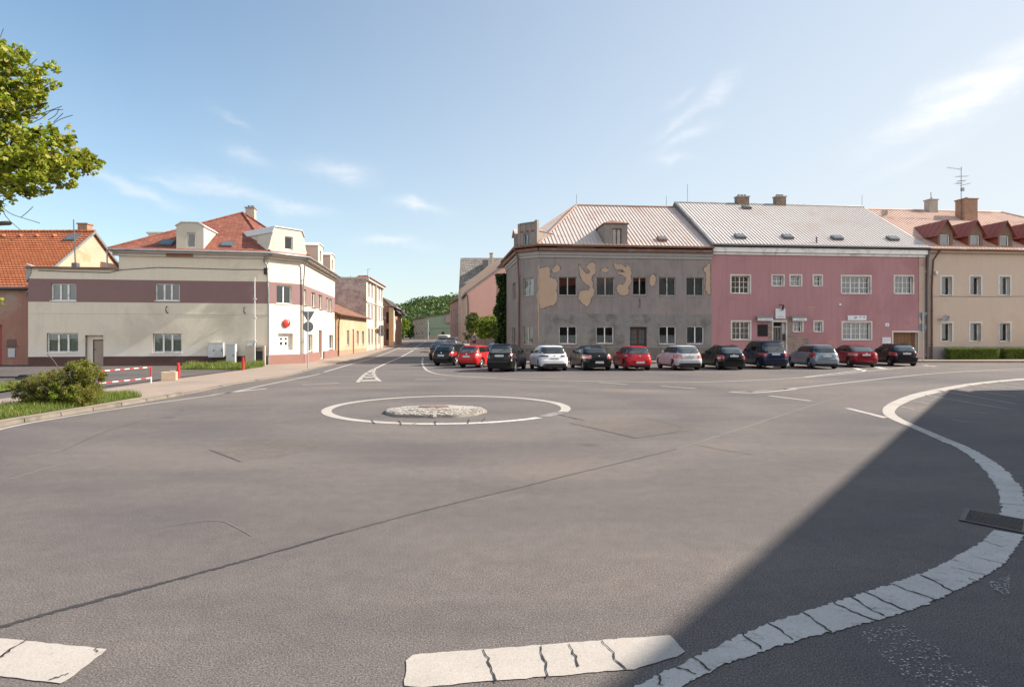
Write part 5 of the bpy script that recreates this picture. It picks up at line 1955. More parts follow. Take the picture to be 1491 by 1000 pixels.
def strokes(fac, r, dep, rows, mat, parent, name='lettering'):
    """lines of small strokes standing for text too small to read: rows = (z fraction, height fraction, x0, x1, n)"""
    a, b, c, d = r
    mb = MB()
    for zf, hf, x0, x1, n in rows:
        for k in range(n):
            if rnd.random() < 0.12:
                continue
            t0 = x0 + (x1 - x0) * (k + 0.15) / n
            t1 = x0 + (x1 - x0) * (k + 0.7) / n
            fac.box(mb, a + (b - a) * t0, a + (b - a) * t1, dep - 0.006, dep - 0.001, c + (d - c) * zf, c + (d - c) * (zf + hf * rnd.uniform(0.6, 1)))
    return mb.build(name, mat, parent)


# signs on the pink wall
mb, r = facebox(FP, 1128, 449.5, 1142, 464, -0.16, -0.06)
sg = thing('shop_sign', 'square white sign with a black lamp over the pink house doorway', 'sign', FP.pt(r[0], -0.1, r[2]))
mb.build('panel', SIGNW, sg)
strokes(FP, r, -0.161, [(0.12, 0.14, 0.15, 0.85, 7), (0.36, 0.05, 0.3, 0.7, 5)], CLOTHG, sg)
mb = MB()
p = FP.pt((r[0] + r[1]) / 2 + 0.08, 0, r[3])
o = FP.pt(0, -1) - FP.pt(0, 0)
mb.tube([p + Vector((-0.1, 0, 0.28)), p + o * 0.22 + Vector((-0.05, 0, 0.3)), p + o * 0.36 + Vector((0, 0, 0.2))], 0.025, 6)
mb.tube([p + o * 0.36 + Vector((0.03, 0, 0.27)), p + o * 0.30 + Vector((-0.02, 0, -0.12))], [0.05, 0.08], 10)
mb.build('lamp', BLACKM, sg)
for nm, px0, px1 in (('left', 1099.5, 1122.5), ('right', 1150, 1171.5)):
    lab = 'pale fabric awning box over the black notice board left of the doorway' if nm == 'left' else 'pale fabric awning box over the small window right of the doorway'
    mb, r = facebox(FP, px0, 460.2, px1, 463, -0.3, -0.02)
    sg = thing('awning', lab, 'awning', FP.pt(r[0], -0.1, r[2]), 'rolled awnings beside the pink house door')
    mb.build('housing', GREYPL, sg)
    mb, r = facebox(FP, px0 + 1, 463.4, px1 - 0.5, 467.2, -0.34, -0.26)
    mb.build('valance', SIGNW, sg)
    strokes(FP, r, -0.341, [(0.25, 0.5, 0.08, 0.92, 11)], CLOTHG, sg)
mb, r = facebox(FP, 1234, 459.3, 1261, 466.4, -0.06, -0.004)
sg = thing('shop_sign', 'long white sign with dark splashes above the wide ground floor window', 'sign', FP.pt(r[0], -0.02, r[2]))
mb.build('panel', SIGNW, sg)
mb = MB()
for cx, cz, w_, hh in ((0.34, 0.55, 0.03, 0.3), (0.45, 0.62, 0.06, 0.28), (0.66, 0.72, 0.055, 0.22), (0.86, 0.68, 0.07, 0.25), (0.40, 0.45, 0.03, 0.35)):
    a, b, c, d = r
    X, Z_ = a + (b - a) * cx, c + (d - c) * cz
    mb.prism([FP.pt(X - w_ * 1.3, -0.066, Z_ + hh * 0.1), FP.pt(X - w_ * 0.2, -0.066, Z_ - hh * 0.12), FP.pt(X + w_ * 1.2, -0.066, Z_ - hh * 0.2), FP.pt(X + w_ * 0.9, -0.066, Z_ + hh * 0.05), FP.pt(X + w_ * 0.1, -0.066, Z_ + hh * 0.2)], FP.pt(0, 0.005) - FP.pt(0, 0))
mb.build('emblem', INKD, sg)
mb, r = facebox(FP, 1289, 470.4, 1294.3, 475.2, -0.03, -0.004)
sg = thing('number_plate', 'small white house number plate on the pink wall left of the garage', 'sign', FP.pt(r[0], 0, r[2]))
mb.build('plate', SIGNW, sg)
strokes(FP, r, -0.031, [(0.3, 0.5, 0.15, 0.85, 3)], INKD, sg)
mb, r = facebox(FP, 1284, 491, 1296, 500, -0.08, -0.004)
sg = thing('notice_case', 'white framed notice case on the pink wall beside the garage door', 'notice case', FP.pt(r[0], 0, r[2]))
mb.build('case', SIGNW, sg)
strokes(FP, r, -0.081, [(0.72, 0.1, 0.1, 0.9, 8), (0.5, 0.08, 0.1, 0.9, 9), (0.3, 0.08, 0.1, 0.7, 7)], CLOTHG, sg)
mb, r = facebox(FP, 1221, 442, 1224, 444.6, -0.1, -0.004)
tag(mb.build('alarm_box', SIGNW, loc=FP.pt(r[0], 0, r[2])), 'tiny white alarm box on the pink wall between the storeys', 'alarm box')
mb = MB()
for k in range(8):
    x = 1176 + k * 1.4
    a, b, c, d = FP.hole(x, 446.5, x + 0.9, 448.3)
    FP.box(mb, a, b, -0.008, -0.002, c, d)
for k in range(4):
    x = 1178 + k * 1.6
    a, b, c, d = FP.hole(x, 450, x + 0.9, 451.4)
    FP.box(mb, a, b, -0.008, -0.002, c, d)
mb.build('faded_lettering', M('ochre_ink', (0.5, 0.36, 0.22), 0.9, 0.1, 3, 0), ph)

# ================================================================ beige house, right
FC0 = A1 + FD * (pR + 0.12)
FC = Fac(FC0, FC0 + FD * 26)
bh = thing('terraced_house', 'beige rendered house with a row of gabled red dormers on a salmon metal roof', 'house', (FC0.x, FC0.y, 0))
ZB = 8.3
cols = [(1371, 1386), (1412.5, 1428), (1455.5, 1470.5)]
hb = []
for a, b in cols:
    hb.append(FC.hole(a, 403, b, 429.5))
    hb.append(FC.hole(a, 470.5, b, 497))
w_ = hb[0][1] - hb[0][0]
st_ = (hb[4][0] - hb[0][0]) / 2
for k in (3, 4, 5, 6):
    for j in (0, 1):
        hb.append((hb[j][0] + st_ * k, hb[j][0] + st_ * k + w_, hb[j][2], hb[j][3]))
zpl = FC.z(1420, 504.5)
mb = MB()
wall(mb, FC, 0, ZB, hb, 0.28, [(0, zpl, 1)], 0, 2)
wall(mb, Fac(FC.P1, FC.P1 + FN * 14), 0, ZB)
wall(mb, Fac(FC.P1 + FN * 14, FC.P0 + FN * 14), 0, ZB)
mb.build('wall', [BEIGE, GREYPL, TRIMW], bh, recalc=False)
for i, h in enumerate(hb):
    window(bh, FC, h, 0.27, 1, None, 0.06, WHITE, GLASS, 'full' if i in (3, 4) else None, CLOTHG, trim=0.13, mt=TRIMW, ms=TRIMW)
zc, zrc = ZB + 0.12, 12.85
ce0, ce1 = FC.pt(-0.05, -0.4, zc), FC.pt(26.3, -0.4, zc)
cr0, cr1 = FC.pt(-0.05, 7.0, zrc), FC.pt(12.9, 7.0, zrc)
cb0, cb1 = FC.pt(-0.05, 14.4, zc), FC.pt(26.3, 14.4, zc)
# hip end: ridge stops, roof falls to the right
roof = slab(bh, 'roof', [(ce0, FC.pt(20.3, -0.4, zc), cr1, cr0), (cr0, cr1, FC.pt(20.3, 14.4, zc), cb0), (FC.pt(20.3, -0.4, zc), FC.pt(20.3, 14.4, zc), cr1)], METAL_C, 0.05)
mb = MB()
ribs(mb, ce0, FC.pt(20.3, -0.4, zc), cr0, cr1, 0.30, 0.03, 0.035)
mb.build('standing_seam', METAL_C, roof)
mb = MB()
mb.tube([cr0 + Vector((0, 0, 0.02)), cr1 + Vector((0, 0, 0.02))], 0.09, 6)
mb.tube([FC.pt(20.3, -0.4, zc), cr1 + Vector((0, 0, 0.02))], 0.09, 6)
mb.build('ridge_cap', METAL_C, roof, smooth=50)
gutter(bh, [ce0 + Vector((0, -0.05, -0.04)), FC.pt(20.3, -0.45, zc - 0.04)], RUSTG, 0.085)
mb = MB()
FC.box(mb, 0, 20.2, -0.28, -0.003, ZB - 0.14, ZB + 0.04)
mb.build('cornice', BEIGE, bh)
a = FC.pt(0.28, -0.14)
pipe(bh, [FC.pt(0.75, -0.42, zc - 0.1), FC.pt(0.6, -0.3, zc - 0.4), (a.x, a.y, zc - 1.0), (a.x, a.y, 0.15)], BROWNP, 0.07)
WD = M('dormer_boards', (0.20, 0.125, 0.085), 0.85, 0.25, 2, 0.4, 30, streak=0.5)
REDCH = M('dormer_cheek_red', (0.27, 0.085, 0.05), 0.75, 0.1, 1.5, 0.1)
d0 = 0.15
fD = Fac(FC.pt(0, d0), FC.pt(26, d0))
dw = fD.s(1387) - fD.s(1366)
dp = fD.s(1430.5) - fD.s(1387)
zb_ = fD.z(1376, 359.5)
zs_ = fD.z(1376, 338)
zpk = fD.z(1376, 321)
for k in range(5):
    s0 = fD.s(1366.3) + dp * k
    s1 = s0 + dw
    m_ = s0 + dw * 0.5
    dormer(bh, FC, s0, s1, zb_ - 0.15, zs_, d0, 4.2, (s0 + dw * 0.12, s0 + dw * 0.80, zb_, zb_ + 0.94), WD, REDROOF, [(s0, zs_), (m_, zpk), (s1, zs_)], 0.22, REDCH,
           dict(panes=1, curtain='full' if k != 2 else None, mc=CLOTHG, fr=0.07), 0.05, True)
for px0, px1, pyt, mt_, pt_, dd in ((1349.5, 1361.5, 292.5, PLASTC, 0, 6.9), (1397.5, 1416.5, 292, BRICKC, 1, 5.4)):
    s_ = None
    fq = Fac(FC.pt(0, dd), FC.pt(26, dd))
    a, b = fq.s(px0), fq.s(px1)
    p = fq.pt((a + b) / 2)
    chimney(bh, p.x, p.y, 11.0, fq.z((px0 + px1) / 2, pyt), b - a, (b - a) * 0.8, mt_, mt_, pt_, 0.1)
    if mt_ is PLASTC:
        q = MB()
        z_ = fq.z(1355, pyt)
        q.tube([(p.x, p.y, z_), (p.x, p.y, z_ + 0.75)], 0.03, 6)
        q.tube([(p.x, p.y, z_ + 0.1), (p.x + 0.1, p.y, z_ + 0.3)], 0.03, 6)
        q.build('flue', ZINCD, bh)
# antenna mast by the brick chimney
fq = Fac(FC.pt(0, 5.2), FC.pt(26, 5.2))
sA = fq.s(1399.5)
p = fq.pt(sA, 0, 11.6)
an = thing('tv_antenna', 'tall thin aerial mast with rods beside the brick chimney on the salmon roof', 'antenna', p)
mb = MB()
zt = fq.z(1399, 243)
mb.tube([p, (p.x, p.y, zt)], 0.025, 6)
mb.build('mast', ZINCD, an)
for px, py, w_, ang in ((1389, 245, 20, -8), (1396, 267, 9, 0), (1405, 269, 14, 14), (1400, 263.5, 12, 4), (1400, 257, 18, 2)):
    mb = MB()
    c = Vector((p.x + (px - 1399.5) * p.y / F, p.y, fq.z(px, py)))
    l = w_ * p.y / F / 2
    u = Vector((math.cos(R(ang)), 0, math.sin(R(ang))))
    mb.tube([c - u * l, c + u * l], 0.014, 5)
    for t in np.linspace(-0.9, 0.9, 6):
        mb.tube([c + u * l * float(t) - Vector((0, 0.22, 0)), c + u * l * float(t) + Vector((0, 0.22, 0))], 0.008, 4)
    mb.build('aerial', ZINCD, an)
mb = MB()
c = Vector((p.x + 0.1, p.y, fq.z(1401, 276)))
mb.box(c.x - 0.1, c.x + 0.13, c.y - 0.08, c.y + 0.08, c.z - 0.14, c.z + 0.14)
mb.build('amplifier_box', ZINC, an)


def dish(name_lab, c, r, o, mat, arm):
    rt = thing('satellite_dish', name_lab, 'satellite dish', c, 'satellite dishes')
    mb = MB()
    mb.lathe(c, o, [(r * 0.15, -0.07), (r * 0.6, -0.045), (r, 0.02), (r * 1.0, 0.03), (r * 0.6, -0.025), (r * 0.15, -0.05)], 22)
    mb.build('dish', mat, rt, smooth=50)
    mb = MB()
    mb.tube([c - Vector(o) * 0.05, c + Vector(arm)], 0.025, 6)
    mb.tube([c - Vector((0, 0, r * 0.9)), c + Vector(o) * 0.4], 0.014, 5)
    mb.box(c.x + o[0] * 0.4 - 0.04, c.x + o[0] * 0.4 + 0.04, c.y + o[1] * 0.4 - 0.04, c.y + o[1] * 0.4 + 0.04, c.z + o[2] * 0.4 - 0.05, c.z + o[2] * 0.4 + 0.03)
    mb.build('bracket', ZINCD, rt)
    return rt


DISHM = M('dish_grey', (0.30, 0.29, 0.285), 0.5, 0.06, 3, 0)
c = FC.pt(FC.s(1370.5), -0.42, FC.z(1370, 463.5))
dish('grey satellite dish mounted on the beige wall above a ground floor window', c, 0.25, Vector((-0.1, -0.95, 0.25)).normalized(), DISHM, (-0.32, 0.42, -0.12))
c = hit(1285.5, 314, ce0, ce1, cr0)
dish('round satellite dish on the salmon metal roof beside the pale roof verge', c + Vector((0, -0.2, 0.2)), 0.28, Vector((-0.1, -0.95, 0.25)).normalized(), PLASTC, (0, 0.3, -0.3))
mb = MB()
p = FC.pt(FC.s(1362), 0, FC.z(1362, 397))
mb.box(p.x - 0.1, p.x + 0.08, p.y - 0.16, p.y - 0.01, p.z - 0.06, p.z + 0.1)
mb.lathe(p + Vector((0.02, -0.14, -0.1)), (0, 0, 1), [(0.02, -0.1), (0.08, -0.06), (0.09, 0.04)], 12)
tag(mb.build('security_camera', SIGNW, loc=p, smooth=40), 'small white dome camera on the beige wall near the downpipe', 'camera')
mb = MB()
mb.tube([FC.pt(0.3, -0.02, FC.z(1352, 431.5)), FC.pt(5, -0.02, FC.z(1420, 432)), FC.pt(10, -0.02, FC.z(1480, 430.8)), FC.pt(20, -0.02, FC.z(1480, 430.8))], 0.012, 4)
mb.build('cable', ZINCD, bh)
# ================================================================ houses along the far street, left side
GLASSD = M('dark_window_glass', (0.05, 0.055, 0.06), 0.1, 0.2, 2, 0, spec=0.8)


def simple_windows(parent, fac, hs, dep=0.14, panes=2, sill=True, mf=None):
    for h in hs:
        window(parent, fac, h, dep, panes, None, 0.06, mf or WHITE, GLASSD, None, None, sill=sill, ms=GREYPL)


# low orange house
ORR = M('apricot_render', (0.46, 0.32, 0.20), 0.92, 0.08, 0.6, 0.3, 50, streak=0.15, stain=(0.55, 0.4, 0.28), stain_s=0.5)
P_ = Vector((-15.95, 56.2))
Q_ = Vector((-16.45, 69.9))
f1 = Fac(P_, Q_)
h1 = thing('low_house', 'low apricot house with a brown tiled roof next to the cream corner house', 'house', (P_.x, P_.y, 0))
hs = []
for a, b in ((505, 508.5), (519, 522.3), (527, 530)):
    hs.append((f1.s(a), f1.s(b), 1.0, 2.45))
d1 = (f1.s(513), f1.s(515.5), 0.1, 2.6)
mb = MB()
wall(mb, f1, 0, 3.95, hs + [d1], 0.2, [(0, 0.55, 1)])
fa = Fac(P_ + Vector((-8, -0.6)), P_)
wall(mb, fa, 0, 3.95, m=2)
mb.poly([fa.pt(0, 0, 3.95), fa.pt(8.02, 0, 3.95), fa.pt(4.2, 0, 5.6)], 2)
mb.build('wall', [ORR, M('apricot_plinth', (0.40, 0.22, 0.15), 0.9, 0.15, 1, 0.3), M('ochre_gable', (0.50, 0.25, 0.10), 0.9, 0.1, 1, 0.3)], h1, recalc=False)
simple_windows(h1, f1, hs, 0.12, 2)
mb = MB()
f1.box(mb, d1[0], d1[1], 0.12, 0.16, 0.1, 2.6)
mb.build('door', WOODL, h1)
e0, e1 = f1.pt(-0.3, -0.4, 3.9), f1.pt(f1.L, -0.4, 3.9)
r0, r1 = f1.pt(-0.3, 4.0, 5.75), f1.pt(f1.L, 4.0, 5.75)
slab(h1, 'roof', [(e0, e1, r1, r0), (r0, r1, f1.pt(f1.L, 8.3, 3.9), f1.pt(-0.3, 8.3, 3.9))], OLD_T, 0.12)
gutter(h1, [e0 + Vector((0.05, 0, -0.05)), e1 + Vector((0.05, 0, -0.05))], BROWNP, 0.07)
a = f1.pt(0.35, -0.1)
pipe(h1, [e0 + Vector((0.05, 0.2, -0.1)), (a.x + 0.1, a.y, 3.5), (a.x, a.y, 3.2), (a.x, a.y, 0.05)], BROWNP, 0.07)
mb = MB()
fa.box(mb, 6.6, 7.6, -0.06, -0.01, 0, 2.4)
mb.build('gate', WOODD, h1)

# tall white house with a bare brick party wall
f2 = Fac((-16.5, 70.0), (-17.45, 83.5))
WHR = M('off_white_render', (0.50, 0.46, 0.40), 0.9, 0.06, 0.6, 0.2, 50, streak=0.12)
BRW = brick_mat('weathered_party_wall', (0.50, 0.34, 0.29), (0.40, 0.28, 0.25), (0.52, 0.45, 0.41), bw=0.5, bh=0.16, ms=0.03, bump=0.7, var=0.5, blot=(0.53, 0.46, 0.42))
h2 = thing('town_house', 'tall white town house with a bare weathered brick party wall and red roof', 'house', (-16.5, 70, 0))
hs = []
for k, s_ in enumerate((1.3, 3.6, 7.2, 9.5, 12.0)):
    for z in (3.7, 6.3):
        hs.append((s_, s_ + 1.05, z + g(76), z + 1.65 + g(76)))
for s_ in (1.2, 3.6, 6.4, 9.2):
    hs.append((s_, s_ + 1.2, 0.75 + g(76), 2.5 + g(76)))
ztop = 8.55
mb = MB()
wall(mb, f2, 0, ztop, hs, 0.2, [(0, 2.9, 2)])
fb = Fac((-27, 69.2), (-16.5, 70.0))
wall(mb, fb, 0, ztop - 0.15, m=1)
wall(mb, Fac(f2.P1, f2.P1 + Vector((-10, 1))), 0, ztop, m=3)
mb.build('wall', [WHR, BRW, M('pale_shopfront', (0.46, 0.385, 0.31), 0.9, 0.1, 0.8, 0.2), CREAM], h2, recalc=False)
simple_windows(h2, f2, hs)
mb = MB()
f2.box(mb, 6.2, 6.35, -0.25, -0.01, 2.9, ztop)
f2.box(mb, 0, 13.5, -0.1, -0.005, 5.75, 5.9)
f2.box(mb, 0, 13.5, -0.3, -0.005, ztop - 0.3, ztop)
fb.box(mb, 0, 10.5, -0.03, 0.3, ztop - 0.149, ztop + 0.02)
mb.build('cornice', WHR, h2)
e0, e1 = f2.pt(0.2, -0.45, ztop + 0.05), f2.pt(13.6, -0.45, ztop + 0.05)
r0, r1 = f2.pt(2.0, 1.1, ztop + 0.42), f2.pt(12.2, 1.4, ztop + 0.42)
slab(h2, 'roof', [(e0, e1, r1, r0), (r0, r1, f2.pt(13.6, 5, ztop - 1.5), f2.pt(0.5, 5, ztop - 1.5)), (e1, f2.pt(13.6, 5, ztop - 1.5), r1), (f2.pt(0.5, 5, ztop - 1.5), e0, r0)], RED_T, 0.08)
chimney(h2, -17.3, 72.0, 8.6, at(540, 402.5, 72).z, 0.9, 0.5, BRICKD)
mb = MB()
p = at(497.5, 410, 70.5)
mb.lathe(p + Vector((0, 0, -0.2)), (0, 0, 1), [(0.16, 0), (0.16, 0.5), (0.2, 0.52), (0.1, 0.75)], 10)
mb.build('chimney_pot', PLASTC, h2)
mb = MB()
for px, y0, y1 in ((510.5, 411, 401.5), (535.5, 404, 392)):
    a, b = at(px, y0, 70.8), at(px, y1, 70.8)
    mb.tube([a, b], 0.025, 5)
    if px > 530:
        mb.tube([b, b + Vector((0.3, 0, 0))], 0.02, 5)
mb.build('roof_pole', ZINCD, h2)

# red brick house and its lean-to, then the yellow house
RBK = brick_mat('red_brick_wall', (0.50, 0.22, 0.14), (0.58, 0.28, 0.18), (0.42, 0.31, 0.25), bw=0.5, bh=0.15, ms=0.02, bump=0.5, var=0.35)
YE = M('yellow_render', (0.62, 0.44, 0.24), 0.9, 0.08, 0.7, 0.2, 50, streak=0.12)
h3 = thing('brick_house', 'red brick gabled house behind the white town house with a sloping dark roof', 'house', (-19.5, 92, 0))
gx0, gx1, gy = at(548, 0, 93).x, at(574.5, 0, 93).x, 93.0
mb = MB()
ft = Fac((gx0, gy), (gx1, gy))
zl, zr2 = at(557, 433, gy).z, at(574.5, 450, gy).z
mb.poly([(gx0, gy, 0), (gx1, gy, 0), (gx1, gy, zr2), (at(557, 0, gy).x, gy, zl), (gx0, gy, zl)])
wall(mb, Fac((gx1, gy), (gx1 - 0.6, gy + 9)), 0, zr2)
mb.build('wall', RBK, h3, recalc=False)
a, b = Vector((at(556, 0, gy).x, gy - 0.2, zl + 0.1)), Vector((at(580.5, 0, gy).x, gy - 0.2, at(0, 454.5, gy).z))
slab(h3, 'roof', [(a, b, b + Vector((-1, 14, 0)), a + Vector((-1, 14, 0))), (a, a + Vector((-1, 14, 0)), a + Vector((-8, 14, -3)), a + Vector((-8, 0, -3)))], M('dark_roof_felt', (0.07, 0.055, 0.05), 0.9, 0.2, 1, 0.1), 0.18)
ln = thing('lean_to', 'small red brick lean-to with a dark sloping roof in front of the brick house', 'shed', (-18.6, 85.5, 0))
fl = Fac((-18.05, 84.3), (-18.9, 91))
mb = MB()
hs = [(1.0, 2.2, 0.8, 2.3), (3.2, 4.6, 0.8, 2.3), (3.4, 4.4, 3.1, 4.0)]
wall(mb, fl, 0, 4.5, hs, 0.2)
wall(mb, Fac((-21, 84.1), (-18.05, 84.3)), 0, 4.5)
mb.build('wall', RBK, ln, recalc=False)
simple_windows(ln, fl, hs, 0.1, 2)
slab(ln, 'roof', [((-17.7, 84.0, 4.6), (-18.6, 91.2, 4.6), (-21.5, 91.2, 5.6), (-20.6, 84.0, 5.6))], ZINCD, 0.12)
h4 = thing('yellow_house', 'tall narrow yellow house with a pale street front further up the street', 'house', (-19, 97, 0))
yx0, yx1, yy = at(566.3, 0, 91.6).x, at(573.2, 0, 91.6).x, 91.6
ztp = at(570, 447.5, yy).z
mb = MB()
wall(mb, Fac((yx0, yy), (yx1, yy)), 0, ztp)
f4 = Fac((yx1, yy), (yx1 - 0.95, yy + 12))
hs = [(s_, s_ + 1.2, z, z + 1.6) for s_ in (1.5, 4.5, 7.5) for z in (1.4, 3.9)]
wall(mb, f4, 0, ztp - 0.1, hs, 0.15, m=1)
mb.build('wall', [YE, WHR], h4, recalc=False)
simple_windows(h4, f4, hs, 0.1, 2)
slab(h4, 'roof', [((yx1 + 0.5, yy - 0.4, ztp + 0.05), (yx1 - 0.5, yy + 12.3, ztp + 0.05), (yx1 - 1.9, yy + 12.3, ztp + 0.5), (yx0 - 0.2, yy - 0.4, ztp + 0.5))], GREYPL, 0.15)
h5 = thing('yellow_house', 'low pale yellow house last in the row before the green trees', 'house', (-20.5, 112, 0))
f5 = Fac((at(580.5, 0, 112).x, 112), (at(582.5, 0, 128).x, 128))
hs = [(s_, s_ + 1.2, 1.8, 3.4) for s_ in (2, 6, 10)]
mb = MB()
wall(mb, f5, 0, at(0, 468, 112).z, hs, 0.15)
wall(mb, Fac(f5.P0 + Vector((-6, 0)), f5.P0), 0, at(0, 468, 112).z)
mb.build('wall', YE, h5, recalc=False)
simple_windows(h5, f5, hs, 0.1, 2)
zt = at(0, 468, 112).z
slab(h5, 'roof', [(f5.pt(-0.3, -0.4, zt), f5.pt(16.3, -0.4, zt), f5.pt(16.3, 5, zt + 2), f5.pt(-0.3, 5, zt + 2))], RED_T, 0.12)

# green works building closing the street
h6 = thing('works_building', 'long green sheet clad building with a tan brick wing closing the far street', 'building', (-20, 156, 0))
GRN = M('green_cladding', (0.215, 0.265, 0.185), 0.75, 0.08, 0.4, 0.1, 20, streak=0.15)
TANB = M('tan_render', (0.34, 0.265, 0.20), 0.9, 0.12, 0.6, 0.2, 40)
Yg = 156.0
fg_ = Fac((at(618.5, 0, Yg).x, Yg), (at(690, 0, Yg).x, Yg))
ft_ = Fac((at(601, 0, Yg + 4).x, Yg + 4), (at(618.5, 0, Yg).x, Yg))
wgs = [fg_.hole(622.3, 466, 625.8, 471), fg_.hole(623.5, 483.5, 626.5, 488.5)]
wts = [ft_.hole(a, b, c, d) for a, b, c, d in ((605, 469, 607, 474), (609, 469, 611, 474), (613, 469, 615.5, 474), (605, 483, 607, 488), (609, 483, 611.5, 488), (613.5, 482, 616, 488))]
mb = MB()
z0_ = at(0, 461.5, Yg).z
wall(mb, fg_, 0, z0_, wgs, 0.15, [(0, g(Yg) + 0.75, 2)])
mb.poly([fg_.pt(0, 0, z0_), fg_.pt(fg_.L, 0, z0_), fg_.pt(fg_.L, 0, z0_ + 0.4), fg_.pt(fg_.s(668), 0, at(0, 456, Yg).z), fg_.pt(fg_.s(655), 0, at(0, 456.5, Yg).z)])
wall(mb, ft_, 0, z0_ - 0.3, wts, 0.15, m=1)
mb.build('wall', [GRN, TANB, TANB], h6, recalc=False)
simple_windows(h6, fg_, wgs, 0.1, 1)
simple_windows(h6, ft_, wts, 0.1, 1)
mb = MB()
fg_.box(mb, 0, fg_.L, -0.06, -0.01, at(0, 477.8, Yg).z - 0.12, at(0, 477.8, Yg).z)
mb.build('girt', M('dark_green_strip', (0.09, 0.14, 0.09), 0.7, 0.1, 1, 0), h6)
slab(h6, 'roof', [(ft_.pt(-0.6, -0.5, z0_ - 0.45), ft_.pt(ft_.L + 0.4, -0.5, z0_ + 0.1), fg_.pt(0.3, 12, z0_ + 0.6), ft_.pt(-0.6, 12, z0_ - 0.1)),
                  (fg_.pt(0, -0.2, z0_ + 0.12), fg_.pt(fg_.s(655), -0.2, at(0, 456, Yg).z), fg_.pt(fg_.s(655), 14, at(0, 456, Yg).z), fg_.pt(0, 14, z0_ + 0.12))], M('brown_felt', (0.16, 0.10, 0.075), 0.9, 0.15, 1, 0.1), 0.25)
mb = MB()
fg_.box(mb, fg_.s(649), fg_.s(662), -0.6, -0.02, at(0, 470, Yg).z, at(0, 459, Yg).z)
mb.build('ribbed_canopy', M('mauve_sheet', (0.33, 0.22, 0.21), 0.7, 0.1, 2, 0.1, streak=0.6), h6)
mb = MB()
fg_.box(mb, fg_.s(643), fg_.s(647), -0.05, -0.01, g(Yg), at(0, 483, Yg).z)
mb.build('door', DARKIN, h6)

# ================================================================ right side of the far street
PGB = M('salmon_gable', (0.60, 0.36, 0.305), 0.92, 0.07, 0.6, 0.3, 50, streak=0.12)
PEACH = M('peach_gable', (0.60, 0.44, 0.34), 0.92, 0.08, 0.6, 0.3, 50, streak=0.1)
Y1 = 85.0
h7 = thing('gabled_house', 'salmon pink house showing its blank gable wall above the garden bushes', 'house', (at(680, 0, Y1).x, Y1, 0))
xg = at(680, 0, Y1).x
zc_ = at(0, 424, Y1).z
xr, zr3 = xg + 7.4, zc_ + 7.4 * 0.72
fS = Fac((xg - 1.3, Y1 + 10), (xg, Y1))
hs = [(s_, s_ + 1.1, z, z + 1.7) for s_ in (1.2, 4.2, 7.2) for z in (2.2, 5.2)]
mb = MB()
mb.poly([(xg, Y1, 0), (xr + 7.4, Y1, 0), (xr + 7.4, Y1, zc_), (xr, Y1, zr3), (xg, Y1, zc_)])
wall(mb, fS, 0, zc_, hs, 0.15, m=1)
mb.build('wall', [PGB, PEACH], h7, recalc=False)
simple_windows(h7, fS, hs, 0.1, 2)
slab(h7, 'roof', [((xg - 0.4, Y1 - 0.15, zc_ - 0.2), (xr, Y1 - 0.15, zr3 + 0.1), (xr - 1.3, Y1 + 10, zr3 + 0.1), (xg - 1.7, Y1 + 10, zc_ - 0.2)),
                  ((xr, Y1 - 0.15, zr3 + 0.1), (xr + 7.8, Y1 - 0.15, zc_ - 0.2), (xr + 6.5, Y1 + 10, zc_ - 0.2), (xr - 1.3, Y1 + 10, zr3 + 0.1))], M('grey_verge', (0.22, 0.215, 0.22), 0.7, 0.15, 1, 0.1), 0.3)
pipe(h7, [(xg - 0.3, Y1 - 0.1, zc_ - 0.25), (xg + 0.15, Y1 - 0.12, zc_ - 0.7), (xg + 0.15, Y1 - 0.12, 0.9)], ZINCD, 0.09)
Y2 = 95.2
h8 = thing('town_house', 'tall house with a steep grey slate roof behind the salmon gable', 'house', (at(670, 0, Y2).x, Y2, 0))
xg2 = at(671.5, 0, Y2).x
ze2, zr4 = at(0, 418, Y2).z, at(0, 375, Y2 + 5).z
f8 = Fac((xg2 - 1.4, Y2 + 11), (xg2, Y2))
hs = [(s_, s_ + 1.1, z, z + 1.7) for s_ in (1.2, 4.2, 7.2) for z in (2.5, 5.5, 7.6)]
mb = MB()
wall(mb, f8, 0, ze2, hs, 0.15)
# peach fire wall rising beside its lower roof
mb.poly([(xg2, Y2, 0), (xg2 + 12, Y2, 0), (xg2 + 12, Y2, ze2 + 6.2), (at(716, 0, Y2).x, Y2, at(0, 382, Y2).z), (xg2, Y2, ze2 - 0.2)], 1)
mb.build('wall', [PEACH, PEACH], h8, recalc=False)
simple_windows(h8, f8, hs, 0.1, 2)
xe = xg2 + 12
slab(h8, 'roof', [((xg2 - 0.25, Y2 + 0.3, ze2), (xe, Y2 + 0.3, ze2), (xe, Y2 + 5.4, zr4), (xg2 - 0.55, Y2 + 5.4, zr4)),
                  ((xg2 - 0.55, Y2 + 5.4, zr4), (xe, Y2 + 5.4, zr4), (xe, Y2 + 10.8, ze2), (xg2 - 1.3, Y2 + 10.8, ze2))], SLATE, 0.15)
mb = MB()
mb.poly([(xg2 - 0.1, Y2 + 0.4, ze2 - 0.2), (xg2 - 0.4, Y2 + 5.4, zr4 - 0.2), (xg2 - 1.2, Y2 + 10.6, ze2 - 0.2)])
mb.build('gable', PEACH, h8)
a, b = at(713, 0, Y2 + 1), at(717.5, 0, Y2 + 1)
chimney(h8, (a.x + b.x) / 2, Y2 + 1, ze2, at(0, 369.5, Y2 + 1).z, (b.x - a.x), 0.6, PLASTC, BRICKD)
mb = MB()
a, b = at(703, 0, Y2 + 2), at(711, 0, Y2 + 2)
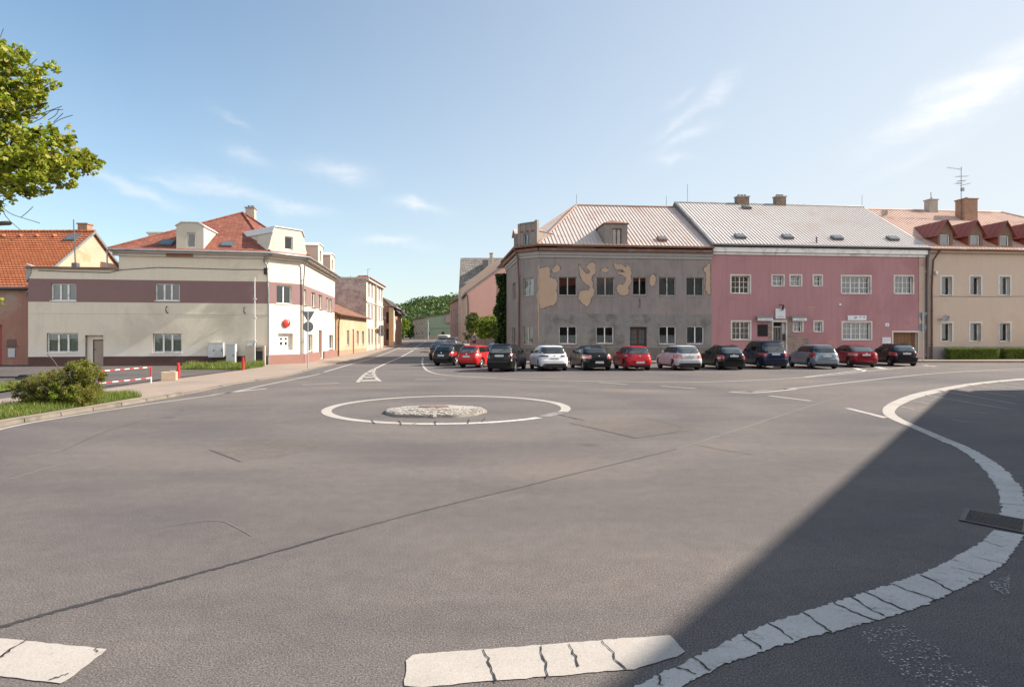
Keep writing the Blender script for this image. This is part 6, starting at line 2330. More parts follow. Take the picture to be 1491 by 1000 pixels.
mb.prism([(a.x, Y2 + 1.2, at(0, 390, Y2).z), (b.x, Y2 + 1.2, at(0, 386, Y2).z), (b.x, Y2 + 1.2, at(0, 377, Y2).z), (a.x, Y2 + 1.2, at(0, 377, Y2).z)], (0, 3, 0))
mb.build('roof_hatch', ZINCD, h8)
mb = MB()
mb.tube([(xe - 0.4, Y2 + 0.1, at(0, 377, Y2).z - 4), (xe - 0.4, Y2 + 0.1, at(0, 377, Y2).z)], 0.2, 8)
mb.build('flue', PLASTC, h8)
h9 = thing('town_house', 'dull reddish house beyond the slate roofed one with a low eave', 'house', (-9, 108, 0))
f9 = Fac((at(655.5, 0, 122).x, 122), (at(668.5, 0, 107).x, 107))
zt = at(0, 437, 112).z
RDL = M('dull_red_render', (0.33, 0.19, 0.155), 0.9, 0.1, 0.7, 0.2)
hs = [(s_, s_ + 1.1, z, z + 1.6) for s_ in (2, 5.5, 9, 12) for z in (2.6, 5.3)]
mb = MB()
wall(mb, f9, 0, zt, hs, 0.15)
wall(mb, Fac(f9.P1, f9.P1 + Vector((6, 0))), 0, zt)
mb.build('wall', RDL, h9, recalc=False)
simple_windows(h9, f9, hs, 0.1, 2)
slab(h9, 'roof', [(f9.pt(-0.3, -0.5, zt), f9.pt(f9.L + 0.2, -0.5, zt), f9.pt(f9.L + 0.2, 4, zt + 3), f9.pt(-0.3, 4, zt + 3))], OLD_T, 0.15)

# house at the camera's right shoulder, outside the picture: its shade lies on the square
dS = Vector((0.628, 0.778))
nS = Vector((0.778, -0.628))
he = 8.6
sh = he / math.tan(SUN_EL)
E2_ = Vector((15.2, 21.5)) + Vector((math.cos(SUN_AZ), math.sin(SUN_AZ))) * sh
E1_ = E2_ - dS * 50
hx = thing('roadside_house', 'big brown rendered house just off the right edge whose shade falls over the road', 'house', (E2_.x, E2_.y, 0))
fX = Fac(E2_ + nS * 0.45, E1_ + nS * 0.45)
mb = MB()
hs = [(s_, s_ + 1.2, z, z + 1.6) for s_ in np.arange(2, 46, 3.4) for z in (1.2, 4.8)]
wall(mb, fX, 0, he - 0.2, hs, 0.2)
wall(mb, Fac(fX.P1, fX.P1 + nS * 11), 0, he - 0.2)
fe = Fac(fX.P0 + nS * 11, fX.P0)
wall(mb, fe, 0, he - 0.2)
for f_ in (fX.P0, fX.P1):
    mb.poly([(f_.x, f_.y, he - 0.2), ((f_ + nS * 11).x, (f_ + nS * 11).y, he - 0.2), ((f_ + nS * 5.5).x, (f_ + nS * 5.5).y, he + 3.2)])
mb.build('wall', M('umber_render', (0.20, 0.16, 0.13), 0.95, 0.1, 0.6, 0.2), hx, recalc=False)
for h in hs:
    window(hx, fX, h, 0.15, 2, None, 0.06, WHITE, GLASSD, None, None, ms=GREYPL)


def v3(p, z):
    return Vector((p.x, p.y, z))


slab(hx, 'roof', [(v3(E2_ + dS * 0.1, he), v3(E1_, he), v3(E1_ + nS * 5.9, he + 3.5), v3(E2_ + dS * 0.1 + nS * 5.9, he + 3.5)),
                  (v3(E2_ + dS * 0.1 + nS * 11.8, he), v3(E2_ + dS * 0.1 + nS * 5.9, he + 3.5), v3(E1_ + nS * 5.9, he + 3.5), v3(E1_ + nS * 11.8, he))], RED_T, 0.12)

# ================================================================ street furniture
SIGNB = M('sign_back', (0.22, 0.23, 0.24), 0.5, 0.12, 4, 0.05, metal=0.3)
POST = M('galvanised_post', (0.42, 0.43, 0.43), 0.45, 0.1, 4, 0.05, metal=0.4)


def sign_post(px, pybase, dz, label, tri, rnd_, ztop, s=0.34, r=0.29, tilt=0.0):
    b = GP(px, pybase, dz)
    rt = thing('traffic_sign', label, 'traffic sign', b)
    mb = MB()
    mb.tube([b, b + Vector((0, 0, ztop))], 0.034, 8)
    mb.build('post', POST, rt, smooth=50)
    d = Vector((math.cos(tilt), math.sin(tilt), 0))
    o = Vector((0, 0.05, 0))

    def plate(name, pts, mat):
        q = MB()
        q.prism([b + o + d * x + Vector((0, 0, z)) for x, z in pts], (0, 0.012, 0))
        for zz in (0.33, 0.66):
            zmid_ = min(p[1] for p in pts) * (1 - zz) + max(p[1] for p in pts) * zz
            w_ = 0.6 * (max(p[0] for p in pts)) * (1 if name != 'triangle_plate' else zz)
            q.obox(b + Vector((-w_, 0.02, zmid_ - 0.02)), (w_ * 2, 0, 0), (0, 0.029, 0), (0, 0, 0.04))
        return q.build(name, mat, rt)
    if tri:
        z = tri
        plate('triangle_plate', [(-s, z), (-s + 0.03, z + 0.03), (s - 0.03, z + 0.03), (s, z), (0.025, z - s * 1.65), (-0.025, z - s * 1.65)], SIGNB)
    if rnd_:
        plate('round_plate', [(r * math.cos(6.283 * i / 28), rnd_ + r * math.sin(6.283 * i / 28)) for i in range(28)], SIGNB)
    return rt


def zof(px, py, b):
    return H - (py - HY) * b.y / F - b.z


b = GP(448, 536.5, 0.10)
sign_post(448.3, 536.5, 0.10, 'post with grey backs of a triangle and a round sign on the left pavement', zof(0, 454, b), zof(0, 475.6, b), zof(0, 453.5, b))
b = GP(1344, 525, 0.14)
sign_post(1343.5, 525, 0.14, 'post with grey backs of a triangle and a round sign before the pink house garage', zof(0, 455.5, b), zof(0, 476.5, b), zof(0, 454, b), 0.36, 0.3)
BROWNS = M('brown_sign_back', (0.25, 0.14, 0.10), 0.6, 0.1, 3, 0)
b = GP(553.8, 509.5, 0.08)
rt = thing('traffic_sign', 'dark grey backed square and round signs on a post up the left street', 'traffic sign', b)
mb = MB()
mb.tube([b, b + Vector((0, 0, zof(0, 474, b)))], 0.05, 7)
mb.build('post', POST, rt)
mb = MB()
z = zof(0, 477.5, b)
mb.prism([b + Vector((0.35 * math.cos(6.283 * i / 24) + 0.1, 0.06, z + 0.35 * math.sin(6.283 * i / 24))) for i in range(24)], (0, 0.02, 0))
mb.build('round_plate', SIGNB, rt)
mb = MB()
z = zof(0, 485, b)
mb.prism([b + Vector((0.4 * math.cos(6.283 * (i + 0.5) / 8) + 0.1, 0.06, z + 0.38 * math.sin(6.283 * (i + 0.5) / 8))) for i in range(8)], (0, 0.02, 0))
mb.build('octagon_plate', SIGNB, rt)
b = GP(547.5, 509.3, 0.08)
rt = thing('traffic_sign', 'small brown backed round sign on a rusty post before the white town house', 'traffic sign', b)
mb = MB()
mb.tube([b, b + Vector((0, 0, zof(0, 479, b)))], 0.06, 7)
mb.build('post', BROWNS, rt)
mb = MB()
z = zof(0, 482, b)
mb.prism([b + Vector((0.26 * math.cos(6.283 * i / 20) + 0.1, 0.07, z + 0.3 * math.sin(6.283 * i / 20))) for i in range(20)], (0, 0.02, 0))
mb.build('round_plate', BROWNS, rt)
b = GP(623.5, 494)
mb = MB()
mb.tube([b, b + Vector((0, 0, zof(0, 466, b)))], [0.11, 0.08], 8)
mb.lathe(b + Vector((0, 0, zof(0, 479.5, b))), (0, 1, 0), [(0.25, -0.1), (0.25, 0.05)], 12)
tag(mb.build('lamp_post', POST, loc=b), 'slim pale lamp post before the green works building', 'lamp post')
for px, py, nm, lab in ((565.5, 502.5, 'litter_bin', 'black litter bin on the left pavement before the red brick lean-to'), (572.5, 500.5, 'bollard', 'dark bollard on the left pavement by the yellow house')):
    b = GP(px, py, 0.06)
    mb = MB()
    if nm == 'bollard':
        mb.lathe(b, (0, 0, 1), [(0.12, 0), (0.12, 0.9), (0.15, 0.92), (0.06, 1.05)], 10)
    else:
        mb.lathe(b, (0, 0, 1), [(0.28, 0), (0.34, 0.9), (0.37, 0.92), (0.36, 1.05), (0.2, 1.12)], 12)
    tag(mb.build(nm, BLACKM, loc=b), lab, nm.replace('_', ' '))
REDP = M('red_post_paint', (0.55, 0.03, 0.035), 0.4, 0.08, 4, 0, coat=0.2, stain=(0.38, 0.05, 0.04), stain_s=3)
for px, py, hh, lab in ((259.8, 551, 0.68, 'red bollard beside the pale concrete block'), (354, 538.6, 0.70, 'red bollard at the far end of the long grass by the wall')):
    b = GP(px, py, 0.03)
    bo = thing('bollard', lab, 'bollard', b, 'red bollards along the yard')
    mb = MB()
    mb.lathe(b, (0, 0, 1), [(0.065, -0.03), (0.065, hh - 0.12), (0.05, hh - 0.115), (0.05, hh - 0.09), (0.065, hh - 0.085), (0.06, hh - 0.01), (0.03, hh)], 14)
    mb.build('post', REDP, bo, smooth=45)
    mb = MB()
    mb.lathe(b, (0, 0, 1), [(0.078, hh * 0.48), (0.078, hh * 0.6)], 14)
    mb.build('collar', REDP, bo, smooth=45)
# red and white rail
WR = M('white_rail_paint', (0.68, 0.66, 0.64), 0.5, 0.06, 4, 0)
a, b = GP(144.5, 566.5, 0.03), GP(219.8, 557.5, 0.03)
br = thing('barrier_rail', 'low red and white tubular rail along the edge of the parking yard', 'barrier', a)


def striped(p, q, r, n, ph=0):
    m1, m2 = MB(), MB()
    for k in range(n):
        (m1 if (k + ph) % 2 else m2).tube([p.lerp(q, k / n), p.lerp(q, (k + 1) / n)], r, 8)
    return m1, m2


u = Vector((0, 0, 1))
hR = 0.62
for p, q, nm, n in ((a + u * hR, b + u * hR, 'top_rail', 11), (a + u * 0.2, b + u * 0.2, 'lower_rail', 9)):
    m1, m2 = striped(p, q, 0.021, n, 1 if nm == 'top_rail' else 0)
    i0 = len(m1.v)
    m1.v += m2.v
    m1.f += [tuple(i + i0 for i in f) for f in m2.f]
    m1.m += [1] * len(m2.f)
    m1.build(nm, [REDP, WR], br, smooth=50)
for p in (a, b):
    mb = MB()
    mb.tube([p, p + u * 0.24], 0.031, 8, 0)
    mb.tube([p + u * 0.241, p + u * (hR + 0.02)], 0.031, 8, 1)
    mb.build('post', [WR, REDP], br, smooth=50)
CONC = M('pale_concrete', (0.46, 0.36, 0.26), 0.9, 0.15, 3, 0.5, 40, stain=(0.3, 0.25, 0.2), stain_s=1.5)
a = GP(234, 554.5, 0.03)
mb = MB()
uu = Vector((0.93, 0.34, 0)).normalized()
vv = Vector((-0.34, 0.93, 0))
mb.obox(a, uu * 0.56, vv * 0.5, (0, 0, 0.36))
mb.obox(a + uu * 0.3 + vv * 0.1 + Vector((0, 0, 0.361)), uu * 0.2, vv * 0.12, (0, 0, 0.05))
ob = mb.build('concrete_block', CONC, loc=a)
bv = ob.modifiers.new('bevel', 'BEVEL')
bv.width = 0.02
bv.segments = 2
tag(ob, 'pale rough concrete block lying at the yard edge beside the red bollard', 'concrete block')
b = GP(38, 553, 0.0)
mb = MB()
mb.tube([b + Vector((-6, -0.4, 0.12)), b + Vector((-0.1, 0, 0.12))], 0.04, 8)
mb.box(b.x - 0.35, b.x + 0.25, b.y - 0.15, b.y + 0.15, 0.0, 0.14)
mb.prism([b + Vector((-0.3, -0.12, 0.141)), b + Vector((0.2, -0.12, 0.141)), b + Vector((0.12, -0.12, 0.22)), b + Vector((-0.2, -0.12, 0.22))], (0, 0.24, 0))
tag(mb.build('parking_barrier', BLACKM, loc=b), 'low black folding barrier lying on the yard behind the bush', 'barrier')

# ================================================================ greenery
LG1 = leaf_mat('maple_leaf_green', (0.19, 0.25, 0.035))
LG2 = leaf_mat('maple_leaf_light', (0.34, 0.36, 0.055))
LG3 = leaf_mat('maple_leaf_tan', (0.38, 0.32, 0.10))
BG1 = leaf_mat('bush_olive', (0.20, 0.185, 0.055))
BG2 = leaf_mat('bush_green', (0.20, 0.25, 0.045))
BG3 = leaf_mat('bush_brown', (0.24, 0.165, 0.075))
DG1 = leaf_mat('ivy_dark', (0.028, 0.058, 0.014), 0.2)
DG2 = leaf_mat('ivy_mid', (0.05, 0.095, 0.02), 0.25)
YG1 = leaf_mat('bright_shrub', (0.17, 0.23, 0.03), 0.4)
HG1 = leaf_mat('hedge_green', (0.12, 0.175, 0.035), 0.25)
HG2 = leaf_mat('hedge_light', (0.20, 0.25, 0.05), 0.3)
BARK = M('bark', (0.11, 0.085, 0.065), 0.95, 0.3, 6, 0.8, 25)
FW1 = leaf_mat('forest_dark', (0.05, 0.09, 0.03), 0.15)
FW2 = leaf_mat('forest_mid', (0.075, 0.12, 0.038), 0.15)
FW3 = leaf_mat('forest_light', (0.115, 0.155, 0.05), 0.15)


def leaf_mesh(name, pts, size, mats, weights, parent=None, loc=None, up=0.7, var=0.45, fold=0.12, asp=0.62, outward=None):
    pts = np.asarray(pts, dtype=float)
    n = len(pts)
    nr = nrg.normal(size=(n, 3))
    nr[:, 2] += up
    if outward is not None:
        nr += outward
    nr /= np.linalg.norm(nr, axis=1)[:, None]
    t = nrg.normal(size=(n, 3))
    u = np.cross(nr, t)
    u /= np.linalg.norm(u, axis=1)[:, None]
    v = np.cross(nr, u)
    s = (size * (1 + var * (nrg.random(n) * 2 - 1)))[:, None]
    o = np.array(org(parent) if parent is not None else (loc or (0, 0, 0)))
    c = pts - o
    V = np.empty((n, 4, 3))
    V[:, 0] = c - u * s * 0.5
    V[:, 1] = c + v * s * asp * 0.5 + nr * s * fold + u * s * 0.06
    V[:, 2] = c + u * s * 0.5 - nr * s * 0.06
    V[:, 3] = c - v * s * asp * 0.5 + nr * s * fold + u * s * 0.06
    me = bpy.data.meshes.new(name)
    me.vertices.add(n * 4)
    me.vertices.foreach_set('co', V.reshape(-1))
    me.loops.add(n * 4)
    me.loops.foreach_set('vertex_index', np.arange(n * 4, dtype=np.int32))
    me.polygons.add(n)
    me.polygons.foreach_set('loop_start', np.arange(0, n * 4, 4, dtype=np.int32))
    for mt in mats:
        me.materials.append(mt)
    w = np.array(weights) / sum(weights)
    me.polygons.foreach_set('material_index', nrg.choice(len(mats), n, p=w).astype(np.int32))
    me.update(calc_edges=True)
    me.validate()
    ob = bpy.data.objects.new(name, me)
    COL.objects.link(ob)
    if parent is not None:
        ob.parent = parent
    else:
        ob.location = o
    return ob


def blob(c, r, n, shell=0.45):
    """points through an ellipsoid, denser towards its skin, clumped"""
    d = nrg.normal(size=(n, 3))
    d /= np.linalg.norm(d, axis=1)[:, None]
    rr = nrg.random(n) ** shell
    return np.asarray(c) + d * rr[:, None] * np.asarray(r)


def clumps(c, r, nc, per, cr):
    """clusters of leaves scattered through an ellipsoid"""
    cs = blob(c, r, nc, 0.4)
    return np.concatenate([blob(q, np.array(cr) * nrg.uniform(0.5, 1.2), per, 0.5) for q in cs])


# big maple reaching in from the left
tb = Vector((-15.3, 13.6, 0.1))
tree = thing('maple_tree', 'leafy maple reaching in from the left edge with sunlit yellow-green foliage', 'tree', tb)
mb = MB()
mb.tube([tb, tb + Vector((0.05, 0, 1.5)), tb + Vector((0.2, 0.05, 3.5)), tb + Vector((0.3, 0, 6)), tb + Vector((0.6, 0.1, 9.5))], [0.36, 0.27, 0.23, 0.17, 0.05], 12)
mb.build('trunk', BARK, tree, smooth=60)
LIMBS = [((0.2, 0, 3.2), (10, 225, 13.6)), ((0.2, 0, 3.4), (60, 260, 13.2)), ((0.25, 0, 4.5), (90, 235, 13.6)), ((0.3, 0, 5.5), (40, 130, 13.4)), ((0.35, 0, 6.5), (20, 100, 13.9)), ((0.2, 0, 3.0), (-10, 300, 13.2)), ((0.3, 0, 5.2), (70, 150, 13.0))]
for st, (px, py, Y) in LIMBS:
    a, c = tb + Vector(st), at(px, py, Y)
    m1 = a.lerp(c, 0.35) + Vector((0, rnd.uniform(-0.2, 0.2), 0.35))
    m2 = a.lerp(c, 0.7) + Vector((0, rnd.uniform(-0.2, 0.2), 0.2))
    mb = MB()
    mb.tube(smooth([a, m1, m2, c], 2), list(np.linspace(0.10, 0.014, len(smooth([a, m1, m2, c], 2)))), 7)
    for k in range(7):
        p = m1.lerp(c, rnd.uniform(0.3, 1.0))
        mb.tube([p, p + Vector((rnd.uniform(0.0, 0.5), rnd.uniform(-0.4, 0.4), rnd.uniform(-0.2, 0.4)))], [0.014, 0.005], 5)
    mb.build('limb', BARK, tree, smooth=60)
BL = [(-45, 105, 42), (-10, 100, 26), (8, 88, 20), (2, 72, 12), (24, 75, 8), (28, 118, 20), (46, 118, 14), (58, 108, 9), (73, 97, 7), (76, 93, 5), (66, 122, 7), (80, 127, 5), (88, 124, 4), (52, 140, 14), (36, 148, 18), (12, 140, 22), (-20, 160, 40), (58, 152, 9), (2, 164, 14), (30, 162, 10),
      (-30, 210, 40), (2, 190, 16), (12, 205, 20), (34, 202, 18), (52, 196, 14), (70, 196, 12), (88, 200, 11), (101, 187, 6), (98, 206, 10), (30, 222, 24), (55, 226, 24), (80, 222, 20), (98, 226, 18), (116, 226, 14), (132, 224, 7), (134, 236, 8), (144, 243, 5), (120, 240, 12), (104, 246, 14), (84, 246, 16), (62, 250, 20), (38, 248, 22), (12, 240, 24),
      (20, 262, 20), (48, 266, 16), (76, 262, 14), (98, 262, 8), (100, 270, 5), (30, 278, 11), (54, 281, 8), (10, 268, 14), (-20, 260, 34), (8, 284, 9), (22, 274, 8), (-8, 300, 10), (2, 440, 5)]
allp = []
for px, py, rp in BL:
    Y = 13.4 + rnd.uniform(-0.9, 0.9)
    c = at(px, py, Y)
    r = rp * Y / F
    n = int(18 + 420 * r * r * 9.5)
    cs = max(2, int(n / 22))
    allp.append(clumps(c, (r, r * 1.35 + 0.12, r * 0.95), cs, 22, (0.16, 0.16, 0.11)) if r > 0.09 else blob(c, (r, r, r), 9))
leaf_mesh('crown', np.concatenate(allp), 0.098, [LG1, LG2, LG3], [4, 4.2, 0.9], tree, up=0.9, asp=0.8)
for pts in ([(-20, 330), (-4, 326), (14, 325), (15, 326)], [(-10, 296), (2, 303), (10, 318), (30, 335), (45, 348)], [(3, 302), (16, 312), (35, 318), (58, 325)], [(30, 317), (40, 309), (48, 301)], [(-30, 345), (0, 345), (20, 350)],
            [(0, 178), (40, 172), (62, 165), (90, 155)], [(45, 180), (62, 172), (75, 160), (92, 160)], [(60, 196), (80, 178), (92, 172), (106, 168)], [(70, 175), (82, 168), (86, 158)], [(78, 178), (92, 165)], [(38, 100), (48, 92), (54, 86)], [(-2, 60), (2, 50), (5, 42)], [(50, 140), (66, 124), (84, 118)], [(60, 108), (70, 96), (76, 91)]):
    mb = MB()
    mb.tube(smooth([at(x, y, 13.3) for x, y in pts], 1), 0.007 if pts[0][1] != 330 else 0.05, 5)
    mb.build('bare_twig', BARK, tree)

# spirea bush on the verge
bb = GP(86, 590, 0.08)
bush = thing('shrub', 'dense olive and brown spirea bush on the grass verge at the left', 'shrub', bb)
mb = MB()
for k in range(70):
    a = rnd.uniform(0, 6.28)
    r = rnd.uniform(0.2, 1.05)
    p = bb + Vector((math.cos(a) * r * 0.3, math.sin(a) * r * 0.2, -0.02))
    mb.tube([p, p + Vector((math.cos(a) * r * 0.5, math.sin(a) * r * 0.4, rnd.uniform(0.4, 0.8))), p + Vector((math.cos(a) * r, math.sin(a) * r * 0.7, rnd.uniform(0.5, 0.8)))], [0.012, 0.008, 0.004], 5)
mb.tube([at(88, 540, bb.y), at(78, 525, bb.y), at(69, 516, bb.y)], 0.012, 5)
mb.build('stem', BARK, bush)
pp = []
for (px, py, rx_, rz_, n) in ((45, 572, 24, 20, 40), (58, 556, 18, 14, 30), (75, 560, 22, 24, 45), (92, 570, 26, 22, 50), (112, 552, 20, 22, 45), (128, 556, 18, 22, 40), (118, 575, 24, 16, 40), (132, 572, 14, 16, 24), (112, 534, 10, 10, 16), (124, 533, 6, 8, 10), (138, 545, 8, 10, 12), (60, 580, 26, 10, 30), (34, 562, 12, 10, 16)):
    c = at(px, py, bb.y + rnd.uniform(-0.25, 0.3))
    k = bb.y / F
    pp.append(clumps(c, (rx_ * k, 0.42, rz_ * k), int(n * 1.5), 75, (0.10, 0.10, 0.10)))
pp = np.concatenate(pp)
pp = pp[pp[:, 2] > 0.1]
leaf_mesh('foliage', pp, 0.042, [BG1, BG2, BG3], [5, 4.5, 1.6], bush, up=0.4, asp=0.45)
pp = np.concatenate([clumps(at(px, py, bb.y - 0.42), (rx_ * bb.y / F, 0.25, rz_ * bb.y / F), n, 45, (0.07, 0.07, 0.07)) for px, py, rx_, rz_, n in ((92, 573, 18, 12, 30), (82, 566, 12, 10, 14), (104, 576, 5, 4, 5))])
leaf_mesh('foliage', pp, 0.05, [YG1, BG2], [1, 2], bush, up=0.5, asp=0.55)


def inside(p, poly):
    x, y = p
    c = False
    j = len(poly) - 1
    for i in range(len(poly)):
        xi, yi = poly[i]
        xj, yj = poly[j]
        if (yi > y) != (yj > y) and x < (xj - xi) * (y - yi) / (yj - yi) + xi:
            c = not c
        j = i
    return c


def grass(name, pxpoly, n, h0, h1, w, z, mats, wts, dens=None):
    poly = [(p.x, p.y) for p in (GP(*q) for q in pxpoly)]
    x0, x1 = min(p[0] for p in poly), max(p[0] for p in poly)
    y0, y1 = min(p[1] for p in poly), max(p[1] for p in poly)
    V, Fc = [], []
    k = 0
    while k < n:
        x, y = rnd.uniform(x0, x1), rnd.uniform(y0, y1)
        if not inside((x, y), poly):
            continue
        hh = rnd.uniform(h0, h1) * (0.6 + 0.8 * (0.5 + 0.5 * math.sin(x * 3.1 + 1.3 * math.sin(y * 2.3))))
        a = rnd.uniform(0, 6.28)
        lx, ly = rnd.uniform(-0.6, 0.6) * hh, rnd.uniform(-0.6, 0.6) * hh
        cx, cy = math.cos(a) * w, math.sin(a) * w
        i = len(V)
        V += [(x - cx, y - cy, z), (x + cx, y + cy, z), (x + cx * 0.7 + lx * 0.4, y + cy * 0.7 + ly * 0.4, z + hh * 0.6), (x - cx * 0.7 + lx * 0.4, y - cy * 0.7 + ly * 0.4, z + hh * 0.6), (x + lx, y + ly, z + hh)]
        Fc += [(i, i + 1, i + 2, i + 3), (i + 3, i + 2, i + 4)]
        k += 1
    me = bpy.data.meshes.new(name)
    me.from_pydata(V, [], Fc)
    for m_ in mats:
        me.materials.append(m_)
    wv_ = np.array(wts) / sum(wts)
    me.polygons.foreach_set('material_index', np.repeat(nrg.choice(len(mats), n, p=wv_), 2).astype(np.int32))
    ob = bpy.data.objects.new(name, me)
    COL.objects.link(ob)
    return tag(ob, kind='stuff')


GR1 = leaf_mat('grass_blade', (0.115, 0.17, 0.03), 0.3)
GR2 = leaf_mat('grass_blade_light', (0.19, 0.23, 0.06), 0.3)
GR3 = leaf_mat('grass_blade_dry', (0.26, 0.22, 0.10), 0.3)
verge_px = [(-150, 664), (-60, 637), (0, 616.5), (60, 606.5), (135, 594.2), (175, 587), (207, 581.5), (185, 577.5), (152, 575.5), (120, 580), (30, 592), (-60, 606), (-160, 622)]
mb = MB()
mb.poly([lift(GP(*p), 0.092) for p in verge_px])
tag(mb.build('grass_verge', TURF), kind='structure')
grass('grass', verge_px, 21000, 0.05, 0.16, 0.005, 0.088, [GR1, GR2, GR3], [5, 3, 1])
v2 = [(-90, 590), (-60, 583), (0, 573), (28, 569), (28, 562), (0, 564), (-90, 570)]
mb = MB()
mb.poly([lift(GP(*p), 0.075) for p in v2])
tag(mb.build('grass_verge', TURF), kind='structure')
grass('grass', v2, 5000, 0.06, 0.18, 0.007, 0.07, [GR1, GR2, GR3], [5, 3, 1])
v3_ = [(262, 538.2), (355, 538.8), (382, 535), (386, 532.5), (300, 532.8), (268, 533.5)]
mb = MB()
mb.poly([lift(GP(*p), 0.036) for p in v3_])
tag(mb.build('grass_verge', TURF), kind='structure')
grass('grass', v3_, 8000, 0.10, 0.32, 0.010, 0.03, [GR1, GR2, GR3], [5, 3.5, 1.4])

# hedges before the beige house
for px0, px1, lab in ((1386, 1455, 'clipped green box hedge before the beige house between two wall bays'), (1467.5, 1545, 'clipped green hedge before the beige house cut off by the right edge')):
    fh = Fac(FC.pt(0, -0.9), FC.pt(26, -0.9))
    a, b = fh.s(px0), fh.s(px1)
    c = fh.pt((a + b) / 2, 0.35, 0.15)
    hg = thing('hedge', lab, 'hedge', c, 'clipped hedges')
    Lx, dy_, hz_ = (b - a), 0.75, 0.86
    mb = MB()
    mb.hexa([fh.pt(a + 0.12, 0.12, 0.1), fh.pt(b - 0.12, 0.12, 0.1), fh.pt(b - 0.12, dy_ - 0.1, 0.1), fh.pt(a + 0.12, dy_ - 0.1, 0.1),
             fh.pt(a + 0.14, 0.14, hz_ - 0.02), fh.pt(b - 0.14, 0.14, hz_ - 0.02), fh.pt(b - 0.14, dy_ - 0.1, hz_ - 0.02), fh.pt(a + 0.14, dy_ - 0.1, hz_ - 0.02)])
    mb.build('dark_core', M('hedge_core', (0.03, 0.045, 0.014), 0.95, 0.3, 6, 0.5), hg)  # solid dark green box added as a core inside the leaf shell
    P = []
    for k in range(11000):
        s_ = a + Lx * rnd.random()
        fc_ = rnd.random()
        if fc_ < 0.5:
            q = fh.pt(s_, rnd.uniform(-0.03, 0.1), 0.14 + rnd.random() * hz_)
        elif fc_ < 0.88:
            q = fh.pt(s_, rnd.random() * dy_, hz_ + rnd.uniform(-0.02, 0.10) + 0.02 * math.sin(s_ * 5))
        else:
            q = fh.pt(rnd.choice((a, b)) + rnd.uniform(-0.05, 0.05), rnd.random() * dy_, 0.14 + rnd.random() * hz_)
        P.append(q)
    leaf_mesh('foliage', P, 0.062, [HG1, HG2], [3, 2], hg, up=0.3)

# ivy on the back corner of the grey house
c = Vector((DgP.x - 0.35, DgP.y + 0.4, 0.2))
iv = thing('ivy', 'dark ivy column climbing the back corner of the grey house up to the eaves', 'climber', c)
mb = MB()
for k in range(7):
    x = DgP.x - 0.1 - 0.11 * k
    mb.tube([(x, DgP.y + 0.35, 0.1), (x + rnd.uniform(-0.1, 0.1), DgP.y + 0.4, 2.5), (x + rnd.uniform(-0.1, 0.1), DgP.y + 0.4, 5), (x, DgP.y + 0.4, 7)], 0.03, 5)
mb.build('stem', BARK, iv)
P = []
for k in range(5200):
    z = rnd.uniform(0.3, 7.25)
    w_ = 0.95 + 0.2 * math.sin(z * 1.9) + 0.1 * math.sin(z * 5.1)
    x = DgP.x + 0.14 - w_ * rnd.random()
    P.append((x + rnd.uniform(-0.08, 0.08), DgP.y + 0.15 + rnd.uniform(-0.45, 0.7), z))
leaf_mesh('foliage', P, 0.2, [DG1, DG2], [3, 1.3], iv, up=0.1, outward=np.array([0, -0.6, 0]))
# wooden fence and garden shrubs in the gap
fa_, fb_ = Vector((-4.55, 66.5)), Vector((-0.55, 57.2))
ff = Fac(fa_, fb_)
fn = thing('wooden_fence', 'weathered board fence closing the garden gap beside the grey house', 'fence', (fa_.x, fa_.y, 0.5))
FW = M('fence_boards', (0.25, 0.195, 0.165), 0.9, 0.2, 2, 0.3, 30, streak=0.5)
mb = MB()
k = 0.0
while k < ff.L - 0.2:
    ff.box(mb, k + 0.01, k + 0.19, 0, 0.03, 0.1, 1.62 + rnd.uniform(-0.03, 0.03))
    k += 0.2
mb.build('boards', FW, fn)
for k in range(5):
    mb = MB()
    s_ = 0.1 + (ff.L - 0.3) * k / 4
    ff.box(mb, s_, s_ + 0.12, 0.032, 0.15, 0.1, 1.68)
    mb.build('post', FW, fn)
for (px, py, rx_, rz_, Y, n, lab, mats, ws) in (
        (688, 478, 14, 23, 70, 90, 'tall dark green shrub at the street end of the garden fence', [DG2, HG1], [1, 1]),
        (703, 481, 19, 17, 66, 110, 'loose bright green shrub leaning over the middle of the board fence', [YG1, HG2], [2, 1]),
        (716, 478, 20, 18, 63, 120, 'sunlit yellow-green shrub beside the ivy behind the fence', [YG1, YG1, HG2], [2, 2, 1]),
        (728, 482, 14, 17, 61, 70, 'green shrub at the foot of the ivy column', [HG1, DG2], [1, 1])):
    c = at(px, py, Y)
    sh_ = thing('shrub', lab, 'shrub', (c.x, c.y, 0.5), 'shrubs in the garden gap')
    k = Y / F
    mb = MB()
    for j in range(12):
        a = rnd.uniform(0, 6.28)
        mb.tube([(c.x + 0.1 * math.cos(a), c.y + 0.1 * math.sin(a), 0.3), (c.x + rx_ * k * 0.6 * math.cos(a), c.y + 0.4 * math.sin(a), c.z + rz_ * k * rnd.uniform(-0.2, 0.7))], [0.03, 0.01], 5)
    mb.build('stem', BARK, sh_)
    P = clumps(c, (rx_ * k, 0.8, rz_ * k), n, 42, (0.3, 0.3, 0.26))
    if px == 688:
        P = np.concatenate([P, clumps(at(685, 462, Y), (0.35, 0.3, 0.5), 8, 30, (0.2, 0.2, 0.25)), clumps(at(691, 460, Y), (0.25, 0.3, 0.35), 5, 30, (0.2, 0.2, 0.2))])
    if px == 703:
        P = np.concatenate([P, clumps(at(702, 466, Y), (0.3, 0.3, 0.6), 8, 25, (0.2, 0.2, 0.25))])
    leaf_mesh('foliage', P, 0.17, mats, ws, sh_, up=0.5, asp=0.5)

